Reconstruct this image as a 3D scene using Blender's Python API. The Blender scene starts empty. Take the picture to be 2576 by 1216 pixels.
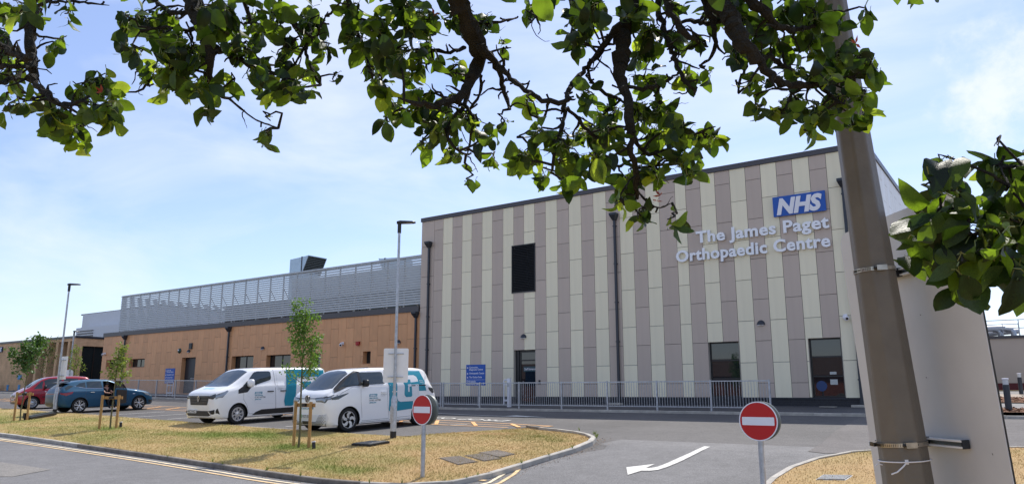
import bpy, bmesh, math, random
from mathutils import Vector, Matrix, noise, geometry
random.seed(7)
R = math.radians
SC = bpy.context.scene
COL = SC.collection
# ------------------------------------------------------------------ camera, sky, sun, exposure
EYE = 1.65
PITCH = math.atan(378 / 1875.0)
AZ = R(125.0)                      # view azimuth, measured from +X (the facade runs along X)
cam = bpy.data.cameras.new('camera')
cam.sensor_width = 36.0
cam.lens = 1875.0 / 2575.0 * 36.0
cam.clip_start = 0.05
cam.clip_end = 3000
camo = bpy.data.objects.new('camera', cam)
COL.objects.link(camo)
camo.location = (0, 0, EYE)
camo.rotation_euler = (R(90) + PITCH, 0, AZ - R(90))
SC.camera = camo
SUN_AZ, SUN_EL = R(98), R(55)     # direction towards the sun
world = bpy.data.worlds.new('World')
SC.world = world
world.use_nodes = True
wn, wl = world.node_tree.nodes, world.node_tree.links
wn.clear()
wo = wn.new('ShaderNodeOutputWorld')
bg = wn.new('ShaderNodeBackground')
bg.inputs['Strength'].default_value = 0.15
sky = wn.new('ShaderNodeTexSky')
sky.sky_type = 'NISHITA'
sky.sun_disc = False
sky.sun_elevation = SUN_EL
sky.sun_rotation = R(90) - SUN_AZ
sky.air_density = 1.0
sky.dust_density = 0.5
sky.ozone_density = 2.0
tc = wn.new('ShaderNodeTexCoord')
mp = wn.new('ShaderNodeMapping')
mp.inputs['Rotation'].default_value = (0, 0, R(25))
mp.inputs['Scale'].default_value = (1.0, 2.2, 5.0)
wl.new(tc.outputs['Generated'], mp.inputs['Vector'])
n1 = wn.new('ShaderNodeTexNoise')
n1.inputs['Scale'].default_value = 1.9
n1.inputs['Detail'].default_value = 9
n1.inputs['Roughness'].default_value = 0.55
n1.inputs['Distortion'].default_value = 0.5
wl.new(mp.outputs['Vector'], n1.inputs['Vector'])
cr = wn.new('ShaderNodeValToRGB')
cr.color_ramp.elements[0].position = 0.40
cr.color_ramp.elements[0].color = (0.12, 0.12, 0.12, 1)
cr.color_ramp.elements[1].position = 0.80
cr.color_ramp.elements[1].color = (0.72, 0.72, 0.72, 1)
wl.new(n1.outputs['Fac'], cr.inputs['Fac'])
cm = wn.new('ShaderNodeMixRGB')
cm.inputs['Color2'].default_value = (5.1, 5.35, 6.0, 1)      # thin cirrus, sunlit
wl.new(cr.outputs['Color'], cm.inputs['Fac'])
tint = wn.new('ShaderNodeMixRGB')
tint.blend_type = 'MULTIPLY'
tint.inputs['Fac'].default_value = 1.0
tint.inputs['Color2'].default_value = (0.82, 0.82, 0.94, 1)
wl.new(sky.outputs['Color'], tint.inputs['Color1'])
wl.new(tint.outputs['Color'], cm.inputs['Color1'])
# one brighter broken cloud low in the sky at the right
vd = wn.new('ShaderNodeVectorMath'); vd.operation = 'DISTANCE'; vd.inputs[1].default_value = (0.009, 0.944, 0.330)
wl.new(tc.outputs['Generated'], vd.inputs[0])
n3 = wn.new('ShaderNodeTexNoise'); n3.inputs['Scale'].default_value = 16; n3.inputs['Detail'].default_value = 8; n3.inputs['Roughness'].default_value = .62
wl.new(tc.outputs['Generated'], n3.inputs['Vector'])
m3 = wn.new('ShaderNodeMapRange'); m3.inputs['From Min'].default_value = .15; m3.inputs['From Max'].default_value = .02; m3.inputs['To Min'].default_value = -.25; m3.inputs['To Max'].default_value = .28
wl.new(vd.outputs['Value'], m3.inputs['Value'])
a3 = wn.new('ShaderNodeMath'); a3.operation = 'ADD'
wl.new(n3.outputs['Fac'], a3.inputs[0]); wl.new(m3.outputs['Result'], a3.inputs[1])
r3 = wn.new('ShaderNodeMapRange'); r3.interpolation_type = 'SMOOTHSTEP'; r3.inputs['From Min'].default_value = .52; r3.inputs['From Max'].default_value = .88; r3.inputs['To Max'].default_value = .72
wl.new(a3.outputs[0], r3.inputs['Value'])
cm3 = wn.new('ShaderNodeMixRGB'); cm3.inputs['Color2'].default_value = (5.2, 5.35, 5.8, 1)
wl.new(r3.outputs['Result'], cm3.inputs['Fac']); wl.new(cm.outputs['Color'], cm3.inputs['Color1'])
wl.new(cm3.outputs['Color'], bg.inputs['Color'])
wl.new(bg.outputs['Background'], wo.inputs['Surface'])
sl = bpy.data.lights.new('sun', 'SUN')
sl.energy = 3.7
sl.angle = R(0.53)
sl.color = (1.0, 0.95, 0.87)
so = bpy.data.objects.new('sun', sl)
COL.objects.link(so)
so.rotation_euler = (R(90) - SUN_EL, 0, SUN_AZ + R(90))
so.location = (0, 0, 60)
SC.view_settings.view_transform = 'Standard'
SC.view_settings.look = 'None'
SC.view_settings.exposure = 0.42
SC.view_settings.gamma = 1
SC.view_settings.use_curve_mapping = False
SC.render.engine = 'CYCLES'
SC.cycles.max_bounces = 8
SC.cycles.transparent_max_bounces = 12

# ------------------------------------------------------------------ materials
MATS = {}
def mat(name, col, rough=0.6, metal=0.0, var=0.0, scale=4.0, bump=0.0, bscale=40.0, spec=0.5, coat=0.0,
        rnd=0.0, detail=4.0, trans=None, emis=None, stretch=None):
    if name in MATS: return MATS[name]
    m = bpy.data.materials.new(name); MATS[name] = m
    m.use_nodes = True
    nt = m.node_tree; N, L = nt.nodes, nt.links
    b = N['Principled BSDF']
    b.inputs['Base Color'].default_value = (*col, 1)
    b.inputs['Roughness'].default_value = rough
    b.inputs['Metallic'].default_value = metal
    b.inputs['Specular IOR Level'].default_value = spec
    b.inputs['Coat Weight'].default_value = coat
    b.inputs['Coat Roughness'].default_value = 0.04
    co = N.new('ShaderNodeTexCoord')
    src = co.outputs['Object']
    if stretch:
        ma = N.new('ShaderNodeMapping'); ma.inputs['Scale'].default_value = stretch
        L.new(src, ma.inputs['Vector']); src = ma.outputs['Vector']
    last = None
    if var > 0:
        no = N.new('ShaderNodeTexNoise'); no.inputs['Scale'].default_value = scale; no.inputs['Detail'].default_value = detail
        L.new(src, no.inputs['Vector'])
        mr = N.new('ShaderNodeMapRange')
        mr.inputs['From Min'].default_value = 0.3; mr.inputs['From Max'].default_value = 0.7
        mr.inputs['To Min'].default_value = 1 - var; mr.inputs['To Max'].default_value = 1 + var
        L.new(no.outputs['Fac'], mr.inputs['Value'])
        last = mr.outputs['Result']
    if rnd > 0:
        oi = N.new('ShaderNodeObjectInfo')
        m2 = N.new('ShaderNodeMapRange')
        m2.inputs['To Min'].default_value = 1 - rnd; m2.inputs['To Max'].default_value = 1 + rnd
        L.new(oi.outputs['Random'], m2.inputs['Value'])
        if last is None: last = m2.outputs['Result']
        else:
            mu = N.new('ShaderNodeMath'); mu.operation = 'MULTIPLY'
            L.new(last, mu.inputs[0]); L.new(m2.outputs['Result'], mu.inputs[1]); last = mu.outputs[0]
    if last is not None:
        vm = N.new('ShaderNodeVectorMath'); vm.operation = 'SCALE'
        vm.inputs[0].default_value = col
        L.new(last, vm.inputs['Scale'])
        L.new(vm.outputs['Vector'], b.inputs['Base Color'])
    if bump > 0:
        n2 = N.new('ShaderNodeTexNoise'); n2.inputs['Scale'].default_value = bscale; n2.inputs['Detail'].default_value = 6
        L.new(src, n2.inputs['Vector'])
        bu = N.new('ShaderNodeBump'); bu.inputs['Strength'].default_value = bump; bu.inputs['Distance'].default_value = 0.02
        L.new(n2.outputs['Fac'], bu.inputs['Height'])
        L.new(bu.outputs['Normal'], b.inputs['Normal'])
    if trans:
        tr = N.new('ShaderNodeBsdfTranslucent'); tr.inputs['Color'].default_value = (*trans[0], 1)
        mx = N.new('ShaderNodeMixShader'); mx.inputs['Fac'].default_value = trans[1]
        out = N['Material Output']
        L.new(b.outputs['BSDF'], mx.inputs[1]); L.new(tr.outputs['BSDF'], mx.inputs[2])
        L.new(mx.outputs['Shader'], out.inputs['Surface'])
    if emis:
        b.inputs['Emission Color'].default_value = (*col, 1); b.inputs['Emission Strength'].default_value = emis
    return m

def asphalt(name, base, patch, fine=0.35):
    if name in MATS: return MATS[name]
    m = bpy.data.materials.new(name); MATS[name] = m; m.use_nodes = True
    N, L = m.node_tree.nodes, m.node_tree.links
    b = N['Principled BSDF']; b.inputs['Roughness'].default_value = 0.85
    co = N.new('ShaderNodeTexCoord')
    big = N.new('ShaderNodeTexNoise'); big.inputs['Scale'].default_value = 0.35; big.inputs['Detail'].default_value = 5
    mid = N.new('ShaderNodeTexNoise'); mid.inputs['Scale'].default_value = 3.0; mid.inputs['Detail'].default_value = 6; mid.inputs['Roughness'].default_value = 0.7
    fi = N.new('ShaderNodeTexVoronoi'); fi.inputs['Scale'].default_value = 70
    for n in (big, mid, fi): L.new(co.outputs['Object'], n.inputs['Vector'])
    a = N.new('ShaderNodeMapRange'); a.inputs['From Min'].default_value = .35; a.inputs['From Max'].default_value = .65
    a.inputs['To Min'].default_value = 1 - patch; a.inputs['To Max'].default_value = 1 + patch
    L.new(big.outputs['Fac'], a.inputs['Value'])
    c = N.new('ShaderNodeMapRange'); c.inputs['From Min'].default_value = .3; c.inputs['From Max'].default_value = .7
    c.inputs['To Min'].default_value = .85; c.inputs['To Max'].default_value = 1.15
    L.new(mid.outputs['Fac'], c.inputs['Value'])
    d = N.new('ShaderNodeMapRange'); d.inputs['To Min'].default_value = 1 - fine; d.inputs['To Max'].default_value = 1 + fine
    sep = N.new('ShaderNodeSeparateColor'); L.new(fi.outputs['Color'], sep.inputs['Color'])
    L.new(sep.outputs['Red'], d.inputs['Value'])
    m1 = N.new('ShaderNodeMath'); m1.operation = 'MULTIPLY'; L.new(a.outputs[0], m1.inputs[0]); L.new(c.outputs[0], m1.inputs[1])
    m2 = N.new('ShaderNodeMath'); m2.operation = 'MULTIPLY'; L.new(m1.outputs[0], m2.inputs[0]); L.new(d.outputs[0], m2.inputs[1])
    vm = N.new('ShaderNodeVectorMath'); vm.operation = 'SCALE'; vm.inputs[0].default_value = base
    L.new(m2.outputs[0], vm.inputs['Scale']); L.new(vm.outputs['Vector'], b.inputs['Base Color'])
    bu = N.new('ShaderNodeBump'); bu.inputs['Strength'].default_value = .5; bu.inputs['Distance'].default_value = .006
    L.new(fi.outputs['Distance'], bu.inputs['Height']); L.new(bu.outputs['Normal'], b.inputs['Normal'])
    return m

M_ASPH = asphalt('asphalt_car_park', (0.098, 0.092, 0.088), .16)
M_ROAD = asphalt('asphalt_road', (0.155, 0.150, 0.147), .12, .3)
M_PAVE = asphalt('asphalt_footway', (0.075, 0.073, 0.075), .12)
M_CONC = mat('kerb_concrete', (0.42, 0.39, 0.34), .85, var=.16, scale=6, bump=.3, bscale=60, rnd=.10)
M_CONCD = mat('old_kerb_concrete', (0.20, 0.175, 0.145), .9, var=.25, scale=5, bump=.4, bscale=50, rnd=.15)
M_EDGE = mat('edging_concrete', (0.55, 0.48, 0.43), .85, var=.15, scale=3)
M_WHITE = mat('white_road_paint', (0.62, 0.60, 0.55), .75, var=.22, scale=14, bump=.1)
M_YEL = mat('faded_yellow_paint', (0.72, 0.50, 0.25), .75, var=.25, scale=7)
M_ORG = mat('orange_road_paint', (0.78, 0.42, 0.16), .75, var=.2, scale=4)
M_GREEN = mat('cream_green_panel', (0.835, 0.765, 0.565), .42, var=.035, scale=1.0, rnd=.035, stretch=(2.5, 2.5, .35), bump=.05, bscale=90)
M_MAUVE = mat('taupe_panel', (0.53, 0.435, 0.36), .42, var=.035, scale=1.0, rnd=.05, stretch=(2.5, 2.5, .35), bump=.05, bscale=90)
M_BEIGE = mat('beige_panel', (0.46, 0.42, 0.36), .42, var=.03, scale=1.2, rnd=.02)
M_BROWN = mat('brown_panel', (0.68, 0.345, 0.160), .5, var=.07, scale=2.2, rnd=.07, bump=.08, bscale=60)
M_COPE = mat('grey_coping', (0.075, 0.07, 0.075), .4, metal=.3)
M_DARK = mat('cavity_dark', (0.02, 0.02, 0.02), .9)
M_PIPE = mat('anthracite_metal', (0.035, 0.04, 0.052), .35, metal=.3)
M_FRAME = mat('black_window_frame', (0.012, 0.013, 0.015), .35)
M_GLASS = mat('dark_glazing', (0.012, 0.018, 0.022), .02, spec=.9)
M_PLINTH = mat('blue_black_brick', (0.022, 0.023, 0.03), .55, rnd=.3, var=.2, scale=10)
M_GALV = mat('galvanised_steel', (0.45, 0.47, 0.50), .42, metal=.65, var=.18, scale=14, rnd=.04)
M_LOUV = mat('louvre_grey', (0.46, 0.48, 0.48), .5, metal=.2, var=.03)
M_BRICK = mat('buff_brick', (0.62, 0.40, 0.225), .85, rnd=.12, var=.2, scale=1.5)
M_MORT = mat('mortar', (0.34, 0.28, 0.22), .9)
M_BLUE = mat('sign_blue', (0.004, 0.085, 0.42), .4)
M_SIGNW = mat('sign_white', (0.80, 0.80, 0.84), .4)
M_LETTER = mat('pale_letter', (0.86, 0.87, 0.90), .35, metal=.1)
M_RED = mat('sign_red', (0.50, 0.005, 0.008), .35)
M_SIGNBACK = mat('grey_sign_back', (0.12, 0.14, 0.135), .5, metal=.2)
M_ALUW = mat('white_board_back', (0.86, 0.86, 0.86), .45, var=.06, scale=3)
M_BLACK = mat('black_plastic', (0.012, 0.012, 0.013), .4)
M_WOOD = mat('stake_wood', (0.42, 0.24, 0.085), .75, var=.25, scale=9, stretch=(6, 6, 1), bump=.3)
M_BARKY = mat('young_bark', (0.13, 0.12, 0.06), .9, var=.35, scale=18, bump=.5)
M_BARK = mat('pear_bark', (0.016, 0.013, 0.008), .95, var=.6, scale=35, bump=1.0, bscale=120)
M_SAPL = mat('sapling_leaf', (0.09, 0.155, 0.035), .5, trans=((.22, .36, .05), .35), rnd=0)
M_TYRE = mat('tyre_rubber', (0.012, 0.012, 0.012), .8)
M_RIM = mat('alloy_rim', (0.62, 0.63, 0.65), .25, metal=.8)
M_WPAINT = mat('white_car_paint', (0.86, 0.86, 0.86), .28, coat=.8)
M_TEAL = mat('teal_vinyl', (0.0, 0.235, 0.33), .32, coat=.3)
M_BPAINT = mat('blue_metallic_paint', (0.014, 0.075, 0.145), .38, metal=.25, coat=.18, spec=.3)
M_RPAINT = mat('dark_red_paint', (0.30, 0.006, 0.016), .28, metal=.15, coat=.6)
M_CGLASS = mat('car_glass', (0.02, 0.032, 0.036), .03, spec=.9)
M_LAMP = mat('headlamp_glass', (0.30, 0.33, 0.36), .08, spec=.8, metal=.4)
M_LAMPD = mat('lamp_dark', (0.04, 0.045, 0.05), .1, spec=.8)
M_TAIL = mat('tail_lamp_red', (0.28, 0.008, 0.01), .12, spec=.8)
M_CHROME = mat('chrome', (0.7, 0.7, 0.72), .12, metal=1)
M_SEAM = mat('panel_gap', (0.10, 0.10, 0.10), .8)
M_PLATE = mat('number_plate', (0.72, 0.72, 0.70), .4)
M_POLE = mat('taupe_painted_column', (0.150, 0.132, 0.108), .45, var=.10, scale=12, bump=.12, bscale=90)
M_STRAP = mat('stainless_band', (0.48, 0.44, 0.38), .3, metal=.9, var=.25, scale=40)
M_RENDER = mat('beige_render', (0.52, 0.44, 0.37), .9, var=.05, scale=.4)
M_MAROON = mat('maroon_band', (0.10, 0.008, 0.012), .6)
M_MULCH = mat('bark_mulch', (0.16, 0.075, 0.035), .95, var=.6, scale=12, bump=1, bscale=25)
M_PATH = mat('pale_path', (0.36, 0.30, 0.24), .9, var=.08)
M_SHEET = mat('white_metal_sheet', (0.56, 0.58, 0.62), .45, metal=.1, var=.03)
M_DUCT = mat('duct_steel', (0.42, 0.50, 0.56), .3, metal=.6, var=.08, scale=2)
M_RBRICK = mat('red_brick', (0.22, 0.07, 0.04), .9, var=.2, scale=3)
M_ROOFT = mat('roof_tile', (0.10, 0.06, 0.045), .9, var=.2)
M_SKIN = mat('skin', (0.50, 0.28, 0.20), .6)
M_CLOTH = mat('dark_clothes', (0.02, 0.02, 0.025), .9)
M_SEAT = mat('seat_fabric', (0.02, 0.02, 0.022), .9)
M_COVER = mat('cast_iron_cover', (0.17, 0.14, 0.11), .75, metal=.1, var=.2, scale=8)
M_PAPER = mat('poster_paper', (0.5, 0.52, 0.5), .7)
M_LOUVD = mat('black_louvre', (0.012, 0.013, 0.015), .45)
M_ALARM = mat('alarm_red', (0.35, 0.01, 0.01), .4)

# ------------------------------------------------------------------ object helpers
XF = {}
def setp(o, label=None, cat=None, group=None, kind=None):
    if label: o['label'] = label
    if cat: o['category'] = cat
    if group: o['group'] = group
    if kind: o['kind'] = kind
    return o
def thing(name, label, cat, loc=(0, 0, 0), rz=0.0, group=None, ry=0.0):
    o = bpy.data.objects.new(name, None); COL.objects.link(o)
    o.empty_display_size = .2
    o.location = loc; o.rotation_euler = (0, ry, rz)
    XF[o.name] = Matrix.Translation(Vector(loc)) @ Matrix.Rotation(rz, 4, 'Z') @ Matrix.Rotation(ry, 4, 'Y')
    return setp(o, label, cat, group)
class MB:
    def __init__(s): s.v = []; s.f = []; s.mi = []; s.cur = 0
    def add(s, vs, fs):
        n = len(s.v); s.v += [tuple(v) for v in vs]; s.f += [tuple(i + n for i in f) for f in fs]; s.mi += [s.cur] * len(fs); return s
    def box(s, x0, x1, y0, y1, z0, z1):
        if x0 > x1: x0, x1 = x1, x0
        if y0 > y1: y0, y1 = y1, y0
        if z0 > z1: z0, z1 = z1, z0
        return s.add([(x0,y0,z0),(x1,y0,z0),(x1,y1,z0),(x0,y1,z0),(x0,y0,z1),(x1,y0,z1),(x1,y1,z1),(x0,y1,z1)],
              [(0,3,2,1),(4,5,6,7),(0,1,5,4),(1,2,6,5),(2,3,7,6),(3,0,4,7)])
    def bar(s, a, b, w, h=None, n=4, up=(0,0,1)):
        h = h or w; a = Vector(a); b = Vector(b); d = (b - a)
        if d.length < 1e-6: return s
        d.normalize(); u = Vector(up)
        if abs(d.dot(u)) > .98: u = Vector((1, 0, 0))
        r = d.cross(u).normalized(); u = r.cross(d)
        vs = []
        for p in (a, b):
            for sx, sy in ((-1,-1),(1,-1),(1,1),(-1,1)): vs.append(p + r*sx*w/2 + u*sy*h/2)
        return s.add(vs, [(0,1,2,3),(7,6,5,4),(0,4,5,1),(1,5,6,2),(2,6,7,3),(3,7,4,0)])
    def tube(s, pts, rad, n=8, cap=True):
        pts = [Vector(p) for p in pts]
        if not isinstance(rad, (list, tuple)): rad = [rad] * len(pts)
        vs = []; fs = []
        prev = None
        for i, p in enumerate(pts):
            d = (pts[min(i+1, len(pts)-1)] - pts[max(i-1, 0)])
            if d.length < 1e-9: d = Vector((0,0,1))
            d.normalize()
            if prev is None:
                u = Vector((0,0,1)) if abs(d.z) < .95 else Vector((1,0,0))
                r = d.cross(u).normalized()
            else:
                r = (prev - d * prev.dot(d)).normalized()
            prev = r; q = d.cross(r)
            for k in range(n):
                t = 2*math.pi*k/n
                vs.append(p + (r*math.cos(t) + q*math.sin(t)) * rad[i])
        for i in range(len(pts)-1):
            for k in range(n):
                a = i*n+k; b = i*n+(k+1) % n
                fs.append((a, b, b+n, a+n))
        if cap:
            fs.append(tuple(range(n))[::-1]); fs.append(tuple(range((len(pts)-1)*n, len(pts)*n)))
        return s.add(vs, fs)
    def lathe(s, prof, c, axis, n=24):      # prof: (radius, distance along axis)
        axis = Vector(axis).normalized(); c = Vector(c)
        u = Vector((0,0,1)) if abs(axis.z) < .9 else Vector((1,0,0))
        r = axis.cross(u).normalized(); q = axis.cross(r)
        vs = []; fs = []
        for (rr, t) in prof:
            for k in range(n):
                a = 2*math.pi*k/n
                vs.append(c + axis*t + (r*math.cos(a)+q*math.sin(a))*rr)
        for i in range(len(prof)-1):
            for k in range(n):
                a = i*n+k; b = i*n+(k+1) % n
                fs.append((a, b, b+n, a+n))
        return s.add(vs, fs)
    def prism(s, poly, d):                   # poly: 3-D points, extruded by vector d
        n = len(poly); d = Vector(d)
        vs = [Vector(p) for p in poly] + [Vector(p)+d for p in poly]
        fs = [tuple(range(n))[::-1], tuple(range(n, 2*n))] + [(i, (i+1) % n, (i+1) % n+n, i+n) for i in range(n)]
        return s.add(vs, fs)
    def build(s, name, m, parent=None, smooth=False, world=True, loc=None, **kw):
        me = bpy.data.meshes.new(name)
        vs = s.v
        org = Vector(loc) if loc else Vector((0, 0, 0))
        if parent is not None and world:
            inv = XF[parent.name].inverted()
            vs = [inv @ Vector(v) for v in vs]
        me.from_pydata([tuple(Vector(v) - org) for v in vs], [], s.f)
        ms = m if isinstance(m, (list, tuple)) else [m]
        for q in ms: me.materials.append(q)
        if len(ms) > 1: me.polygons.foreach_set('material_index', s.mi)
        me.update()
        bm = bmesh.new(); bm.from_mesh(me); bmesh.ops.recalc_face_normals(bm, faces=bm.faces); bm.to_mesh(me); bm.free()
        if smooth:
            me.shade_smooth()
            me.set_sharp_from_angle(angle=R(40))
        o = bpy.data.objects.new(name, me); COL.objects.link(o)
        o.location = org
        if parent is not None:
            o.parent = parent; XF[o.name] = XF[parent.name] @ Matrix.Translation(org)
        else: XF[o.name] = Matrix.Translation(org)
        setp(o, **kw)
        return o
def bevel(o, w=.01, seg=2):
    b = o.modifiers.new('bevel', 'BEVEL'); b.width = w; b.segments = seg; b.limit_method = 'ANGLE'; b.angle_limit = R(40); return o
CUBE = {}
def unit_box(m):
    if m.name not in CUBE:
        b = MB().box(-.5, .5, -.5, .5, -.5, .5)
        me = bpy.data.meshes.new('piece_' + m.name); me.from_pydata(b.v, [], b.f); me.materials.append(m); me.update(); CUBE[m.name] = me
    return CUBE[m.name]
def piece(name, m, parent, x0, x1, y0, y1, z0, z1):      # a cheap box piece sharing one mesh
    o = bpy.data.objects.new(name, unit_box(m)); COL.objects.link(o)
    c = Vector(((x0+x1)/2, (y0+y1)/2, (z0+z1)/2))
    o.parent = parent
    o.location = XF[parent.name].inverted() @ c
    o.scale = (abs(x1-x0), abs(y1-y0), abs(z1-z0))
    return o
def sub_rects(rects, holes):
    out = rects
    for (hx0, hx1, hz0, hz1) in holes:
        nxt = []
        for (x0, x1, z0, z1) in out:
            if hx1 <= x0 or hx0 >= x1 or hz1 <= z0 or hz0 >= z1: nxt.append((x0,x1,z0,z1)); continue
            if z0 < hz0: nxt.append((x0, x1, z0, hz0))
            if z1 > hz1: nxt.append((x0, x1, hz1, z1))
            a, b = max(z0, hz0), min(z1, hz1)
            if x0 < hx0: nxt.append((x0, hx0, a, b))
            if x1 > hx1: nxt.append((hx1, x1, a, b))
        out = nxt
    return out
def text_mesh(txt, size, ext=0.0, bold=0.0, shear=0.0, space=1.0, align='LEFT', res=3):
    cu = bpy.data.curves.new('text', 'FONT'); cu.body = txt; cu.size = size; cu.extrude = ext
    cu.offset = bold; cu.shear = shear; cu.space_character = space; cu.align_x = align; cu.resolution_u = res
    o = bpy.data.objects.new('text', cu); COL.objects.link(o)
    dg = bpy.context.evaluated_depsgraph_get(); dg.update()
    me = bpy.data.meshes.new_from_object(o.evaluated_get(dg))
    v = [tuple(p.co) for p in me.vertices]; f = [tuple(p.vertices) for p in me.polygons]
    bpy.data.objects.remove(o); bpy.data.curves.remove(cu); bpy.data.meshes.remove(me)
    return v, f
def text_part(name, txt, size, m, parent, origin, xdir, zdir, width=None, **kw):
    """lettering as one part; text x runs along xdir, text y along zdir"""
    cap = kw.pop('cap', None)
    v, f = text_mesh(txt, size, **kw)
    if width:
        w = max(p[0] for p in v) - min(p[0] for p in v); s = width / w
        v = [(p[0]*s, p[1], p[2]) for p in v]
    X = Vector(xdir); Z = Vector(zdir); Y = X.cross(Z).normalized(); O = Vector(origin)
    b = MB(); b.add([O + X*p[0] + Z*p[1] + Y*p[2] for p in v], f)
    return b.build(name, m, parent)
def islands(v, f):
    par = list(range(len(v)))
    def find(a):
        while par[a] != a: par[a] = par[par[a]]; a = par[a]
        return a
    for q in f:
        for i in q[1:]:
            a, b = find(q[0]), find(i)
            if a != b: par[a] = b
    g = {}
    for i in range(len(v)): g.setdefault(find(i), []).append(i)
    iv = [[min(v[i][0] for i in s), max(v[i][0] for i in s), set(s)] for s in g.values()]
    iv.sort(key=lambda t: t[0]); out = []
    for a in iv:
        if out:
            o = out[-1]; ov = min(o[1], a[1]) - max(o[0], a[0])
            if ov > .5 * min(o[1]-o[0], a[1]-a[0]):
                o[1] = max(o[1], a[1]); o[2] |= a[2]; continue
        out.append(a)
    return [o[2] for o in out]
def letters(txt, size, m, parent, origin, xdir, zdir, width, part='letter', **kw):
    v, f = text_mesh(txt, size, **kw)
    x0 = min(p[0] for p in v); w = max(p[0] for p in v) - x0; s = width / w
    v = [((p[0]-x0)*s, p[1], p[2]) for p in v]
    X = Vector(xdir); Z = Vector(zdir); Y = X.cross(Z).normalized(); O = Vector(origin)
    for s_ in islands(v, f):
        idx = {i: k for k, i in enumerate(sorted(s_))}
        b = MB(); b.add([O + X*v[i][0] + Z*v[i][1] + Y*v[i][2] for i in sorted(s_)], [tuple(idx[i] for i in q) for q in f if q[0] in s_])
        b.build(part, m, parent)
CREASE = (11.3, 16.2, 27.0)
def fill_poly(poly, step, holes=()):
    """triangulated 2-D polygon with interior points on a grid -> (verts2d, faces)"""
    n = len(poly); pts = [Vector((p[0], p[1])) for p in poly]
    edges = [(i, (i+1) % n) for i in range(n)]
    xs = [p[0] for p in poly]; ys = [p[1] for p in poly]
    x = min(xs) + step*.5; j = 0
    while x < max(xs):
        y = min(ys) + step*.5 + (step*.5 if j % 2 else 0)
        while y < max(ys):
            if inside(poly, x, y, step*.25): pts.append(Vector((x, y)))
            y += step
        x += step; j += 1
    for yc in CREASE:
        if min(ys) < yc < max(ys):
            x = min(xs) + .07
            while x < max(xs):
                if inside(poly, x, yc, .03): pts.append(Vector((x, yc)))
                x += min(step, .4)
    r = geometry.delaunay_2d_cdt(pts, edges, [], 1, 1e-5)
    return [tuple(v) for v in r[0]], [tuple(f) for f in r[2]]
def inside(poly, x, y, margin=0):
    c = False; n = len(poly); j = n-1
    for i in range(n):
        xi, yi = poly[i][0], poly[i][1]; xj, yj = poly[j][0], poly[j][1]
        if (yi > y) != (yj > y) and x < (xj-xi)*(y-yi)/(yj-yi)+xi: c = not c
        if margin:
            dx, dy = xj-xi, yj-yi; t = max(0, min(1, ((x-xi)*dx+(y-yi)*dy)/(dx*dx+dy*dy+1e-12)))
            if math.hypot(x-xi-t*dx, y-yi-t*dy) < margin: return False
        j = i
    return c

# ------------------------------------------------------------------ terrain
def lerp(a, b, t): return a + (b-a)*t
def H(X, Y):
    X = max(X, -75)
    zr = -.17 - .0147*min(0, X+10); z16 = .43 - .0147*min(0, X+18); z27 = .88 - .0147*min(0, X+22)
    if Y < 11.3: return zr
    if Y < 16.2: return lerp(zr, z16, (Y-11.3)/4.9)
    if Y < 27: return lerp(z16, z27, (Y-16.2)/10.8)
    return z27 + .03*min(Y-27, 60)
def V(x, y, D):                        # a place D metres ahead of the viewer, seen at survey coordinates x, y
    r = x-1287.5; u = 608-y
    F = 1875*math.cos(PITCH) - u*math.sin(PITCH); Z = 1875*math.sin(PITCH) + u*math.cos(PITCH)
    a, b = r/F, Z/F
    return Vector((D*(math.cos(AZ)+a*math.sin(AZ)), D*(math.sin(AZ)-a*math.cos(AZ)), EYE+b*D))
def grid_sheet(name, xs, ys, zf, m, **kw):
    b = MB(); b.v = [(x, y, zf(x, y)) for y in ys for x in xs]
    nx = len(xs)
    b.f = [(j*nx+i, j*nx+i+1, (j+1)*nx+i+1, (j+1)*nx+i) for j in range(len(ys)-1) for i in range(nx-1)]
    return b.build(name, m, None, **kw)
def frange(a, b, s):
    n = int(round((b-a)/s)); return [a+(b-a)*i/n for i in range(n+1)]
xs = [-600, -300, -150, -110, -90] + frange(-75, 30, 1.5) + [45, 70, 120, 300, 600]
ys = [-600, -300, -120, -60, -30, -15, -6] + frange(0, 11.3, 1.13)[:] + frange(11.3, 16.2, .49)[1:] + frange(16.2, 27, .9)[1:] + [31, 36, 45, 60, 87, 120, 300, 900]
grid_sheet('ground', xs, ys, H, M_ASPH, kind='structure')
def flat_poly(name, poly, off, m, step=.8, parent=None, zf=H, **kw):
    v, f = fill_poly(poly, step)
    b = MB(); b.add([(x, y, zf(x, y)+off) for x, y in v], f)
    o = b.build(name, m, parent, **kw); return o
# lighter, older surface of the main road and the entrance
ROADS = [(-75, 12.4), (-30, 11.72), (-24, 11.42), (-18.6, 11.05), (-15.3, 10.72), (-13.2, 10.5), (-11.5, 10.52), (-10.3, 10.95), (-9.5, 11.7), (-9.15, 12.6), (-9.0, 14), (-8.9, 16.5), (-8.9, 17.5),
         (-3.0, 17.5), (-3.7, 15.6), (-4.0, 14.4), (-4.05, 12.6), (-3.75, 11.6), (-3.0, 11.05), (0, 10.9), (30, 10.9), (30, 4.2), (-75, 4.2)]
flat_poly('road', ROADS, .008, M_ROAD, .8, kind='structure')

flat_poly('road_patch', [(-4.95, 26.6), (-4.62, 21.4), (-4.25, 18.3), (-4.15, 16.6), (-3.75, 16.35), (-3.0, 17.1), (-1.8, 17.9), (0, 18.5), (6, 19), (6, 26.6)], .016, asphalt('asphalt_patch', (0.115, 0.104, 0.098), .14), .8, kind='structure')
flat_poly('road_patch', [(-26, 5.6), (-19.5, 5.9), (-17.6, 7.2), (-18.4, 8.3), (-27.5, 8.1)], .016, asphalt('asphalt_patch_old', (0.20, 0.185, 0.165), .14), .8, kind='structure')

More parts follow.
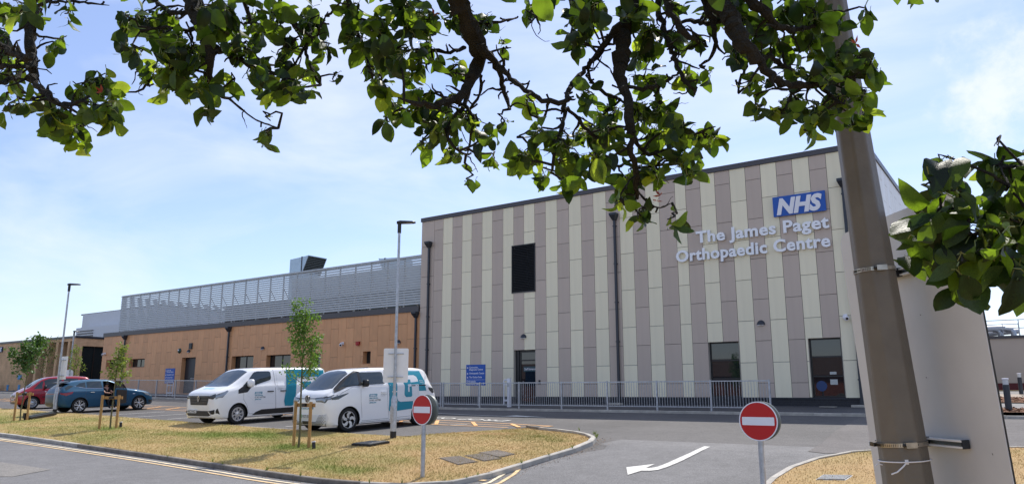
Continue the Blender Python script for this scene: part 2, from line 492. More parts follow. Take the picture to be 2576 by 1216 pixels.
# ------------------------------------------------------------------ kerbs
def resample(path, step):
    pts = [Vector(p) for p in path]; L = [0]
    for a, b in zip(pts, pts[1:]): L.append(L[-1] + (b-a).length)
    n = max(1, int(round(L[-1]/step))); out = []
    for i in range(n+1):
        t = L[-1]*i/n; k = 0
        while k < len(L)-2 and L[k+1] < t: k += 1
        u = (t-L[k])/max(1e-9, L[k+1]-L[k]); out.append(pts[k].lerp(pts[k+1], u))
    return out
def smooth_path(path, k=2):
    p = [Vector(q) for q in path]
    for _ in range(k):
        q = [p[0]]
        for a, b in zip(p, p[1:]): q += [a.lerp(b, .25), a.lerp(b, .75)]
        q.append(p[-1]); p = q
    return p
def kerb(name, path, w, up, m, side=1, step=.915, gap=.008, part='kerb_stone', zf=H, sink=.1, chamfer=.015):
    """side=+1: stones lie to the left of the direction of travel"""
    root = thing(name, None, None); root['kind'] = 'structure'
    pts = resample(path, step)
    for i, (a, b) in enumerate(zip(pts, pts[1:])):
        d = (b-a); L = d.length
        if L < .05: continue
        d.normalize(); nrm = Vector((-d.y, d.x))*side
        mm = m(a, b) if callable(m) else m
        e = gap/2; j = random.uniform(-.003, .003)
        sec = [(0, -sink), (w, -sink), (w, up), (chamfer, up), (0, up-chamfer)]
        bb = MB(); vs = []
        for t in (e, L-e):
            p = a + d*t; z = zf(p.x, p.y)
            for (o, h) in sec: q = p + nrm*o; vs.append((q.x, q.y, z+h+j))
        n = len(sec)
        bb.add(vs, [tuple(range(n)), tuple(range(n, 2*n))[::-1]] + [(k, (k+1) % n, (k+1) % n+n, k+n) for k in range(n)])
        bb.build(part, mm, root, loc=(a.x, a.y, zf(a.x, a.y)))
    return root
ISL_ROAD = [(-75, 12.4), (-45, 11.95), (-30, 11.72), (-24, 11.42), (-18.6, 11.05), (-15.3, 10.74), (-13.2, 10.52), (-11.6, 10.5), (-10.4, 10.85), (-9.55, 11.55), (-9.2, 12.4), (-9.1, 13.5), (-8.98, 14.6), (-8.85, 15.5), (-9.0, 16.5), (-9.55, 17.35), (-10.3, 18.05), (-11.2, 18.6), (-12.5, 19.1), (-13.0, 19.5)]
ISL_PARK = [(-13.0, 19.5), (-14.02, 17.35), (-14.8, 16.03), (-20.2, 16.2), (-27, 16.4), (-37.5, 16.88), (-43.8, 17.0), (-75, 17.5)]
kp = smooth_path(ISL_ROAD, 2)
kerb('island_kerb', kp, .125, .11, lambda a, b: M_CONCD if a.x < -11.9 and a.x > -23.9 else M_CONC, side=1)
kerb('car_park_edging', ISL_PARK, .06, .035, M_EDGE, side=1, chamfer=.004, part='edging_stone')
VERG_R = [(30, 10.9), (0, 10.9), (-2.9, 11.1), (-3.75, 11.7), (-4.05, 12.6), (-4.08, 13.9), (-3.98, 14.75), (-3.72, 15.5), (-3.3, 16.15), (-2.6, 16.9), (-1.8, 17.55), (-.8, 18.1), (2, 18.5), (30, 19)]
kerb('entrance_kerb', smooth_path(VERG_R, 2), .125, .11, M_CONC, side=-1)
kerb('building_kerb', [(-74, 27.0), (-3.0, 27.0), (30, 28.2)], .125, .10, M_CONC, side=1)
kerb('near_kerb', [(-75, 4.2), (-4, 4.2), (30, 4.2)], .125, .11, M_CONC, side=-1, step=3)
def PZ(x, y): return H(x, 27) + .10 + (.15*min(1, max(0, (y-27.1)/3.8)))
grid_sheet('footway', frange(-74, -3.2, 1.5), [27.125, 28, 29, 30, 30.99, 36], PZ, M_PAVE, kind='structure')

# ------------------------------------------------------------------ grass verges
SPOTS = [(-16.4, 13.5, 1.1, .9), (-27.1, 14.0, .9, .7), (-12.5, 11.9, 1.0, 1.1), (-12.0, 13.0, .9, .5), (-19.6, 14.7, 1.5, .8), (-22, 14.2, 1.2, .8), (-17.9, 12.6, .9, .5), (-11.0, 17.0, .9, .75), (-10.2, 16.3, .7, .6), (-24.5, 12.7, 1.6, .5),
         (-28.5, 12.8, 1.6, .5), (-34.6, 13.8, 1.4, .6), (-38, 14, 2.5, .5), (-10.2, 11.9, .5, .35), (-2.3, 16.3, .9, .5), (-1.2, 17.0, .7, .5), (-14.5, 12.4, 1.2, .3), (-31, 15.2, 2, .35)]
BARE = [(-14.6, 14.6, .7, .5), (-13.2, 12.6, .6, .4), (-11.0, 12.6, 1.2, .25), (-34.9, 14.9, .8, .5)]
def greenness(x, y):
    g = .24 + .42*noise.noise(Vector((x*.55, y*.9, 3.1))) + .16*noise.noise(Vector((x*2.2, y*3, 7.7)))
    for (a, b, r, s) in SPOTS:
        d = math.hypot((x-a)*.8, (y-b)*1.5)/r
        if d < 2: g += s*math.exp(-d*d*1.6)
    if x > -5: g -= .15
    return max(0, min(1, g))
def bareness(x, y):
    g = .06 + .45*noise.noise(Vector((x*1.1, y*1.6, 13.1)))
    if x > -14: g += .4*min(1, (x+14)/3)
    for (a, b, r, s) in BARE:
        d = math.hypot(x-a, (y-b)*1.3)/r
        if d < 2: g += s*math.exp(-d*d*1.4)
    return max(0, min(1, g))
def grass_mat(name, blades):
    m = bpy.data.materials.new(name); m.use_nodes = True
    N, L = m.node_tree.nodes, m.node_tree.links; b = N['Principled BSDF']; b.inputs['Roughness'].default_value = .85
    b.inputs['Specular IOR Level'].default_value = .2
    at = N.new('ShaderNodeAttribute'); at.attribute_name = 'green'
    mix = N.new('ShaderNodeMixRGB')
    mix.inputs['Color1'].default_value = (0.66, 0.46, 0.215, 1) if blades else (0.50, 0.36, 0.17, 1)
    mix.inputs['Color2'].default_value = (0.215, 0.285, 0.055, 1) if blades else (0.21, 0.245, 0.055, 1)
    L.new(at.outputs['Fac'], mix.inputs['Fac'])
    out = mix.outputs['Color']
    ab = N.new('ShaderNodeAttribute'); ab.attribute_name = 'bare'
    mb = N.new('ShaderNodeMixRGB'); mb.inputs['Color2'].default_value = (0.47, 0.29, 0.14, 1)
    L.new(ab.outputs['Fac'], mb.inputs['Fac']); L.new(out, mb.inputs['Color1']); out = mb.outputs['Color']
    if blades:
        g = N.new('ShaderNodeNewGeometry'); mr = N.new('ShaderNodeMapRange')
        mr.inputs['To Min'].default_value = .85; mr.inputs['To Max'].default_value = 1.13
        L.new(g.outputs['Random Per Island'], mr.inputs['Value']); fac = mr.outputs[0]
    else:
        co = N.new('ShaderNodeTexCoord'); no = N.new('ShaderNodeTexNoise'); no.inputs['Scale'].default_value = 22; no.inputs['Detail'].default_value = 8; no.inputs['Roughness'].default_value = .75
        L.new(co.outputs['Object'], no.inputs['Vector']); mr = N.new('ShaderNodeMapRange')
        mr.inputs['From Min'].default_value = .3; mr.inputs['From Max'].default_value = .7
        mr.inputs['To Min'].default_value = .6; mr.inputs['To Max'].default_value = 1.3
        L.new(no.outputs['Fac'], mr.inputs['Value']); fac = mr.outputs[0]
        bu = N.new('ShaderNodeBump'); bu.inputs['Strength'].default_value = .8; bu.inputs['Distance'].default_value = .03
        L.new(no.outputs['Fac'], bu.inputs['Height']); L.new(bu.outputs['Normal'], b.inputs['Normal'])
    vm = N.new('ShaderNodeVectorMath'); vm.operation = 'SCALE'
    L.new(out, vm.inputs[0]); L.new(fac, vm.inputs['Scale']); L.new(vm.outputs['Vector'], b.inputs['Base Color'])
    return m
MG, MGB = grass_mat('verge_turf', False), grass_mat('grass_blades', True)
def set_attr(o, fn_list):
    me = o.data
    for nm, fn in fn_list:
        a = me.attributes.new(nm, 'FLOAT', 'POINT')
        a.data.foreach_set('value', [fn(v.co.x+o.location.x, v.co.y+o.location.y) for v in me.vertices])
def verge_z(x, y, hk):          # between the kerb top and a gentle swell
    return H(x, y) + hk + .035*noise.noise(Vector((x*.35, y*.5, 0))) + .012*noise.noise(Vector((x*2, y*2, 5)))
def isl_off(x, y): return .10 - .055*min(1, max(0, (y-11.3)/4.7))
ISL = [tuple(p) for p in kp[:]]
ISL_IN = [(x, y) for x, y in ISL] + ISL_PARK[1:]
# inset a little so the turf ends under the kerb tops
isl_poly = []
for (x, y) in ISL_IN: isl_poly.append((x, y))
vz = lambda x, y: verge_z(x, y, isl_off(x, y))
isl_poly = [(x, y) for x, y in isl_poly if x > -60] + [(-60, 17.3)]
isl_poly = [(-60, 12.2)] + isl_poly
cx, cy = -20, 14.2
def inset(poly, d):
    n = len(poly); out = []
    A = sum(poly[i][0]*poly[(i+1) % n][1]-poly[(i+1) % n][0]*poly[i][1] for i in range(n)); sg = 1 if A > 0 else -1
    for i in range(n):
        a = Vector(poly[i-1]); b = Vector(poly[i]); c = Vector(poly[(i+1) % n])
        t = ((b-a).normalized() + (c-b).normalized())
        if t.length < 1e-6: out.append(poly[i]); continue
        t.normalize(); out.append((b.x - t.y*d*sg, b.y + t.x*d*sg))
    return out
ISLP = inset(isl_poly, .10)
def vz2(x, y): return vz(x, y)
turf = flat_poly('grass_verge', ISLP, 0, MG, .33, zf=lambda x, y: vz2(x, y), kind='structure', smooth=True)
set_attr(turf, (('green', greenness), ('bare', bareness)))
VR = [tuple(p) for p in smooth_path(VERG_R, 2)]
VRP = inset([p for p in VR if p[0] < 24] + [(24, 18.9), (24, 10.9)], .10)
zr = lambda x, y: H(x, y) + .095 + .03*noise.noise(Vector((x*.5, y*.5, 9)))
turf2 = flat_poly('entrance_grass_verge', VRP, 0, MG, .4, zf=zr, kind='structure', smooth=True)
set_attr(turf2, (('green', greenness), ('bare', bareness)))
nearp = [(-74, 4.05), (25, 4.05), (25, -6), (-74, -6)]
turf3 = flat_poly('near_grass_verge', nearp, .08, MG, 2.0, kind='structure')
set_attr(turf3, (('green', greenness), ('bare', bareness)))
def blades(name, poly, zf, n, box, dens):
    vs = []; fs = []; gr = []; ba = []
    random.seed(11); k = 0; tries = 0
    while k < n and tries < n*12:
        tries += 1
        x = random.uniform(box[0], box[1]); y = random.uniform(box[2], box[3])
        if random.random() > dens(x, y) or not inside(poly, x, y): continue
        g = greenness(x, y); bb = bareness(x, y)
        if random.random() < bb*.6: continue
        z = zf(x, y); h = random.uniform(.012, .032)*(1 + .9*g) * (1.0 if random.random() > .03 else 2.0); w = random.uniform(.003, .007)
        a = random.uniform(0, 6.283); la = random.uniform(0, 6.283); ll = h*random.uniform(.1, 1.3)
        c, s_ = math.cos(a)*w, math.sin(a)*w
        i = len(vs)
        vs += [(x-c, y-s_, z-.005), (x+c, y+s_, z-.005), (x+math.cos(la)*ll, y+math.sin(la)*ll, z+h)]
        fs.append((i, i+1, i+2)); gg = min(1, max(0, g + random.uniform(-.25, .25))); gr += [gg]*3; ba += [bb*.5]*3; k += 1
    me = bpy.data.meshes.new(name); me.from_pydata(vs, [], fs); me.materials.append(MGB)
    for nm, ar in (('green', gr), ('bare', ba)):
        a = me.attributes.new(nm, 'FLOAT', 'POINT'); a.data.foreach_set('value', ar)
    o = bpy.data.objects.new(name, me); COL.objects.link(o)
    return o
g1 = blades('grass', ISLP, vz2, 150000, (-45, -8.5, 10.4, 19.6), lambda x, y: max(.12, min(1, 1.15 + (x+9)/32)))
setp(g1, 'short sun-bleached straw and green grass on the long verge beside the road', 'grass', kind='stuff')
g2 = blades('grass', VRP, zr, 45000, (-4.1, 5.5, 10.9, 18.6), lambda x, y: 1)
setp(g2, 'dry golden grass on the verge behind the tall pole', 'grass', kind='stuff')
# ------------------------------------------------------------------ road markings (sheets a few mm above the surface)
def marking(name, poly, off, m, **kw): return flat_poly(name, poly, off+.008, m, .3, kind='structure', **kw)
def line_poly(pts, w):
    pts = [Vector(p) for p in pts]; L = []; Rr = []
    for i, p in enumerate(pts):
        d = (pts[min(i+1, len(pts)-1)] - pts[max(i-1, 0)]).normalized(); n = Vector((-d.y, d.x))*w/2
        L.append((p.x+n.x, p.y+n.y)); Rr.append((p.x-n.x, p.y-n.y))
    return L + Rr[::-1]
def offset_path(path, d):
    pts = [Vector(p) for p in path]; out = []
    for i, p in enumerate(pts):
        t = (pts[min(i+1, len(pts)-1)] - pts[max(i-1, 0)]).normalized(); out.append((p.x + t.y*d, p.y - t.x*d))
    return out
base_line = smooth_path([p for p in ISL_ROAD if p[0] < -11.6 or p[1] < 12.6][:-1] + [(-9.25, 12.3)], 2)
base_line = [p for p in base_line if p.x > -74]
for k, d in enumerate((.32, .55)):
    pl = offset_path(base_line, d)
    if k == 1: pl = pl[:-1]
    marking('double_yellow_line', line_poly(pl, .085), .010, M_YEL if k else mat('pale_yellow_paint', (.74, .62, .42), .75, var=.25, scale=7))
e1 = offset_path(base_line, .32)[-1]; e2 = offset_path(base_line, .55)[-1]
marking('line_end_bar', line_poly([(e1[0]-.08, e1[1]+.02), (e1[0]+.36, e1[1]+.06)], .09), .014, M_YEL)
ARROW = [(-7.04, 14.05), (-6.71, 13.44), (-6.61, 13.85), (-6.45, 13.88), (-6.33, 14.0), (-6.27, 14.25), (-6.235, 14.57), (-6.21, 14.93), (-6.205, 15.28), (-6.20, 15.66), (-6.20, 16.05), (-6.25, 16.64), (-6.41, 16.7), (-6.35, 16.09), (-6.36, 15.69), (-6.38, 15.33), (-6.4, 14.97), (-6.42, 14.53), (-6.46, 14.26), (-6.53, 14.13), (-6.63, 14.1), (-6.62, 14.49)]
marking('white_arrow', ARROW, .012, M_WHITE)
marking('lane_line', line_poly([(-26, 25.1), (-18.7, 24.05), (-15.9, 23.75)], .10), .008, M_WHITE)
marking('lane_arrowhead', [(-17.1, 23.75), (-16.85, 24.35), (-15.05, 23.72)], .012, M_WHITE)
marking('bay_line', line_poly([(-16.45, 19.72), (-15.9, 20.1)], .10), .008, M_WHITE)
for x in (-21.2, -25.9, -28.4, -30.8, -33.2, -38.2, -40.5): marking('bay_line', line_poly([(x, 16.9), (x, 19.6)], .09), .008, M_WHITE)
hz = [(-13.2, 20.35), (-12.75, 20.45), (-16.3, 21.12), (-20, 21.6), (-30, 21.95), (-46, 22.2)]
marking('hatch_edge', line_poly([(-12.75, 20.45), (-16.3, 21.15), (-20, 21.6), (-30, 21.95), (-58, 22.6)], .09), .008, M_ORG)
marking('hatch_edge', line_poly([(-13.85, 19.55), (-16.5, 19.75), (-20, 20.0), (-30, 20.35), (-58, 21.0)], .09), .008, M_ORG)
marking('hatch_edge', line_poly([(-13.2, 20.1), (-16.6, 20.45), (-20, 20.8), (-30, 21.15), (-58, 21.8)], .06), .008, M_ORG)
marking('hatch_edge', line_poly([(-12.75, 20.45), (-12.95, 20.0)], .10), .012, M_ORG)
k = -13.9
while k > -57:
    t = (-k-14)/44
    yb = 19.65 + (1.4*t if k > -58 else 0) - (0 if k < -14 else 0); ya = yb + 1.5 - .35*(1-min(1, (-k-13)/5))
    marking('hatch_bar', line_poly([(k+.35, yb+.1), (k-.75, ya)], .13), .012, M_ORG); k -= 1.75
v, f = text_mesh('DROP OFF', .95, bold=.012, space=1.05)
wv = max(p[0] for p in v)
b = MB(); rr = Matrix.Rotation(R(180-8), 3, 'Z')
b.add([(lambda q: (q.x, q.y, H(q.x, q.y)+.02))(rr @ Vector((p[0]*4.3/wv, p[1]*.75, 0)) + Vector((-15.4, 22.05, 0))) for p in v], f)
b.build('painted_words', M_WHITE, None, kind='structure')

# ------------------------------------------------------------------ main clad building
FY = 30.93
BX0, BX1, BTOP = -27.9, -4.68, 11.34
def panel_column(root, x0, x1, joints, m, holes, y=FY, gap=.009, z0=1.45, z1=11.12):
    zs = [z0] + [z for z in joints if z0+.12 < z < z1-.12] + [z1]
    for a, b in zip(zs, zs[1:]):
        for (p, q, r, s) in sub_rects([(x0+gap, x1-gap, a+gap, b-gap)], holes):
            if q-p < .05 or s-r < .05: continue
            piece('cladding_panel', m, root, p, q, y, y+.03, r, s)
def frame_window(root, x0, x1, z0, z1, depth, mull=(), trans=(), name='window', fw=.06, face=FY):
    yy = face + depth
    b = MB()
    b.box(x0, x0+fw, yy-.03, yy+.05, z0, z1); b.box(x1-fw, x1, yy-.03, yy+.05, z0, z1)
    b.box(x0+fw, x1-fw, yy-.03, yy+.05, z1-fw, z1); b.box(x0+fw, x1-fw, yy-.03, yy+.05, z0, z0+fw)
    for t in trans: b.box(x0+fw, x1-fw, yy-.031, yy+.049, t-.03, t+.03)
    for t in mull: b.box(t-.03, t+.03, yy-.032, yy+.048, z0+fw, z1-fw)
    w = b.build(name, M_FRAME, root)
    xs_ = [x0+fw] + list(mull) + [x1-fw]; zs_ = [z0+fw] + list(trans) + [z1-fw]
    for xa, xb in zip(xs_, xs_[1:]):
        for za, zb in zip(zs_, zs_[1:]):
            g = MB().box(xa-.01, xb+.01, yy, yy+.012, za-.01, zb+.01).build('pane', M_GLASS, w)
    return w
def core_wall(root, x0, x1, z0, z1, holes, m, depth, revm, face=FY, plinth=None):
    b = MB()
    for (p, q, r, s) in sub_rects([(x0, x1, z0, z1)], [(h[0]-.024, h[1]+.024, h[2]-.034, h[3]+.024) for h in holes]): b.box(p, q, face+.05, face+.30, r, s)
    w = b.build('wall', m, root)
    for (p, q, r, s) in holes:
        rv = MB(); rv.box(p-.02, p-.002, face+.031, face+depth+.06, r, s); rv.box(q+.002, q+.02, face+.031, face+depth+.06, r, s)
        rv.box(p-.002, q+.002, face+.031, face+depth+.06, s+.002, s+.02)
        if r > z0+.2: rv.box(p, q, face-.02, face+depth+.06, r-.03, r)
        rv.build('reveal', revm, root)
    bb = MB()
    for (p, q, r, s) in holes: bb.box(p-.1, q+.1, face+1.6, face+1.65, r-.1, s+.1)
    bb.build('room_back', M_DARK, root)
def downpipe(root, x, ztop, zbot, face=FY):
    p = MB(); p.box(x-.055, x+.055, face-.15, face-.05, zbot+.12, ztop-.28)
    o = p.build('downpipe', M_PIPE, root); bevel(o, .012)
    h = MB(); t = ztop
    h.add([(x-.17, face-.33, t), (x+.17, face-.33, t), (x+.17, face-.01, t), (x-.17, face-.01, t),
           (x-.17, face-.33, t-.10), (x+.17, face-.33, t-.10), (x+.17, face-.01, t-.10), (x-.17, face-.01, t-.10),
           (x-.075, face-.17, t-.34), (x+.075, face-.17, t-.34), (x+.075, face-.03, t-.34), (x-.075, face-.03, t-.34)],
          [(0,1,2,3),(0,4,5,1),(1,5,6,2),(2,6,7,3),(3,7,4,0),(4,8,9,5),(5,9,10,6),(6,10,11,7),(7,11,8,4),(8,11,10,9)])
    h.build('hopper', M_PIPE, o)
    c = MB(); z = zbot+1
    while z < ztop-.6: c.box(x-.075, x+.075, face-.16, face, z, z+.05); z += 1.8
    c.build('bracket', M_PIPE, o)
    s = MB(); s.box(x-.065, x+.065, face-.16, face-.04, zbot, zbot+.35); s.build('gully_shoe', M_PIPE, o)
    return o
main = thing('clad_hospital_building', 'tall flat-roofed hospital block in alternating cream-green and taupe vertical panels', 'building', (BX0, FY, 1.1))
DOOR1 = (-21.53, -20.28, 1.12, 3.72); WIN1 = (-11.49, -10.19, 1.47, 3.74); WIN2 = (-7.42, -6.21, 1.47, 3.74); VENT = (-21.67, -20.22, 6.59, 9.05)
H1 = [DOOR1, WIN1, WIN2, VENT]
GJ = [2.85, 4.55, 6.26, 7.96, 9.67]; MJ = [2.03, 3.72, 5.42, 7.12, 8.82, 10.52]
cols = [-27.9, -26.95, -26.31, -25.64, -24.96, -24.3, -23.6, -22.93, -22.23, -21.56, -20.92, -20.26, -19.6, -18.92, -18.24, -17.55, -16.87, -16.18, -15.48, -14.8, -14.13, -13.46, -12.68, -12.17, -11.49, -10.82, -10.15, -9.47, -8.82, -8.16, -7.51, -6.85, -6.19, -5.48, -4.70]
for i, (a, b) in enumerate(zip(cols, cols[1:])):
    if i == 0: panel_column(main, a, b, GJ, M_MAUVE, H1)
    elif i == 1: panel_column(main, a, b, MJ, M_MAUVE, H1)
    elif i == len(cols)-2: panel_column(main, a, b, MJ, M_BEIGE, H1)
    elif i % 2 == 0: panel_column(main, a, b, GJ, M_GREEN, H1)
    else: panel_column(main, a, b, MJ, M_MAUVE, H1)
core_wall(main, BX0, BX1-.02, 1.44, 11.15, [(p, q, max(r, 1.44), s) for p, q, r, s in H1], M_SEAM, .22, M_BEIGE)
# plinth in courses of blue-black brick
pl = MB().box(BX0, DOOR1[0], FY+.06, FY+.3, .9, 1.44).box(DOOR1[1], BX1-.02, FY+.06, FY+.3, .9, 1.44).build('plinth', M_MORT if False else mat('dark_mortar', (.07, .07, .075), .9), main)
pb = MB(); r_ = 0; z = .95
while z < 1.40:
    x = BX0 + (.11 if r_ % 2 else 0)
    while x < BX1-.25:
        if not (DOOR1[0]-.22 < x < DOOR1[1]): pb.box(x, x+.215, FY+.04+random.uniform(0, .006), FY+.08, z, z+.065)
        x += .225
    z += .075; r_ += 1
pb.build('plinth_bricks', M_PLINTH, main, kind='stuff')
MB().box(BX0, BX1, FY-.01, FY+.06, 1.40, 1.44).build('plinth_flashing', M_PIPE, main)
# side wall (facing +X)
SY1 = 78
for (y0, y1) in [(FY+.04+.66*k, FY+.04+.66*(k+1)) for k in range(70)]:
    k = int(round((y0-FY)/.66)); g = (k % 2 == 1)
    zs_ = [1.45] + ([z for z in (GJ if g else MJ)]) + [11.12]
    if k < 9:
        for a, b in zip(zs_, zs_[1:]): piece('cladding_panel', mat('lit_grey_panel', (.86, .84, .78), .42, rnd=.03) if g else mat('lit_cream_panel', (.80, .77, .69), .42, rnd=.03), main, BX1-.03, BX1, y0+.006, y1-.006, a+.009, b-.009)  # paler than the front panels: brighter side light put into the colour
sb = MB().box(BX1-.30, BX1-.04, FY+.06, SY1, .9, 11.15); sb.build('side_wall', M_SEAM, main)
q = MB()
for k in range(9, 70):
    zs_ = [1.45] + (GJ if k % 2 else MJ) + [11.12]
    for a, b in zip(zs_, zs_[1:]): q.box(BX1-.03, BX1, FY+.046+.66*k, FY+.034+.66*(k+1), a+.009, b-.009)
q.build('side_cladding', MATS['lit_cream_panel'], main, kind='stuff')
MB().box(BX0, BX0+.26, FY+.06, SY1, .9, 11.15).build('side_wall', M_MAUVE, main)
MB().box(BX0-.04, BX1+.05, FY-.06, FY+.32, 11.12, 11.34).box(BX1-.32, BX1+.05, FY+.32, SY1, 11.12, 11.34).box(BX0-.04, BX0+.3, FY+.32, SY1, 11.12, 11.34).build('parapet_coping', M_COPE, main)
MB().box(BX0+.3, BX1-.3, FY+.3, SY1, 10.7, 10.8).build('roof', M_PAVE, main)
MB().box(BX0, BX1, SY1-.2, SY1, .9, 11.15).build('rear_wall', M_SEAM, main)
for x, t in ((-27.24, 9.89), (-15.70, 9.93), (-5.62, 9.93)): downpipe(main, x, t, 1.1)
# louvred vent
lv = MB().box(VENT[0], VENT[0]+.05, FY-.03, FY+.1, VENT[2], VENT[3]).box(VENT[1]-.05, VENT[1], FY-.03, FY+.1, VENT[2], VENT[3]).box(VENT[0], VENT[1], FY-.03, FY+.1, VENT[3]-.05, VENT[3]).box(VENT[0], VENT[1], FY-.03, FY+.1, VENT[2], VENT[2]+.05).build('louvred_vent', M_LOUVD, main)
z = VENT[2]+.06
bl = MB()
while z < VENT[3]-.08:
    bl.add([(VENT[0]+.05, FY-.02, z), (VENT[1]-.05, FY-.02, z), (VENT[1]-.05, FY+.06, z+.075), (VENT[0]+.05, FY+.06, z+.075), (VENT[0]+.05, FY-.02, z+.012), (VENT[1]-.05, FY-.02, z+.012), (VENT[1]-.05, FY+.06, z+.087), (VENT[0]+.05, FY+.06, z+.087)], [(0,1,2,3),(4,5,6,7),(0,1,5,4),(3,2,6,7),(0,3,7,4),(1,2,6,5)]); z += .085
bl.build('blades', M_LOUVD, lv)
# staff entrance
w = frame_window(main, DOOR1[0]+.2, DOOR1[1], 1.12, 3.70, .22, trans=(3.22,), name='door', fw=.09)
MB().box(DOOR1[0], DOOR1[0]+.2, FY+.15, FY+.26, 1.12, 3.70).build('door_side_panel', M_FRAME, main)
band = MB().box(-21.10, -20.33, FY+.195, FY+.20, 2.66, 2.92).build('glass_band', mat('dark_teal_film', (.02, .06, .075), .3), w)
text_part('lettering', 'Staff Entrance', .15, M_SIGNW, w, (-21.04, FY+.185, 2.74), (1,0,0), (0,0,1), width=.68, bold=.003)
MB().bar((-21.07, FY+.13, 1.5), (-21.07, FY+.13, 2.2), .03).build('handle', M_GALV, w)
frame_window(main, WIN1[0], WIN1[1], WIN1[2], WIN1[3], .22, trans=(2.22, 2.97))
w2 = frame_window(main, WIN2[0], WIN2[1], WIN2[2], WIN2[3], .22, trans=(2.27, 3.02))
MB().lathe([(0, 0), (.20, 0), (.20, .004), (0, .004)], (-7.08, FY+.212, 1.90), (0, -1, 0), 24).build('blue_disc_sticker', mat('dimmed_blue_film', (.008, .045, .16), .3), w2)  # disc colour darkened to look as if it lies behind the dark pane
MB().box(-6.75, -6.48, FY+.20, FY+.204, 1.95, 2.15).box(-6.74, -6.50, FY+.20, FY+.204, 2.34, 2.44).build('notice', M_PAPER, w2)

# ------------------------------------------------------------------ brown clad wing
CX0 = -62.13
wing = thing('brown_clad_wing', 'long low hospital wing clad in brown stone-coloured panels behind the parked vans', 'building', (CX0, FY, 1.6))
W = [(-57.96, -55.70, 3.55, 4.19), (-50.76, -49.03, 1.60, 4.11), (-44.83, -42.46, 2.75, 4.05), (-41.12, -38.70, 2.75, 4.02), (-36.9, -35.9, 2.55, 4.0), (-32.25, -31.62, 3.29, 3.99), (-29.4, -28.9, 2.6, 4.0), (-61.4, -60.0, 3.5, 4.2)]
x = CX0; i = 0
while x < BX0-.1:
    w_ = .66
    if abs(x+31.0) < .3: w_ = .97
    nx = min(x+w_, BX0)
    if BX0-nx < .3: nx = BX0
    js = [3.72, 5.42] if i % 2 else [2.87, 4.57]
    zb = 1.35 if x > -32 else 1.75
    zs_ = [1.45] + js + [6.06]
    for a, b in zip(zs_, zs_[1:]):
        for (p, q_, r, s) in sub_rects([(x+.007, nx-.007, a+.007, b-.007)], W):
            if q_-p > .05 and s-r > .05: piece('cladding_panel', M_BROWN, wing, p, q_, FY, FY+.03, r, s)
    x = nx; i += 1
core_wall(wing, CX0, BX0-.02, 1.44, 6.08, W, mat('panel_gap_brown', (.10, .055, .03), .8), .35, M_BROWN)
MB().box(CX0, -50.76, FY+.06, FY+.3, .9, 1.44).box(-49.03, BX0-.02, FY+.06, FY+.3, .9, 1.44).build('plinth', M_PLINTH, wing)
MB().box(CX0, CX0+.3, FY+.31, 60, .9, 6.08).build('side_wall', M_BROWN, wing)
MB().box(CX0-.05, BX0-.045, FY-.07, FY+.3, 6.06, 6.37).box(CX0-.05, CX0+.3, FY+.3, 60, 6.06, 6.37).build('parapet_coping', M_COPE, wing)
MB().box(CX0+.3, BX0, FY+.3, 60, 5.85, 5.95).build('roof', M_PAVE, wing)
for x, t in ((-58.69, 6.05), (-45.22, 6.05), (-28.10, 6.04)): downpipe(wing, x, t, 1.2)
for (p, q_, r, s) in W:
    n = 'door' if r < 2 else 'window'
    frame_window(wing, p, q_, r, s, .35, mull=((p+q_)/2,) if (q_-p > 1.9) else (), name=n)
MB().box(-50.7, -49.09, FY+.32, FY+.34, 1.66, 4.05).build('door_leaf', M_PIPE, wing)
text_part('lettering', 'Staff Entrance', .13, M_SIGNW, wing, (-50.0, FY+.31, 2.6), (1,0,0), (0,0,1), width=.6)

# ------------------------------------------------------------------ roof screen
scr = thing('louvred_roof_screen', 'long grey louvred screen hiding plant on the roof of the brown wing', 'screen', (-60.3, FY+.15, 6.38))
zz = [6.50 + .1415*k for k in range(20)]
for z in zz:
    b = MB(); y = FY+.12
    b.add([(-60.3, y, z), (BX0-.05, y, z), (BX0-.05, y+.045, z+.112), (-60.3, y+.045, z+.112), (-60.3, y+.012, z-.006), (BX0-.05, y+.012, z-.006), (BX0-.05, y+.057, z+.106), (-60.3, y+.057, z+.106)],
          [(0,1,2,3),(4,5,6,7),(0,1,5,4),(3,2,6,7),(0,3,7,4),(1,2,6,5)])
    b.build('slat', M_LOUV, scr)
x = -60.27; k = 0
while x < BX0-.1:
    MB().box(x-.03, x+.03, FY+.18, FY+.26, 6.38, 9.22).build('post', M_LOUV, scr)
    MB().bar((x, FY+.26, 8.3), (x, FY+1.5, 6.4), .035).build('brace', M_LOUV, scr)
    x += 1.345
MB().box(-60.33, BX0-.05, FY+.10, FY+.27, 9.19, 9.235).build('top_rail', M_LOUV, scr)
sl_ = MB()
for z in zz: sl_.box(-60.33, -60.29, FY+.3, FY+14, z, z+.085)
sl_.build('return_slats', M_LOUV, scr, kind='stuff')
rs = MB()
for z in zz: rs.box(-60.3, -49, FY+14, FY+14.04, z, z+.085)
rs.build('rear_slats', M_LOUV, scr, kind='stuff')
rp = MB(); x = -60.3
while x < -49: rp.box(x-.04, x+.04, FY+14.05, FY+14.15, 6.38, 9.2); x += 1.345
rp.build('rear_posts', M_LOUV, scr, kind='stuff')
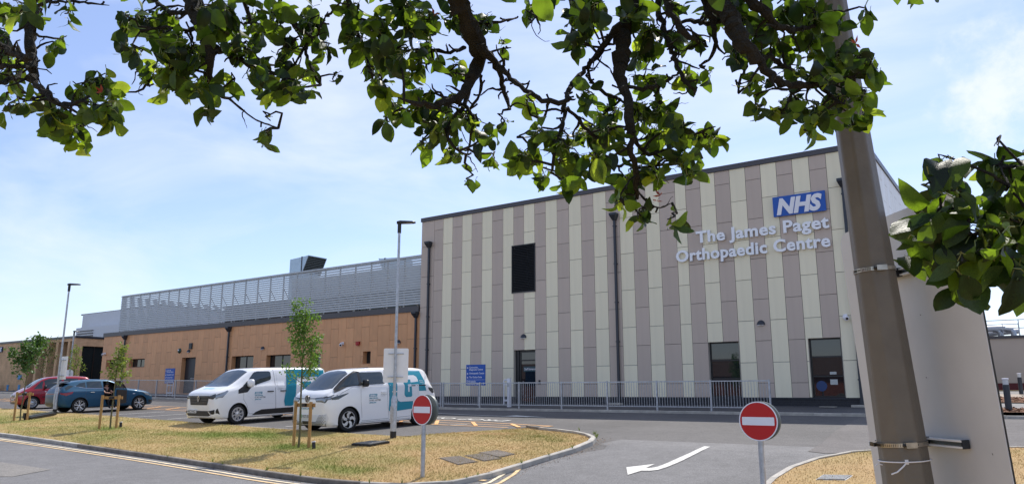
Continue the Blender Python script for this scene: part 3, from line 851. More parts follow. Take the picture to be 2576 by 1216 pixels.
# plant behind it
def box_thing(name, label, cat, x0, x1, y0, y1, z0, z1, m, group=None):
    o = MB().box(x0, x1, y0, y1, z0, z1).build(name, m, None, loc=((x0+x1)/2, (y0+y1)/2, z0)); setp(o, label, cat, group); bevel(o, .03); return o
u1 = thing('air_handling_unit', 'long dark grey air handling unit behind the middle of the roof screen', 'plant unit', (-44, 35.5, 5.95))
MB().box(-52, -37, 35, 38, 6.2, 8.25).build('casing', M_SIGNBACK, u1)
for k in range(8): MB().box(-51.8+1.86*k, -50.2+1.86*k, 34.96, 35, 6.4, 8.05).build('access_panel', M_COPE, u1)
MB().box(-52, -37, 35, 38, 5.95, 6.2).build('base_frame', M_PIPE, u1)
u2 = thing('air_handling_unit', 'taller pale grey plant unit behind the right part of the roof screen', 'plant unit', (-37, 35, 5.95))
MB().box(-43.6, -31.2, 34.6, 38, 8.05, 9.55).build('casing', M_LOUV, u2)
for k in range(6): MB().box(-43.3+2.05*k, -41.5+2.05*k, 34.56, 34.6, 8.2, 9.4).build('access_panel', M_LOUV, u2)
MB().box(-36.9, -29.5, 35.0, 38.2, 5.95, 8.05).build('lower_casing', M_SIGNBACK, u2)
def cowl(x, y, z, s, label, flip=1):
    """square galvanised duct that turns into a mitred hood; x is the blind end, z the lip of the hood"""
    t = thing('roof_cowl', label, 'duct cowl', (x, y, z-3), group=None); f = flip*s; dp = 1.9*s
    MB().prism([(x, y, z-3), (x+1.40*f, y, z-3), (x+1.40*f, y, z+1.17*s), (x, y, z+1.10*s)], (0, dp, 0)).build('duct', M_DUCT, t)
    MB().box(x+1.40*f, x+1.46*f, y-.04, y+dp+.04, z-.06, z+1.21*s).build('flange', M_COPE, t)
    pf = [(x+1.46*f, z-.02), (x+1.52*f, z-.02), (x+2.15*f, z+1.22*s), (x+1.46*f, z+1.18*s)]
    b = MB(); P = [(p[0], y, p[1]) for p in pf]; Q = [(p[0], y+dp, p[1]) for p in pf]
    b.add(P+Q, [(0,1,2,3), (7,6,5,4), (3,2,6,7), (0,3,7,4), (0,1,5,4)]); b.build('hood', M_DUCT, t)
    e = MB(); p1, p2 = pf[1], pf[2]
    for q in (y, y+dp-.05): e.bar((p1[0], q+.02, p1[1]), (p2[0], q+.02, p2[1]), .05)
    e.bar((p1[0], y, p1[1]), (p1[0], y+dp, p1[1]), .05).bar((p2[0], y, p2[1]), (p2[0], y+dp, p2[1]), .05); e.build('hood_rim', M_DUCT, t)
    g = MB(); n = 10
    for i in range(n):
        u = (i+.5)/n; xx = lerp(p1[0], p2[0], u); z_ = lerp(p1[1], p2[1], u); g.box(xx-.06*f, xx-.01*f, y+.03, y+dp-.03, z_-.012, z_+.03)
    g.build('grille', M_SIGNBACK, t)
    MB().add([(p1[0]-.12*f, y+.02, p1[1]+.02), (p2[0]-.12*f, y+.02, p2[1]-.03), (p2[0]-.12*f, y+dp-.02, p2[1]-.03), (p1[0]-.12*f, y+dp-.02, p1[1]+.02)], [(0,1,2,3)]).build('throat', M_DARK, t)
    return t
def fit(px, py, Y):
    r = px-1287.5; u = 608-py; F = 1875*math.cos(PITCH)-u*math.sin(PITCH); Z = 1875*math.sin(PITCH)+u*math.cos(PITCH)
    D = Y/(math.sin(AZ)-(r/F)*math.cos(AZ)); return Vector((D*(math.cos(AZ)+r/F*math.sin(AZ)), Y, EYE+D*Z/F))
cowl(-48.3, 38.0, 10.97, 1.0, 'larger galvanised cowl duct with a slanted grille above the roof screen')
cowl(-36.55, 38.0, 10.10, .85, 'smaller galvanised cowl just showing above the screen beside the lamp post', flip=-1)

# ------------------------------------------------------------------ brick entrance building at the far left
bk = thing('brick_entrance_building', 'low buff brick entrance building with deep vertical piers at the far left', 'building', (-66.87, FY, 1.6))
OP = [(-75.4, -74.0), (-73.6, -72.1), (-71.67, -70.3), (-69.9, -68.2), (-67.85, -67.32)]
wallb = MB()
for (p, q_, r, s) in sub_rects([(-110, -66.87, 1.2, 6.2)], [(a, b, 1.3, 5.95) for a, b in OP]): wallb.box(p, q_, FY+.02, FY+.4, r, s)
for a, b in OP:
    wallb.box(a-.38, a-.001, FY+.4, FY+1.1, 1.2, 6.0); wallb.box(b+.001, b+.06, FY+.4, FY+1.1, 1.2, 6.0)
wallb.build('wall', M_BRICK, bk)
# courses: thin joints cut into the face as raised brick bands
cb = MB(); z = 1.3
while z < 6.15:
    for (p, q_, r, s) in sub_rects([(-92, -66.88, z, z+.065)], [(a, b, 1.3, 5.95) for a, b in OP]):
        xx = p
        while xx < q_-.03:
            xe = min(q_, xx+.44); cb.box(xx, xe-.01, FY+.004, FY+.03, r, s); xx = xe
    z += .0775*2
cb.build('brick_courses', M_BRICK, bk, kind='stuff')
g = MB()
for a, b in OP:
    o = MB().box(a, b, FY+.95, FY+.97, 1.3, 5.95).build('window', M_GLASS, bk)
    MB().box(a, a+.06, FY+.9, FY+.99, 1.3, 5.95).box(b-.06, b, FY+.9, FY+.99, 1.3, 5.95).box(a+.06, b-.06, FY+.9, FY+.99, 3.9, 4.0).build('frame', M_FRAME, o)
MB().box(-67.2, -66.871, FY+.4, FY+.62, 1.2, 6.2).box(-67.2, -66.871, FY+.62, 42, 5.55, 6.2).box(-67.2, -66.871, 41.5, 60, 1.2, 5.55).build('side_wall', M_BRICK, bk)
sg = MB().box(-67.1, -67.08, FY+.62, 41.5, 1.3, 5.55).build('entrance_glazing', mat('entrance_glass', (.008, .02, .025), .06, spec=.22), bk)
for y in (FY+.65, 32.6, 34, 35.4, 36.8, 38.2, 39.6, 41.4): MB().box(-67.12, -67.03, y, y+.06, 1.3, 5.55).build('mullion', M_FRAME, sg)
MB().box(-67.05, -67.03, 31.7, 32.1, 2.6, 3.0).build('window_sticker', M_BLUE, sg)
MB().box(-110, -66.80, FY-.06, FY+.42, 6.2, 6.38).box(-67.25, -66.80, FY+.42, 60, 6.2, 6.38).build('coping', M_PIPE, bk)
MB().box(-110, -67.2, FY+.4, 60, 5.95, 6.05).build('roof', M_PAVE, bk)
MB().box(-67.2, CX0, 41.5, 41.8, 1.2, 6.2).build('link_wall', M_BRICK, bk)
MB().box(-110, -67.3, FY+1.7, FY+1.75, 1.2, 5.9).build('room_back', M_DARK, bk)
ns = thing('blue_wall_sign', 'blue hospital logo sign at the far left edge of the brick building', 'sign', (-81.6, FY-.1, 5.4))
MB().box(-83.1, -80.92, FY-.10, FY-.03, 5.42, 5.92).build('board', mat('navy_sign', (.008, .02, .10), .4), ns)
text_part('lettering', 'NHS', .55, M_SIGNW, ns, (-82.9, FY-.11, 5.47), (1,0,0), (0,0,1), width=1.9, bold=.02, shear=.2)
for i, (xx, zz_, ww, hh, lab) in enumerate([(-76.6, 2.82, .75, .40, 'blue and white poster on the brick wall left of the piers'), (-76.5, 1.85, .42, .5, 'small light blue notice on the brick wall below the poster'), (-78.85, 1.85, .40, .5, 'small light blue notice on the brick wall beside the dark totem')]):
    t = MB().box(xx-ww/2, xx+ww/2, FY-.03, FY, zz_, zz_+hh).build('poster', mat('light_blue_print', (.06, .28, .55), .5, var=.5, scale=4), None, loc=(xx, FY-.03, zz_)); setp(t, lab, 'poster')
tt = thing('information_totem', 'dark narrow information totem standing by the brick wall', 'totem', (-77.9, 29.6, 1.55))
MB().box(-78.1, -77.7, 29.5, 29.62, 1.5, 3.3).build('panel', M_BLACK, tt)
MB().box(-78.06, -77.74, 29.49, 29.5, 2.2, 3.2).build('screen', M_PAPER, tt)
bn = thing('waste_bin', 'rounded dark grey bin against the brick wall at the left edge', 'bin', (-80.4, 30.2, 1.5))
MB().lathe([(0, 0), (.36, 0), (.42, .75), (.40, .85), (.2, 1.0), (0, 1.02)], (-80.3, 30.2, 1.5), (0,0,1), 20).build('body', M_SIGNBACK, bn, smooth=True)
MB().box(-80.5, -80.1, 29.76, 29.9, 2.15, 2.32).build('opening', M_BLACK, bn)
pr = thing('rooftop_plant_room', 'white metal plant room with canopy struts above the entrance building', 'plant room', (-78, 38, 6))
MB().box(-81.1, -66, 38, 46, 6.0, 9.5).build('wall', M_SHEET, pr)
MB().box(-81.3, -65.8, 37.85, 46.1, 9.5, 9.62).build('roof_edge', M_COPE, pr)
a = MB().prism([(-78.6, 38, 6.0), (-78.2, 36.6, 6.0), (-66, 36.6, 6.0), (-66, 38, 6.0)], (0, 0, 3.3)).build('air_duct', M_SHEET, pr)
MB().box(-76.9, -66, 35.5, 36.55, 6.0, 7.8).build('louvred_unit', M_SHEET, pr)
for k in range(5): MB().box(-76.5, -73.5, 35.44, 35.49, 6.4+.25*k, 6.5+.25*k).build('slat', M_COPE, pr)
for xx in (-79.9, -78.6): MB().bar((xx, 37.2, 8.0), (xx+.8, 38, 8.8), .05).bar((xx-.7, 37.3, 8.0), (xx+.6, 37.2, 8.0), .05).build('strut', M_SIGNW, pr)
MB().lathe([(0, 0), (.14, .02), (.16, .1), (.1, .18), (0, .2)], (-79.6, 37.9, 7.1), (0, -1, 0), 12).build('bulkhead_light', M_PIPE, pr)

# ------------------------------------------------------------------ wall fixtures
def bulkhead(x, z, label, m=M_PIPE):
    t = thing('wall_light', label, 'wall light', (x, FY, z), group='half-round wall lights')
    v = []; f = []; n = 12; k = 5
    for j in range(k+1):
        th = math.pi/2*j/k
        for i in range(n+1):
            ph = math.pi*i/n
            v.append((x + .17*math.cos(ph)*math.cos(th), FY - .15*math.sin(ph)*math.cos(th), z-.08+.19*math.sin(th)))
    for j in range(k):
        for i in range(n): a_ = j*(n+1)+i; f.append((a_, a_+1, a_+n+2, a_+n+1))
    f.append(tuple(range(n+1)))
    MB().add(v, f).build('shade', m, t, smooth=True)
    MB().box(x-.12, x+.12, FY-.10, FY-.001, z-.11, z-.083).build('lens', M_SIGNW, t)
bulkhead(-20.95, 4.40, 'half-round black light on the clad block above the staff entrance door')
bulkhead(-9.20, 4.45, 'half-round black light on the clad block between its two ground windows')
bulkhead(-49.94, 4.57, 'small dark light on the brown wing above its door')
bulkhead(-41.53, 4.50, 'half-round dark light on the brown wing over the roof of the first van')
bulkhead(-29.44, 4.45, 'half-round dark light on the brown wing next to its rightmost downpipe')
bulkhead(-59.2, 4.5, 'small dark light at the left end of the brown wing near the sapling')
def camera_dome(x, z, label):
    t = thing('security_camera', label, 'security camera', (x, FY, z), group='white security cameras')
    MB().box(x-.07, x+.07, FY-.05, FY-.001, z-.02, z+.14).build('bracket', M_SIGNW, t)
    MB().lathe([(0, -.02), (.08, -.02), (.095, .02), (.095, .20), (.08, .24), (0, .24)], (x-.02, FY-.10, z+.03), (.45, -.75, -.35), 16).build('housing', M_SIGNW, t, smooth=True)
    MB().lathe([(0, .243), (.05, .243), (.05, .25), (0, .25)], (x-.02, FY-.10, z+.03), (.45, -.75, -.35), 16).build('lens', M_BLACK, t)
camera_dome(-5.95, 4.47, 'white bullet camera at the right end of the clad block beside its corner downpipe')
camera_dome(-33.96, 4.46, 'white camera on the brown wing left of the red alarm sounder')
camera_dome(-61.69, 4.66, 'white camera at the far left corner of the brown wing')
al = thing('alarm_sounder', 'small red alarm sounder on the brown wing', 'alarm', (-32.64, FY, 4.47))
MB().prism([(-32.78, FY-.001, 4.40), (-32.78, FY-.001, 4.58), (-32.52, FY-.001, 4.58), (-32.52, FY-.001, 4.40), (-32.58, FY-.001, 4.34), (-32.72, FY-.001, 4.34)], (0, -.12, 0)).build('casing', M_ALARM, al)
MB().lathe([(0, .0), (.05, .0), (.04, .03), (0, .035)], (-32.65, FY-.12, 4.45), (0, -1, 0), 12).build('beacon', M_RED, al)
ab = thing('alarm_box', 'oval dark green alarm box on the brown wing left of its door', 'alarm', (-51.11, FY, 4.6))
MB().lathe([(0, .12), (.10, .12), (.17, .07), (.19, 0)], (-51.11, FY-.001, 4.62), (0, -1, 0), 16).build('casing', mat('dark_green_plastic', (.02, .06, .05), .35), ab, smooth=True)
MB().lathe([(0, .125), (.06, .125), (.06, .13), (0, .13)], (-51.11, FY-.001, 4.66), (0, -1, 0), 12).build('badge', M_SIGNW, ab)
vb = thing('wall_vent', 'small dark rectangular vent above the door of the brown wing', 'vent', (-49.73, FY, 4.86))
MB().box(-49.9, -49.55, FY-.08, FY-.001, 4.70, 5.12).build('casing', M_PIPE, vb)
for k in range(4): MB().box(-49.87, -49.58, FY-.10, FY-.081, 4.74+.09*k, 4.78+.09*k).build('slat', M_BLACK, vb)
ic = thing('door_intercom', 'small black door intercom to the right of the staff entrance', 'intercom', (-20.02, FY, 2.15))
MB().box(-20.06, -19.97, FY-.04, FY-.001, 2.05, 2.24).build('casing', M_BLACK, ic)
MB().lathe([(0, 0), (.015, 0), (.015, .008), (0, .008)], (-20.015, FY-.04, 2.1), (0, -1, 0), 8).build('button', M_GALV, ic)
for (x, lab) in ((-15.75, 'pale concrete splash block under the middle downpipe of the clad block'), (-5.65, 'pale concrete splash block under the corner downpipe of the clad block'), (-6.7, 'thin white kerbside slab by the right window of the clad block')):
    zb_ = PZ(x, 30.4)
    y0 = 30.35 if 'thin' not in lab else 30.0
    t = MB().box(x-.28, x+.28, y0, y0+.4, zb_, zb_+(.09 if 'thin' not in lab else .03)).build('splash_block', M_CONC, None, loc=(x, y0, zb_)); setp(t, lab, 'concrete block'); bevel(t, .015)

# ------------------------------------------------------------------ facade sign
sgn = thing('hospital_logo_sign', 'blue rectangular logo sign with italic white letters at the top of the clad block', 'sign', (-8.36, FY-.12, 8.75))
MB().box(-8.36, -6.30, FY-.12, FY-.06, 8.75, 9.58).build('board', M_BLUE, sgn)
MB().box(-8.0, -7.8, FY-.06, FY, 8.9, 9.4).box(-6.9, -6.7, FY-.06, FY, 8.9, 9.4).build('fixing', M_GALV, sgn)
letters('NHS', .88, M_SIGNW, sgn, (-8.22, FY-.135, 8.845), (1,0,0), (0,0,1), 1.80, bold=.045, shear=.22, ext=.012, space=1.0)
nm = thing('hospital_name_lettering', 'raised pale metal letters spelling the centre name in two lines below the blue sign', 'lettering', (-12.7, FY-.12, 7.3))
letters('The James Paget', .70, M_LETTER, nm, (-11.74, FY-.09, 8.055), (1,0,0), (0,0,1), 5.50, bold=.020, ext=.04, space=1.06)
letters('Orthopaedic Centre', .70, M_LETTER, nm, (-12.70, FY-.09, 7.30), (1,0,0), (0,0,1), 6.45, bold=.020, ext=.04, space=1.06)

# ------------------------------------------------------------------ guard railings
def railing(name, label, xa, xb, n, grp, Y=27.22):
    t = thing(name, label, 'railing', (xa, Y, PZ(xa, Y)), group=grp)
    xs_ = [xa + (xb-xa)*i/n for i in range(n+1)]
    for x in xs_:
        z = PZ(x, Y); MB().box(x-.03, x+.03, Y-.03, Y+.03, z-.05, z+1.12).build('post', M_GALV, t)
    bal = MB()
    for a, b in zip(xs_, xs_[1:]):
        za, zb = PZ(a, Y), PZ(b, Y)
        MB().bar((a+.03, Y, za+1.08), (b-.03, Y, zb+1.08), .04, .04).build('top_rail', M_GALV, t)
        MB().bar((a+.03, Y, za+.14), (b-.03, Y, zb+.14), .035, .035).build('bottom_rail', M_GALV, t)
        m_ = int((b-a)/.105)
        for k in range(1, m_):
            x = a + (b-a)*k/m_; z = lerp(za, zb, k/m_); bal.box(x-.007, x+.007, Y-.007, Y+.007, z+.15, z+1.06)
    bal.build('balusters', M_GALV, t, kind='stuff')
railing('guard_railing', 'grey galvanised guard railing along the kerb in front of the green and taupe clad block', -22.97, -7.95, 7, 'guard railings along the building')
railing('guard_railing', 'grey galvanised guard railing along the kerb in front of the brown wing behind the cars', -60.5, -23.1, 17, 'guard railings along the building')

# ------------------------------------------------------------------ wayfinding signs and hoops
def wayfinder(x0, x1, z0, z1, Y, label):
    t = thing('direction_sign', label, 'sign', ((x0+x1)/2, Y, PZ(x0, Y)), group='blue wayfinding signs')
    MB().box(x0, x1, Y-.02, Y+.02, z0, z1).build('board', M_BLUE, t)
    pz = PZ((x0+x1)/2, Y)
    MB().tube([((x0+x1)/2+.12, Y+.06, pz), ((x0+x1)/2+.12, Y+.06, z1-.05)], .035, 10).build('post', M_GALV, t, smooth=True)
    s = (x1-x0)/1.12; h = (z1-z0)
    def tx(txt, u, v_, w): text_part('lettering', txt, .115*s, M_SIGNW, t, (x0+u*s, Y-.024, z1-v_*h), (1,0,0), (0,0,1), width=w*s, bold=.002)
    tx('Community', .19, .17, .50); tx('Diagnostic Centre', .19, .275, .80); tx('Orthopaedic Centre', .19, .455, .88); tx('The Oulton Suite', .19, .64, .75)
    tx('Orthopaedic', .04, .845, .54); tx("Outpatient's Centre", .04, .955, .82)
    MB().box(x0, x1, Y-.024, Y-.021, z1-.735*h, z1-.725*h).build('rule', M_SIGNW, t)
    for v_ in (.15, .435, .62):
        zc = z1-v_*h; b = MB(); x = x0+.05*s
        b.prism([(x, Y-.024, zc), (x+.045, Y-.024, zc+.045), (x+.06, Y-.024, zc+.032), (x+.035, Y-.024, zc+.009), (x+.10, Y-.024, zc+.009), (x+.10, Y-.024, zc-.009), (x+.035, Y-.024, zc-.009), (x+.06, Y-.024, zc-.032), (x+.045, Y-.024, zc-.045)], (0, -.002, 0)); b.build('arrow', M_SIGNW, t)
    zc = z1-.9*h; x = x1-.05*s
    MB().prism([(x, Y-.024, zc), (x-.045, Y-.024, zc+.045), (x-.06, Y-.024, zc+.032), (x-.035, Y-.024, zc+.009), (x-.10, Y-.024, zc+.009), (x-.10, Y-.024, zc-.009), (x-.035, Y-.024, zc-.009), (x-.06, Y-.024, zc-.032), (x-.045, Y-.024, zc-.045)], (0, -.002, 0)).build('arrow', M_SIGNW, t)
wayfinder(-22.71, -21.57, 1.98, 2.96, 28.6, 'blue direction sign behind the railing in front of the clad block')
wayfinder(-48.75, -47.65, 2.25, 3.25, 28.6, 'blue direction sign behind the railing in front of the brown wing')
def hoop(x0, x1, zt, Y, label):
    t = thing('metal_hoop', label, 'hoop', ((x0+x1)/2, Y, PZ(x0, Y)), group='white metal hoops'); zb_ = PZ(x0, Y); r = .08
    pts = [(x0, Y, zb_), (x0, Y, zt-r)] + [(x0+r-r*math.cos(a*math.pi/8), Y, zt-r+r*math.sin(a*math.pi/8)) for a in range(1, 5)] + [(x1-r+r*math.sin(a*math.pi/8), Y, zt-r+r*math.cos(a*math.pi/8)) for a in range(0, 4)] + [(x1, Y, zt-r), (x1, Y, zb_)]
    MB().tube(pts, .032, 8).build('frame', M_SIGNW, t, smooth=True)
    MB().bar((x0, Y, zb_+.22), (x1, Y, zb_+.22), .04, .09).bar((x0, Y, zt-.22), (x1, Y, zt-.22), .03, .05).build('crossbar', M_SIGNW, t)
hoop(-20.99, -20.58, 2.24, 29.3, 'white metal hoop in front of the clad block left of the staff door')
hoop(-48.15, -47.45, 2.34, 28.45, 'white metal hoop in front of the brown wing beside its direction sign')
bo = thing('short_bollard', 'short white bollard post at the staff entrance door', 'bollard', (-19.75, 28.0, PZ(-19.75, 28)))
MB().box(-19.83, -19.69, 27.93, 28.07, PZ(-19.8, 28), 2.28).build('post', M_SIGNW, bo)
MB().box(-19.82, -19.70, 27.92, 27.925, 1.9, 2.1).build('plate', M_GALV, bo)

# ------------------------------------------------------------------ right-hand background
rb = thing('beige_rendered_building', 'low beige rendered building with a maroon base at the right edge', 'building', (0, 56, 1.75))
MB().box(-6, 40, 56, 80, 2.22, 4.95).build('wall', M_RENDER, rb)
MB().box(-6.0, 40, 55.97, 79, 1.2, 2.22).build('base_band', M_MAROON, rb)
MB().box(-6.1, 40.1, 55.9, 80.1, 4.95, 5.12).build('roof_edge', M_COPE, rb)
rl = thing('roof_railing', 'thin grey safety railing along the roof of the beige building', 'railing', (0, 56.3, 5.1))
rt = MB()
for z in (5.6, 6.12): rt.bar((-5.5, 56.4, z), (30, 56.4, z), .045)
rt.build('rail', M_GALV, rl)
for x in (-5.4, -3.0, -.85, 1.3, 3.6, 5.9, 8): MB().bar((x, 56.4, 5.12), (x, 56.4, 6.14), .05).build('post', M_GALV, rl)
dt = thing('roof_duct', 'silver lagged duct with elbows on the roof of the beige building', 'duct', (-2, 58, 5.1))
MB().tube([(-3.6, 58, 5.72), (-1.6, 58, 5.72)], .20, 12).tube([(-3.6, 58.5, 5.35), (-.9, 58.5, 5.55)], .16, 12).build('duct', M_SHEET, dt, smooth=True)
for x in (-1.9, -1.2): MB().tube([(x-.4, 58, 5.65), (x-.1, 58, 5.6), (x, 58, 5.4), (x, 58, 5.1)], .17, 10).build('elbow', M_GALV, dt, smooth=True)
MB().bar((-1.75, 57.7, 5.1), (-1.75, 57.7, 6.0), .04).bar((-.9, 57.7, 5.1), (-.9, 57.7, 6.0), .04).bar((-3, 57.7, 5.95), (-.9, 57.7, 5.95), .04).build('support_frame', M_GALV, dt)
def strip(name, y0, y1, off, m, **kw):
    grid_sheet(name, frange(-4.4, 36, 2), [y0, (y0+y1)/2, y1], lambda x, y: H(x, y)+off, m, **kw)
strip('mulch_bed', 28.6, 31.2, .12, M_MULCH, kind='structure'); strip('path', 31.2, 36.5, .06, mat('grey_path', (.22, .21, .2), .9, var=.1), kind='structure')
strip('mulch_bed', 36.5, 42.0, .10, M_MULCH, kind='structure'); strip('path', 42.0, 47.8, .06, M_PATH, kind='structure'); strip('path', 47.8, 54, .05, mat('grey_path', (.22, .21, .2), .9), kind='structure'); strip('lawn_strip', 54, 56, .06, MG, kind='structure')
ch = MB()
for (y0, y1) in ((28.7, 31.1), (36.6, 41.9)):
    for _ in range(2600):
        x = random.uniform(-2.8, 5); y = random.uniform(y0, y1); z = H(x, y)+.11+random.uniform(0, .05); a = random.uniform(0, 6.28); l = random.uniform(.02, .07); w_ = l*.4
        d = Vector((math.cos(a), math.sin(a), random.uniform(-.5, .5)))*l; n_ = Vector((-math.sin(a), math.cos(a), random.uniform(-.6, .6)))*w_
        c = Vector((x, y, z)); ch.add([c-d-n_, c+d-n_, c+d+n_, c-d+n_], [(0,1,2,3)])
o = ch.build('bark_chips', mat('bark_chip', (.20, .095, .05), .9, var=.5, scale=6), None); setp(o, 'loose reddish bark chips in the planting beds behind the bollards', 'bark chips', kind='stuff')
def bollard(x, y, label):
    z = H(x, y)+.08; t = thing('bollard_light', label, 'bollard light', (x, y, z), group='black bollard lights')
    MB().lathe([(0, 0), (.10, 0), (.095, .86), (0, .86)], (x, y, z), (0,0,1), 20).build('column', M_PIPE, t, smooth=True)
    MB().lathe([(.085, .86), (.085, 1.03)], (x, y, z), (0,0,1), 20).build('lens', mat('frosted_lens', (.55, .58, .6), .15, spec=.8), t, smooth=True)
    MB().lathe([(0, .86), (.03, .86), (.03, 1.03)], (x, y, z), (0,0,1), 10).build('lamp_core', M_PIPE, t)
    MB().lathe([(.10, 1.03), (.10, 1.06), (.09, 1.07), (0, 1.075), (0, 1.03)], (x, y, z), (0,0,1), 20).build('cap', M_SIGNW, t, smooth=True)
bollard(-1.02, 29.88, 'nearer black bollard light with clear lens in the front mulch bed')
bollard(-.98, 47.0, 'farther black bollard light on the pale path')
# the houses across the road, which the ground-floor windows mirror
hs = thing('red_brick_house', 'red brick house with a tiled roof across the main road', 'house', (-40, -16, -.1))
MB().box(-75, -12, -24, -16, -.3, 3.3).build('wall', M_RBRICK, hs)
MB().prism([(-76, -15.5, 3.3), (-76, -24.5, 3.3), (-76, -20, 5.3)], (65, 0, 0)).build('roof', M_ROOFT, hs)
for k in range(12):
    x = -72+5.2*k
    for z in (1.0,):
        o = MB().box(x, x+1.5, -16.0, -15.95, z, z+1.2).build('window', M_GLASS, hs)
        MB().box(x-.06, x, -16, -15.92, z-.06, z+1.26).box(x+1.5, x+1.56, -16, -15.92, z-.06, z+1.26).box(x, x+1.5, -16, -15.92, z+1.2, z+1.26).box(x, x+1.5, -16, -15.92, z-.06, z).build('frame', M_SIGNW, o)
# ------------------------------------------------------------------ lamp posts
def lamp_post(x, y, z, h, label, headdir, board=None, thick=True, r0=.085, r1=.043):
    t = thing('lamp_post', label, 'lamp post', (x, y, z), group='galvanised lamp posts')
    if thick:
        MB().tube([(x, y, z-.3), (x, y, z+.17)], r0+.002, 20).build('black_base', M_BLACK, t, smooth=True)
        MB().tube([(x, y, z+.17), (x, y, z+1.03), (x, y, z+1.15)], [r0, r0, r1+.008], 20).build('lower_column', M_GALV, t, smooth=True)
        MB().box(x-.06, x+.06, y-r0-.004, y-r0+.02, z+.4, z+.85).build('access_door', M_GALV, t)
        MB().bar((x+r0-.01, y, z+.98), (x+r0+.03, y, z+.98), .03).build('lock', M_GALV, t)
    s = z+1.15 if thick else z-.2
    MB().tube([(x, y, s), (x, y, z+h-.35)], [r1, r1*.85], 16).build('column', M_GALV, t, smooth=True)
    MB().tube([(x, y, z+h-.36), (x, y, z+h-.08)], .055, 16).build('spigot', M_BLACK, t, smooth=True)
    d = Vector((headdir[0], headdir[1], .04)).normalized(); n = Vector((-d.y, d.x, 0)); c = Vector((x, y, z+h-.06)) - d*.08
    b = MB(); sec = [(0, .05, .05), (.10, .075, .065), (.3, .11, .045), (.48, .10, .03), (.55, .05, .02)]; vs = []
    for (l, w_, hh) in sec:
        p = c + d*l; vs += [p-n*w_, p-n*w_*.7+Vector((0,0,hh)), p+n*w_*.7+Vector((0,0,hh)), p+n*w_, p+n*w_*.9-Vector((0,0,.02)), p-n*w_*.9-Vector((0,0,.02))]
    fs = [(0,1,2,3,4,5), tuple(range(24, 30))[::-1]]
    for i in range(4):
        for k in range(6): fs.append((i*6+k, i*6+(k+1) % 6, i*6+6+(k+1) % 6, i*6+6+k))
    b.add(vs, fs); hd = b.build('lamp_head', M_BLACK, t)
    g = MB(); p0, p1 = c+d*.2-Vector((0,0,.024)), c+d*.46-Vector((0,0,.024)); g.add([p0-n*.06, p0+n*.06, p1+n*.06, p1-n*.06], [(0,1,2,3)]); g.build('led_panel', mat('led_cover', (.5, .5, .48), .2), hd)
    return t
def rounded_rect(w, h, r, n=5):
    out = []
    for (cx_, cy_, a0) in ((w/2-r, h/2-r, 0), (-w/2+r, h/2-r, 90), (-w/2+r, -h/2+r, 180), (w/2-r, -h/2+r, 270)):
        for k in range(n+1): a = R(a0+90*k/n); out.append((cx_+r*math.cos(a), cy_+r*math.sin(a)))
    return out
def sign_board(label, c, tang, w, h, m_back, rails=True, back_to=None, r=.04, off=.07):
    """board centred on c, surface direction tang (horizontal); rails on the viewer side"""
    c = Vector(c); u = Vector((tang[0], tang[1], 0)).normalized(); nn = Vector((u.y, -u.x, 0))
    if nn.dot(Vector((0, 0, 0))-Vector((c.x, c.y, 0))) < 0: nn = -nn
    t = thing('sign_board', label, 'sign', tuple(c))
    pts = [c + u*p[0] + Vector((0,0,p[1])) for p in rounded_rect(w, h, r)]
    MB().prism(pts, -nn*.004).build('plate', m_back, t)
    if rails:
        for z in (-.34*h, .34*h):
            b = MB(); q = c + Vector((0,0,z)) + nn*.017
            b.bar(q-u*w*.31, q+u*w*.31, .03, .022); b.build('rail', M_GALV, t)
            MB().tube([q + nn*.02 + u*.055, q + nn*.11 + u*.05, q + nn*.135, q + nn*.11 - u*.05, q + nn*.02 - u*.055], .008, 6).build('clip', M_GALV, t)
    return t
L2 = (-15.02, 15.67); z = H(*L2)+.05
lamp_post(L2[0], L2[1], z, 6.18, 'tall galvanised lamp post in the verge in front of the nearer van', (.82, .57))
to = Vector((math.sin(AZ), -math.cos(AZ)))
fw_ = Vector((math.cos(AZ), math.sin(AZ)))
sign_board('white rear of a rectangular sign on the lamp post in front of the nearer van', (L2[0]+fw_.x*.10, L2[1]+fw_.y*.10, 2.41), (.819, .574), .71, .96, M_ALUW)
L1 = (-36.34, 16.26); z = H(*L1)+.05
lamp_post(L1[0], L1[1], z, 5.83, 'galvanised lamp post in the verge between the red and blue cars', (.75, .65))
sign_board('white rear of a narrow looking sign on the lamp post between the two cars', (L1[0]+.05, L1[1]+.10, 2.74), (1, .05), .72, 1.03, M_ALUW)
L3 = (-57.9, 26.62)
lamp_post(L3[0], L3[1], 1.25, 4.85, 'farther slim lamp post in front of the brick entrance building', (-.4, .9), thick=False, r1=.06)
sign_board('small pale sign plate on the farther slim lamp post', (L3[0]-.3, L3[1]+.1, 3.0), (1, .1), 1.0, .55, M_ALUW, rails=False)

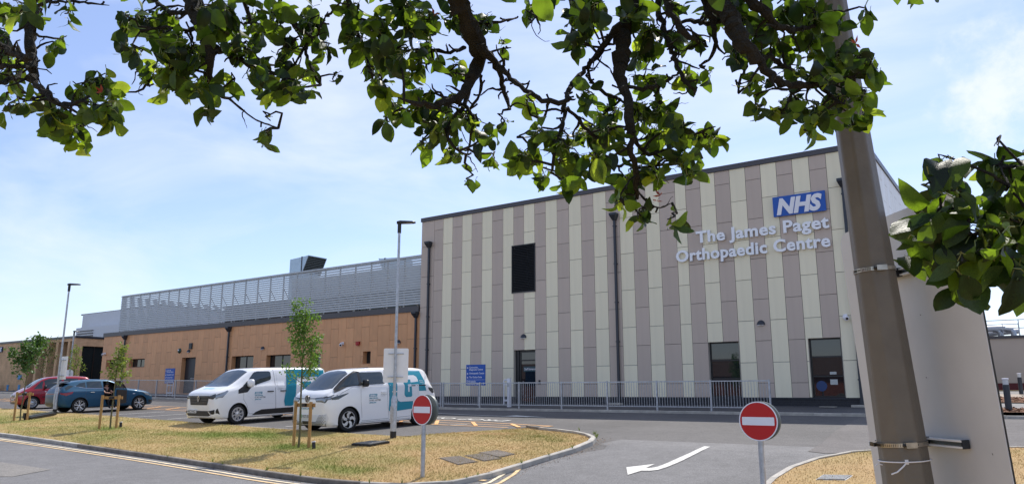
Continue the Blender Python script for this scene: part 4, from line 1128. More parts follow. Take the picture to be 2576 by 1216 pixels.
# ------------------------------------------------------------------ no entry signs
def no_entry(x, y, zc, label, nang, rear=True):
    t = thing('no_entry_sign', label, 'road sign', (x, y, H(x, y)), group='no entry signs at the car park exit')
    zb_ = H(x, y)+.05
    MB().tube([(x, y, zb_-.2), (x, y, zc+.24)], .044, 16).build('post', M_GALV, t, smooth=True)
    n = Vector((math.cos(nang), math.sin(nang), 0)); u = Vector((-n.y, n.x, 0)); c = Vector((x, y, zc)) + n*.055
    def disc(r, o, th, m, name, par, seg=48, c=c, n=n):
        return MB().lathe([(0, o), (r, o), (r, o+th), (0, o+th)], c, n, seg).build(name, m, par)
    pl_ = disc(.30, 0, .006, M_SIGNW, 'disc', t)
    disc(.283, .006, .002, M_RED, 'red_face', pl_)
    b = MB(); q = c + n*.0105
    b.prism([q + u*a_[0] + Vector((0,0,a_[1])) for a_ in rounded_rect(.50, .125, .012, 3)], n*.001); b.build('white_bar', M_SIGNW, pl_)
    if rear:
        c2 = Vector((x, y, zc)) - n*.075
        p2 = MB().lathe([(0, 0), (.30, 0), (.30, .05), (.29, .052), (0, .052)], c2, -n, 48).build('rear_disc', M_SIGNBACK, t)
    for dz in (-.13, .13):
        MB().box(x-.06, x+.06, y-.055, y+.075, zc+dz-.012, zc+dz+.012).build('clamp', M_GALV, t)
    return t
s1 = V(1066.5, 1029, 15.55); no_entry(s1.x, s1.y, s1.z, 'red and white no entry sign on a grey post in the verge near the vans', R(-97))
s2 = V(1909.5, 1057.5, 12.0); no_entry(s2.x, s2.y, s2.z, 'red and white no entry sign by the tall pole, larger and nearer of the two', R(-90))

# ------------------------------------------------------------------ near column and the back of its sign
PX, PY_ = -.43, 2.87
pole = thing('street_lighting_column', 'thick taupe octagonal lighting column close to the camera on the right', 'lighting column', (PX, PY_, H(PX, PY_)))
def octa(zs_, rs_, off=R(3)):
    vs = []; fs = []
    for z, r in zip(zs_, rs_):
        for k in range(8): a = off + k*math.pi/4; vs.append((PX + r*math.cos(a), PY_ + r*math.sin(a), z))
    for i in range(len(zs_)-1):
        for k in range(8): fs.append((i*8+k, i*8+(k+1) % 8, i*8+8+(k+1) % 8, i*8+8+k))
    fs.append(tuple(range(8))[::-1]); fs.append(tuple(range(len(zs_)*8-8, len(zs_)*8)))
    return MB().add(vs, fs)
pc = octa([-.2, 1.0, 1.5, 2.35, 3.4, 5.6], [.100, .0835, .0770, .0625, .0475, .040]).build('column', M_POLE, pole); bevel(pc, .007, 3)
def strap(z, r, name, tail):
    b = MB(); pts = [(PX + r*math.cos(R(a)), PY_ + r*math.sin(R(a))) for a in range(0, 361, 15)]
    vs = []; fs = []
    for (x, y) in pts:
        d = Vector((x-PX, y-PY_)).normalized()
        for (o, zz_) in ((0, -.0065), (.0015, -.0065), (.0015, .0065), (0, .0065)): vs.append((x+d.x*o, y+d.y*o, z+zz_))
    for i in range(len(pts)-1):
        for k in range(4): fs.append((i*4+k, i*4+(k+1) % 4, i*4+4+(k+1) % 4, i*4+4+k))
    o = b.add(vs, fs).build(name, M_STRAP, pole)
    s = MB()
    for k in range(22):
        a = R(-150 + 5*k); c_ = Vector((PX + (r+.002)*math.cos(a), PY_ + (r+.002)*math.sin(a), z)); tz = Vector((-math.sin(a), math.cos(a), 0))
        s.bar(c_-Vector((0,0,.0045))-tz*.0006, c_+Vector((0,0,.0045))+tz*.0006, .0016, .0012)
    s.build('slots', M_BLACK, o, kind='stuff')
    a = R(-62); c_ = Vector((PX + (r+.004)*math.cos(a), PY_ + (r+.004)*math.sin(a), z)); tg = Vector((-math.sin(a), math.cos(a), 0))
    MB().bar(c_-tg*.018, c_+tg*.016, .013, .018).build('buckle', M_STRAP, o)
    MB().tube([c_-tg*.026, c_-tg*.016], .0055, 8).build('screw', M_BLACK, o)
    if tail:
        a = R(196); c_ = Vector((PX + (r+.001)*math.cos(a), PY_ + (r+.001)*math.sin(a), z)); tg = Vector((-math.sin(a), math.cos(a), 0)); nr = Vector((math.cos(a), math.sin(a), 0))
        q = [c_, c_ + tg*.015 + nr*.006, c_ + tg*.035 + nr*.012 + Vector((0,0,.003)), c_ + tg*.05 + nr*.025 + Vector((0,0,.008))]
        for p, q_ in zip(q, q[1:]): MB().bar(p, q_, .0015, .013).build('strap_tail', M_STRAP, o)
strap(2.075, .0680, 'steel_band', False); strap(1.485, .0785, 'steel_band', True)
ct = MB(); ct.tube([(PX + .0800*math.cos(R(a)), PY_ + .0800*math.sin(R(a)), 1.432) for a in range(0, 361, 15)], .0022, 6)
c0 = V(2262, 1150, 2.53)
c0.z = 1.432
ct.build('cable_tie', M_SIGNW, pole, smooth=True)
MB().box(c0.x-.005, c0.x+.005, c0.y-.004, c0.y+.004, 1.425, 1.44).tube([c0, c0+Vector((-.010, -.012, -.012)), c0+Vector((-.028, -.03, -.028)), c0+Vector((-.045, -.04, -.034))], .0024, 6).build('tie_tail', M_SIGNW, pole)
MB().tube([V(2212, 1165, 2.60), V(2190, 1159, 2.61), V(2183, 1163, 2.61)], .002, 5).build('second_tie_tail', M_SIGNW, pole)
A_ = Vector((-.605, 3.295, 0)); B_ = Vector((-.128, 2.737, 0)); cc = (A_+B_)/2; wv_ = (B_-A_).length
pn = sign_board('large blank white rear face of a sign strapped to the taupe column at the right', (cc.x, cc.y, 1.585), tuple((B_-A_)[:2]), wv_, 1.42, mat('white_board_rear', (.60, .60, .60), .38, var=.05, scale=5), rails=False, r=.05)
uu = (B_-A_).normalized(); nn_ = Vector((uu.y, -uu.x, 0)); nn_ = nn_ if nn_.dot(-cc) > 0 else -nn_
pts = [cc + uu*p[0] + Vector((0,0,1.585+p[1])) for p in rounded_rect(wv_+.004, 1.424, .052)]
MB().prism([p - nn_*.0045 for p in pts], -nn_*.004).build('edge_trim', M_BLACK, pn)
for z in (2.075, 1.487):
    q = cc + Vector((0,0,z)) + nn_*.012
    rl_ = MB().bar(q - uu*.14 + nn_*.008 - Vector((0,0,.010)), q + uu*.21 + nn_*.008 - Vector((0,0,.010)), .020, .006).bar(q - uu*.14 + nn_*.008 + Vector((0,0,.010)), q + uu*.21 + nn_*.008 + Vector((0,0,.010)), .020, .006).build('channel_rail', M_ALUW, pn)
    MB().bar(q - uu*.14, q + uu*.209, .014, .010).build('channel_web', M_SIGNBACK, rl_)
    MB().bar(q + uu*.206 + nn_*.004, q + uu*.214 + nn_*.004, .024, .028).build('end_cap', M_PIPE, rl_)
    MB().bar(q - uu*.005 + nn_*.02, q + uu*.035 + nn_*.02, .028, .032).bar(q - uu*.02 + nn_*.04, q + uu*.012 + nn_*.045, .03, .018).build('clamp_block', M_BLACK, rl_)

# the column and the sign strapped to it lean a few degrees to the left
from mathutils import Quaternion
for o_, dz in ((pole, 1.98), (pn, .225)):
    o_.rotation_mode = 'QUATERNION'; o_.rotation_quaternion = Quaternion(Vector((.574, -.819, 0)), math.atan(.0595))
    o_.location = o_.location + Vector((.0488, .0341, 0))*dz
    XF[o_.name] = Matrix.Translation(o_.location) @ o_.rotation_quaternion.to_matrix().to_4x4()
spk = MB(); sr = random.Random(9)
for k in range(18):
    u_, w_ = sr.uniform(-.34, .36), sr.uniform(-.66, .62); q = uu*u_ + Vector((0, 0, w_)) + nn_*.001; l = sr.uniform(.0015, .006); a_ = sr.uniform(0, 3.1)
    d_ = uu*math.cos(a_)*l + Vector((0, 0, math.sin(a_)*l)); e_ = nn_.cross(d_).normalized()*sr.uniform(.0006, .002); spk.prism([q-d_, q-e_, q+d_, q+e_], nn_*.001)
spk.build('dirt_specks', M_BARK, pn, world=False, kind='stuff')

# ------------------------------------------------------------------ covers, grating, loose bits
def cover(cs, label, tilt=0, m=M_COVER, bars=0, rim=M_COPE, grp=None, zo=.105, zfun=None, nm='inspection_cover'):
    cs = [Vector((x, y, (zfun or vz2)(x, y)+.012)) for x, y in cs]
    t = thing(nm, label, 'ground cover', tuple(sum(cs, Vector())/4), group=grp)
    MB().prism([c - Vector((0,0,.06)) for c in cs], (0, 0, .055)).build('frame', rim, t)
    c = sum(cs, Vector())/4; ins = [c + (q-c)*.93 for q in cs]
    pl_ = MB().prism([q - Vector((0,0,.01)) for q in ins], (0, 0, .014)).build('plate', m, t)
    b = MB(); n = 16
    for i in range(n):
        for j in range(10):
            u0, v0 = (i+.3)/n, (j+.2 + (.25 if i % 2 else 0))/10
            def P(u, v): return (ins[0].lerp(ins[1], u)).lerp(ins[3].lerp(ins[2], u), v) + Vector((0,0,.0045))
            b.prism([P(u0, v0), P(u0+.4/n, v0), P(u0+.4/n, v0+.55/10), P(u0, v0+.55/10)], (0, 0, .004))
    b.build('tread_pattern', rim if bars else mat('worn_cover', (.30, .25, .20), .6, metal=.1), pl_, kind='stuff')
    return t
cover([(-11.49, 13.47), (-11.13, 13.80), (-10.2, 13.30), (-10.42, 12.87)], 'rusty rectangular inspection cover in the dry verge, nearest of the three')
cover([(-11.05, 13.87), (-10.8, 14.22), (-9.89, 13.75), (-10.12, 13.40)], 'rusty rectangular inspection cover in the dry verge, middle of the three')
cover([(-10.98, 14.30), (-10.76, 14.77), (-9.93, 14.32), (-10.05, 13.88)], 'rusty rectangular inspection cover in the dry verge, farthest of the three')
cover([(-3.33, 13.68), (-2.88, 13.78), (-2.83, 14.15), (-3.3, 14.06)], 'grey gully grating sunk in the golden verge left of the tall pole', m=M_BLACK, bars=1, rim=M_GALV, zfun=zr, nm='gully_grating')
cv = cover([(-15.05, 14.15), (-14.95, 14.75), (-14.35, 14.85), (-14.42, 14.22)], 'raised black chamber cover in the verge beside the lamp post', m=M_SIGNBACK, rim=M_BLACK, nm='chamber_cover', zfun=lambda x, y: vz2(x, y)+.05)
# exposed duct beside the left lamp post
dz_ = thing('buried_drain_channel', 'black drain channel lying in bare earth near the left lamp post', 'drain channel', (-33.9, 14.8, vz2(-33.9, 14.8)))
p0 = Vector((-34.35, 14.35, vz2(-34.35, 14.35)+.05)); p1 = Vector((-35.2, 15.7, vz2(-35.2, 15.7)+.08))
MB().bar(p0, p1, .32, .10).build('channel', M_BLACK, dz_)
MB().bar(p0+Vector((-.05, 0, .07)), p1+Vector((-.05, 0, .07)), .06, .06).build('rim', M_SIGNBACK, dz_)
MB().box(p0.x-.12, p0.x+.06, p0.y-.14, p0.y+.02, p0.z, p0.z+.22).build('end_block', M_BLACK, dz_)
for (x, y, lab) in ((-15.72, 13.48, 'small black watering pipe cap at the foot of the nearest staked sapling'), (-27.0, 14.35, 'small black watering pipe cap at the foot of the middle staked sapling')):
    z = vz2(x, y); t = thing('watering_pipe', lab, 'pipe', (x, y, z))
    MB().tube([(x, y, z-.05), (x-.02, y, z+.10), (x-.03, y, z+.17)], .045, 10).build('pipe', M_BLACK, t, smooth=True)
    MB().tube([(x-.03, y, z+.165), (x-.035, y, z+.19)], .052, 10).build('cap', M_SIGNW, t, smooth=True)

# ------------------------------------------------------------------ staked saplings
def sapling(x, y, h, crown, label, seed, ncl, spread, lean=0, tall=1, leafs=.055, z=None, n_leaf=1700, col=M_SAPL, multi=False):
    rnd = random.Random(seed); z = vz2(x, y) if z is None else z
    t = thing('sapling', label, 'tree', (x, y, z), group='young staked trees')
    p = Vector((x, y, z-.1)); pts = [p.copy()]; rr = [.030]
    k = 9
    for i in range(1, k+1):
        u = i/k; pts.append(Vector((x + lean*u + .03*math.sin(5*u+seed), y + .03*math.cos(4*u+seed*2), z + h*u*.97))); rr.append(.028*(1-u)+.006)
    MB().tube(pts, rr, 8).build('trunk', M_BARKY, t, smooth=True)
    cl = []; br = MB()
    for i in range(ncl):
        u = crown + (1-crown)*(i+.2)/ncl*.82; a = rnd.uniform(0, 6.28); j = min(k-1, int(u*k)); base = pts[j].lerp(pts[j+1], u*k-j)
        L = spread*rnd.uniform(.6, 1.15)*(1.0-(u-crown)/(1-crown)*.55)
        up = L*rnd.uniform(.9, 1.9) if not multi else L*rnd.uniform(1.2, 2.4)
        d = Vector((math.cos(a)*L, math.sin(a)*L, up)); q = [base, base + Vector((d.x*.45, d.y*.45, d.z*.35)), base + d*.8 + Vector((0,0,.02)), base + Vector((d.x, d.y, d.z*1.0))]
        if q[-1].z > z+h: q = [b_*1 for b_ in q]; q[-1].z = z+h*rnd.uniform(.93, 1.0)
        br.tube(q, [.011, .008, .005, .003], 5)
        for v_ in (.3, .45, .6, .75, .9, 1.05):
            m_ = v_*3; jj = min(2, int(m_)); cl.append((q[jj].lerp(q[jj+1], min(1.05, m_-jj)), .14 if v_ < .9 else .11))
    br.build('branches', M_BARKY, t, smooth=True)
    for i in range(6): cl.append((pts[-1] - Vector((0, 0, h*.05*i)), .10+.015*i))
    vs = []; fs = []
    for i in range(n_leaf):
        c, s = rnd.choice(cl); o = Vector((rnd.gauss(0, 1), rnd.gauss(0, 1), rnd.gauss(0, 1)))*s*.62; c = c + o
        d = (o.normalized()*.6 + Vector((rnd.uniform(-1, 1), rnd.uniform(-1, 1), rnd.uniform(-1, .6)))).normalized()
        n = Vector((rnd.uniform(-1, 1), rnd.uniform(-1, 1), rnd.uniform(0, 1.4))).normalized(); w_ = d.cross(n)
        if w_.length < .1: continue
        w_.normalize(); n = w_.cross(d); l = leafs*rnd.uniform(.7, 1.3); b_ = len(vs)
        vs += [c, c + d*l*.45 + w_*l*.36 + n*l*.10, c + d*l, c + d*l*.45 - w_*l*.36 + n*l*.10]; fs += [(b_, b_+1, b_+2), (b_, b_+2, b_+3)]
    me = MB().add(vs, fs).build('crown', col, t)
    return t
def stakes(x0, y0, x1, y1, h, label, z=None):
    za = vz2(x0, y0) if z is None else z; zb_ = vz2(x1, y1) if z is None else z
    t = thing('tree_stake_frame', label, 'tree stake', ((x0+x1)/2, (y0+y1)/2, za), group='wooden stake frames')
    top = max(za, zb_)+h
    for (x, y, zz_) in ((x0, y0, za), (x1, y1, zb_)):
        o = MB().tube([(x, y, zz_-.2), (x, y, top)], .043, 12).build('stake', M_WOOD, t, smooth=True)
    d = Vector((x1-x0, y1-y0, 0)).normalized(); a = Vector((x0, y0, top-.09)) - d*.06; b = Vector((x1, y1, top-.09)) + d*.10; off = Vector((d.y, -d.x, 0))
    if off.dot(Vector((-x0, -y0, 0))) < 0: off = -off
    bo_ = MB().bar(a - off*.06, b - off*.06, .035, .10).build('crossbar', M_WOOD, t)
    m_ = (a+b)/2
    MB().bar(m_ - d*.08 - off*.02, m_ + d*.08 - off*.02, .07, .075).build('rubber_strap', M_BLACK, t)
SAP2 = mat('yellow_green_leaf', (0.16, 0.20, 0.04), .5, trans=((.30, .40, .05), .35))
SAP3 = mat('dark_maple_leaf', (0.055, 0.115, 0.03), .5, trans=((.14, .28, .04), .3))
sapling(-16.30, 13.45, 3.96, .40, 'tall slim staked sapling with a dense light green crown in front of the vans', 3, 17, .46, leafs=.072, n_leaf=2500, col=mat('bright_sapling_leaf', (0.095, 0.175, 0.03), .5, trans=((.22, .40, .05), .35)))
stakes(-16.66, 13.58, -15.98, 13.52, 1.17, 'two-post timber stake frame round the tall slim sapling before the vans')
sapling(-27.08, 14.02, 2.96, .52, 'smallest staked sapling with yellowish leaves in front of the blue car', 8, 8, .36, leafs=.10, n_leaf=620, col=SAP2)
stakes(-27.30, 13.75, -26.88, 14.12, 1.14, 'two-post timber stake frame round the smallest sapling by the blue car')
sapling(-34.5, 14.15, 3.35, .42, 'staked sapling with forked dark green crown in front of the red car', 5, 11, .68, leafs=.12, n_leaf=1500, col=SAP3, multi=True)
stakes(-34.72, 14.0, -34.22, 14.28, 1.12, 'two-post timber stake frame round the dark sapling by the red car')
zfar = H(-50, 22.9)
sapling(-57.5, 24.6, 4.2, .30, 'loose thin sapling in front of the brick building at the left edge', 14, 12, .85, leafs=.12, n_leaf=700, col=mat('olive_leaf', (.085, .105, .03), .6, trans=((.16, .20, .04), .3)), z=H(-57.5, 24.6), multi=True)
stakes(-57.9, 24.5, -57.1, 24.7, 1.3, 'two-post timber stake frame round the loose thin sapling at the far left', z=H(-57.5, 24.6))
sapling(-54.2, 25.2, 3.6, .35, 'pale wispy sapling between the dark sapling and the brick wall', 21, 8, .6, leafs=.12, n_leaf=420, col=mat('pale_leaf', (.19, .23, .045), .6, trans=((.3, .42, .05), .3)), z=H(-54.2, 25.2))

# grit and dead leaves gathered along the kerbs
lt = MB(); gr_ = random.Random(4)
kq = [p for p in kp if p.x > -40]
for k in range(1500):
    p = kq[gr_.randrange(len(kq)-1)]; 
    i_ = kq.index(p); q = kq[i_+1]; c = p.lerp(q, gr_.random()); d = (q-p).normalized(); n = Vector((d.y, -d.x))
    c = c + n*(.01 + abs(gr_.gauss(0, .16 if c.x > -13 else .06))); l = gr_.uniform(.006, .022); a_ = gr_.uniform(0, 6.28); z = H(c.x, c.y) + .016
    u_ = Vector((math.cos(a_)*l, math.sin(a_)*l, gr_.uniform(0, .006))); v_ = Vector((-math.sin(a_)*l*.4, math.cos(a_)*l*.4, gr_.uniform(0, .006))); c3 = Vector((c.x, c.y, z))
    lt.add([c3-u_, c3-v_, c3+u_, c3+v_], [(0,1,2,3)])
setp(lt.build('kerb_litter', mat('dead_leaf', (.22, .13, .07), .9, var=.6, scale=9), None), 'grit and dead brown leaves gathered along the foot of the kerb', 'leaf litter', kind='stuff')
wd = MB()
for k in range(26):
    p = kq[gr_.randrange(len(kq)-1)]; z = H(p.x, p.y)+.10; c3 = Vector((p.x, p.y, z)) + Vector((gr_.uniform(-.1, .0), gr_.uniform(.0, .25), 0))
    for j in range(14):
        a_ = gr_.uniform(0, 6.28); h = gr_.uniform(.04, .13); s_ = Vector((math.cos(a_), math.sin(a_), 0)); r_ = Vector((-s_.y, s_.x, 0))*.008
        wd.add([c3-r_, c3+r_, c3+s_*h*.6+Vector((0, 0, h))], [(0,1,2)])
setp(wd.build('weeds', MGB, None), 'small green weeds growing at the edge of the kerb', 'weeds', kind='stuff')
set_attr(bpy.data.objects['weeds'], (('green', lambda x, y: .9), ('bare', lambda x, y: 0)))
# ------------------------------------------------------------------ vehicles
def interp(xs_, ys_, x):
    if x <= xs_[0]: return ys_[0]
    if x >= xs_[-1]: return ys_[-1]
    n = len(xs_); i = 0
    while xs_[i+1] < x: i += 1
    def sl(k):
        if k <= 0 or k >= n-1: return 0 if n < 2 else ((ys_[min(k+1,n-1)]-ys_[max(k-1,0)])/(xs_[min(k+1,n-1)]-xs_[max(k-1,0)]))
        a = (ys_[k]-ys_[k-1])/(xs_[k]-xs_[k-1]); b = (ys_[k+1]-ys_[k])/(xs_[k+1]-xs_[k])
        return 0 if a*b <= 0 else 2*a*b/(a+b)
    h = xs_[i+1]-xs_[i]; t = (x-xs_[i])/h; a, b = sl(i), sl(i+1)
    return ys_[i]*(1+2*t)*(1-t)**2 + a*h*t*(1-t)**2 + ys_[i+1]*t*t*(3-2*t) + b*h*t*t*(t-1)
class Body:
    """vehicle shell: lengthwise stations (x, z bottom, z shoulder, z top, half width, half width at top)"""
    def __init__(s, st, c=.13): s.st = st; s.X = [q[0] for q in st]; s.c = c
    def par(s, x): return [interp(s.X, [q[k] for q in s.st], x) for k in range(1, 6)]
    def half(s, x):
        zb, zs, zt, hw, wt = s.par(x); h = zt-zs; c = min(s.c, h*.5)
        P = [(0, zb), (hw*.6, zb), (hw-.07, zb+.005), (hw-.02, zb+.05), (hw-.002, zb+.16), (hw, lerp(zb, zs, .5)), (hw-.004, lerp(zb, zs, .72)), (hw-.02, zs-.06), (hw-.035, zs)]
        a = Vector((hw-.045, zs+.012)); b = Vector((wt+.02, zt-c))
        for t in (0, .33, .66, 1): q = a.lerp(b, t); P.append((q.x + .012*math.sin(math.pi*t), q.y))
        P += [(wt-.005, zt-c*.5), (wt-.05, zt-c*.17), (wt-.13, zt-c*.02), (wt*.5, zt+.012), (0, zt+.02)]
        return P
    def W(s, x, z):
        P = s.half(x)[2:]
        for a, b in zip(P, P[1:]):
            if a[1] <= z <= b[1] and b[1]-a[1] > 1e-6: return a[0]+(b[0]-a[0])*(z-a[1])/(b[1]-a[1])
        return P[0][0] if z < P[0][1] else 0
    def T(s, x, y):
        P = s.half(x)[::-1]; y = abs(y)
        for a, b in zip(P, P[1:]):
            if a[0] <= y <= b[0]+1e-9 and b[0]-a[0] > 1e-6: return a[1]+(b[1]-a[1])*(y-a[0])/(b[0]-a[0])
        return P[9][1]
    def FR(s, y, z, end=0):
        x0, x1 = (s.X[0], s.X[-1]) if end == 0 else (s.X[-1], s.X[0])
        n = 90; stp = .012 if end == 0 else -.012; x = x0
        for i in range(n):
            p = s.par(x)
            if p[0] <= z <= s.T(x, y)+.001 and abs(y) <= s.W(x, z)+.001:
                a, b = x-stp, x
                if i:
                    for _ in range(7):
                        m_ = (a+b)/2; pm = s.par(m_)
                        if pm[0] <= z <= s.T(m_, y)+.001 and abs(y) <= s.W(m_, z)+.001: b = m_
                        else: a = m_
                return b
            x += stp
        return x
    def shell(s, name, m, parent, wheels, wr, cut=None, nst=64):
        xs_ = []; X = s.X
        for a, b in zip(X, X[1:]):
            k = max(1, int(math.ceil((b-a)/.11))); xs_ += [a+(b-a)*i/k for i in range(k)]
        xs_.append(X[-1]); v = []; f = []; n = None
        for x in xs_:
            P = s.half(x); ring = [(x, -p[0], p[1]) for p in P] + [(x, p[0], p[1]) for p in P[::-1][1:-1]]
            n = len(ring); v += ring
        for i in range(len(xs_)-1):
            for k in range(n): f.append((i*n+k, i*n+(k+1) % n, (i+1)*n+(k+1) % n, (i+1)*n+k))
        f.append(tuple(range(n))[::-1]); f.append(tuple(range((len(xs_)-1)*n, len(xs_)*n)))
        o = MB().add(v, f).build(name, [m, M_BLACK], parent, world=False)
        me = o.data; tmp = []
        for (wx, wy) in wheels:
            sgn_ = 1 if wy > 0 else -1
            c = MB().lathe([(0, 0), (wr, 0), (wr, .5), (0, .5)], (wx, wy-sgn_*.17, s.wz), (0, sgn_, 0), 40)
            c.v = [tuple(q) for q in c.v]; tmp.append(('w', c))
        if cut: tmp.append(('c', cut))
        for kind, c in tmp:
            m2 = bpy.data.meshes.new('tool'); m2.from_pydata(c.v, [], c.f)
            bm = bmesh.new(); bm.from_mesh(m2); bmesh.ops.remove_doubles(bm, verts=bm.verts, dist=1e-5); bmesh.ops.recalc_face_normals(bm, faces=bm.faces); bm.to_mesh(m2); bm.free()
            m2.materials.append(m); m2.materials.append(M_BLACK); m2.polygons.foreach_set('material_index', [1]*len(m2.polygons))
            t_ = bpy.data.objects.new('tool', m2); COL.objects.link(t_)
            if parent is not None: t_.matrix_world = Matrix.Identity(4)
            sv = o.parent; o.parent = None
            md = o.modifiers.new('cut', 'BOOLEAN'); md.operation = 'DIFFERENCE'; md.object = t_; md.solver = 'EXACT'
            dg = bpy.context.evaluated_depsgraph_get(); dg.update()
            nm_ = bpy.data.meshes.new_from_object(o.evaluated_get(dg)); o.modifiers.clear(); o.data = nm_; o.parent = sv
            bpy.data.objects.remove(t_)
        me = o.data
        me.shade_smooth(); me.set_sharp_from_angle(angle=R(38))
        return o
    # patches hugging the surface -------------------------------------------------
    def side(s, name, poly, m, parent, off=.005, step=.09, sides=(-1,)):
        out = None
        for sd in sides:
            v, f = fill_poly(poly, step); b = MB()
            vs = []
            for x, z in v:
                w0 = s.W(x, z); e = .02; sl_ = (s.W(x, z+e)-s.W(x, z-e))/(2*e); ln = math.hypot(1, sl_)
                vs.append((x, sd*(w0 + off/ln), z - off*sl_/ln))
            b.add(vs, f); o = b.build(name, m, parent, world=False, smooth=True); out = out or o
        return out
    def top(s, name, poly, m, parent, off=.005, step=.09):
        v, f = fill_poly(poly, step); b = MB(); vs = []
        for x, y in v:
            e = .02; sl_ = (s.T(x+e, y)-s.T(x-e, y))/(2*e); ln = math.hypot(1, sl_)
            vs.append((x - off*sl_/ln, y, s.T(x, y) + off/ln))
        b.add(vs, f); return b.build(name, m, parent, world=False, smooth=True)
    def front(s, name, poly, m, parent, off=.006, step=.07, end=0):
        v, f = fill_poly(poly, step); b = MB(); sg = -1 if end == 0 else 1
        b.add([(s.FR(y, z, end)+sg*off, y, z) for y, z in v], f); return b.build(name, m, parent, world=False, smooth=True)
    def seam(s, pts, parent, w=.008, sides=(-1,), m=None):
        for sd in sides:
            b = MB()
            for a, c in zip(pts, pts[1:]):
                n = max(1, int(math.hypot(c[0]-a[0], c[1]-a[1])/.12)); L = math.hypot(c[0]-a[0], c[1]-a[1]); nx, nz = -(c[1]-a[1])/L*w/2, (c[0]-a[0])/L*w/2
                for i in range(n):
                    p = (lerp(a[0], c[0], i/n), lerp(a[1], c[1], i/n)); q = (lerp(a[0], c[0], (i+1)/n), lerp(a[1], c[1], (i+1)/n))
                    qs = [(p[0]+nx, p[1]+nz), (p[0]-nx, p[1]-nz), (q[0]-nx, q[1]-nz), (q[0]+nx, q[1]+nz)]
                    b.add([(x, sd*(s.W(x, z)+.0035), z) for x, z in qs], [(0,1,2,3)])
            b.build('door_seam', m or M_SEAM, parent, world=False)
    def text(s, txt, x, z, width, size, m, parent, bold=0, shear=0, off=.009):
        v, f = text_mesh(txt, size, bold=bold, shear=shear); w_ = max(p[0] for p in v); x0 = min(p[0] for p in v); k = width/(w_-x0)
        MB().add([(x+(p[0]-x0)*k, -(s.W(x+(p[0]-x0)*k, z+p[1])+off), z+p[1]) for p in v], f).build('lettering', m, parent, world=False)
def wheel(parent, x, y, r, wz, side_, spokes, style, w=.21, rimr=.68):
    """side_ -1: outer face towards -y"""
    c = Vector((x, y, wz)); ax = (0, side_, 0)
    prof = [(r*.70, w*.5-.02), (r*.72, w*.5-.005), (r*.9, w*.5), (r*.97, w*.5-.012), (r, w*.5-.04), (r, -w*.5+.04), (r*.95, -w*.5), (r*.6, -w*.5)]
    b = MB().lathe([(a, t-w*.5) for a, t in prof], c, ax, 36); ty = b.build('wheel', M_TYRE, parent, world=False, smooth=True)
    rr = r*.71
    MB().lathe([(rr, -.005), (rr*.96, -.004), (rr*.93, -.03), (rr*.92, -.09), (0, -.10)], c, ax, 36).build('rim_barrel', M_BLACK if style != 'cover' else M_GALV, ty, world=False, smooth=True)
    MB().lathe([(rr*1.0, -.008), (rr*.99, .002), (rr*.95, .002), (rr*.92, -.014)], c, ax, 36).build('rim_lip', M_RIM, ty, world=False, smooth=True)
    o = MB(); sv = Vector(ax)
    for i in range(spokes):
        a = 2*math.pi*i/spokes + .2
        e1 = Vector((math.cos(a), 0, math.sin(a))); e2 = Vector((-math.sin(a), 0, math.cos(a)))
        def P(rad, t, d=0): return c + e1*rad + e2*t + sv*d
        if style == 'pair':
            for q in (-1, 1):
                o.prism([P(rr*.16, q*.012, -.02), P(rr*.16, q*.045, -.02), P(rr*.95, q*.075, -.012), P(rr*.95, q*.035, -.012)], -sv*.02)
        elif style == 'swirl':
            o.prism([P(rr*.18, -.02, -.012), P(rr*.20, .05, -.012), P(rr*.60, .075, -.010), P(rr*.94, .02, -.008), P(rr*.93, -.115, -.008), P(rr*.62, -.02, -.010)], -sv*.02)
        elif style == 'twist':
            o.prism([P(rr*.15, -.02, -.014), P(rr*.15, .03, -.014), P(rr*.95, .075, -.008), P(rr*.95, .02, -.008)], -sv*.02)
            o.prism([P(rr*.30, -.012, -.018), P(rr*.30, .008, -.018), P(rr*.95, -.05, -.012), P(rr*.95, -.085, -.012)], -sv*.02)
        else:
            o.prism([P(rr*.35, -.018, -.010), P(rr*.35, .018, -.010), P(rr*.92, .030, -.006), P(rr*.92, -.030, -.006)], -sv*.02)
    o.build('spokes', M_RIM, ty, world=False)
    if style == 'cover': MB().lathe([(rr*.42, -.006), (0, .006)], c, ax, 24).lathe([(rr*.95, -.006), (rr*.80, -.008)], c, ax, 24).build('wheel_disc', M_RIM, ty, world=False)
    MB().lathe([(rr*.19, -.03), (rr*.19, -.002), (rr*.12, .006), (0, .006)], c, ax, 16).build('hub', M_RIM if style != 'swirl' else M_BLACK, ty, world=False, smooth=True)
    return ty
def arch(parent, body, x, wz, r, w, m, sides=(-1, 1)):
    for sd in sides:
        b = MB(); pts = []
        for k in range(0, 25):
            a = R(-8+196*k/24)
            for rad in (r, r+w):
                xx, zz_ = x+rad*math.cos(a), wz+rad*math.sin(a); pts.append((xx, sd*(body.W(xx, zz_)+.006), zz_))
        b.add(pts, [(2*k, 2*k+1, 2*k+3, 2*k+2) for k in range(24)]); b.build('arch_trim', m, parent, world=False, smooth=True)
def place_vehicle(name, label, cat, F, ang, W_, dist, group=None):
    r = R(ang); u = Vector((math.sin(r), math.cos(r))); n = Vector((math.cos(r), -math.sin(r)))
    c = Vector(F) - n*W_/2; G_ = c + u*dist
    z0, z1 = H(c.x, c.y), H(G_.x, G_.y)
    return thing(name, label, cat, (c.x, c.y, z0), R(90)-r, group, ry=-math.atan2(z1-z0, dist))
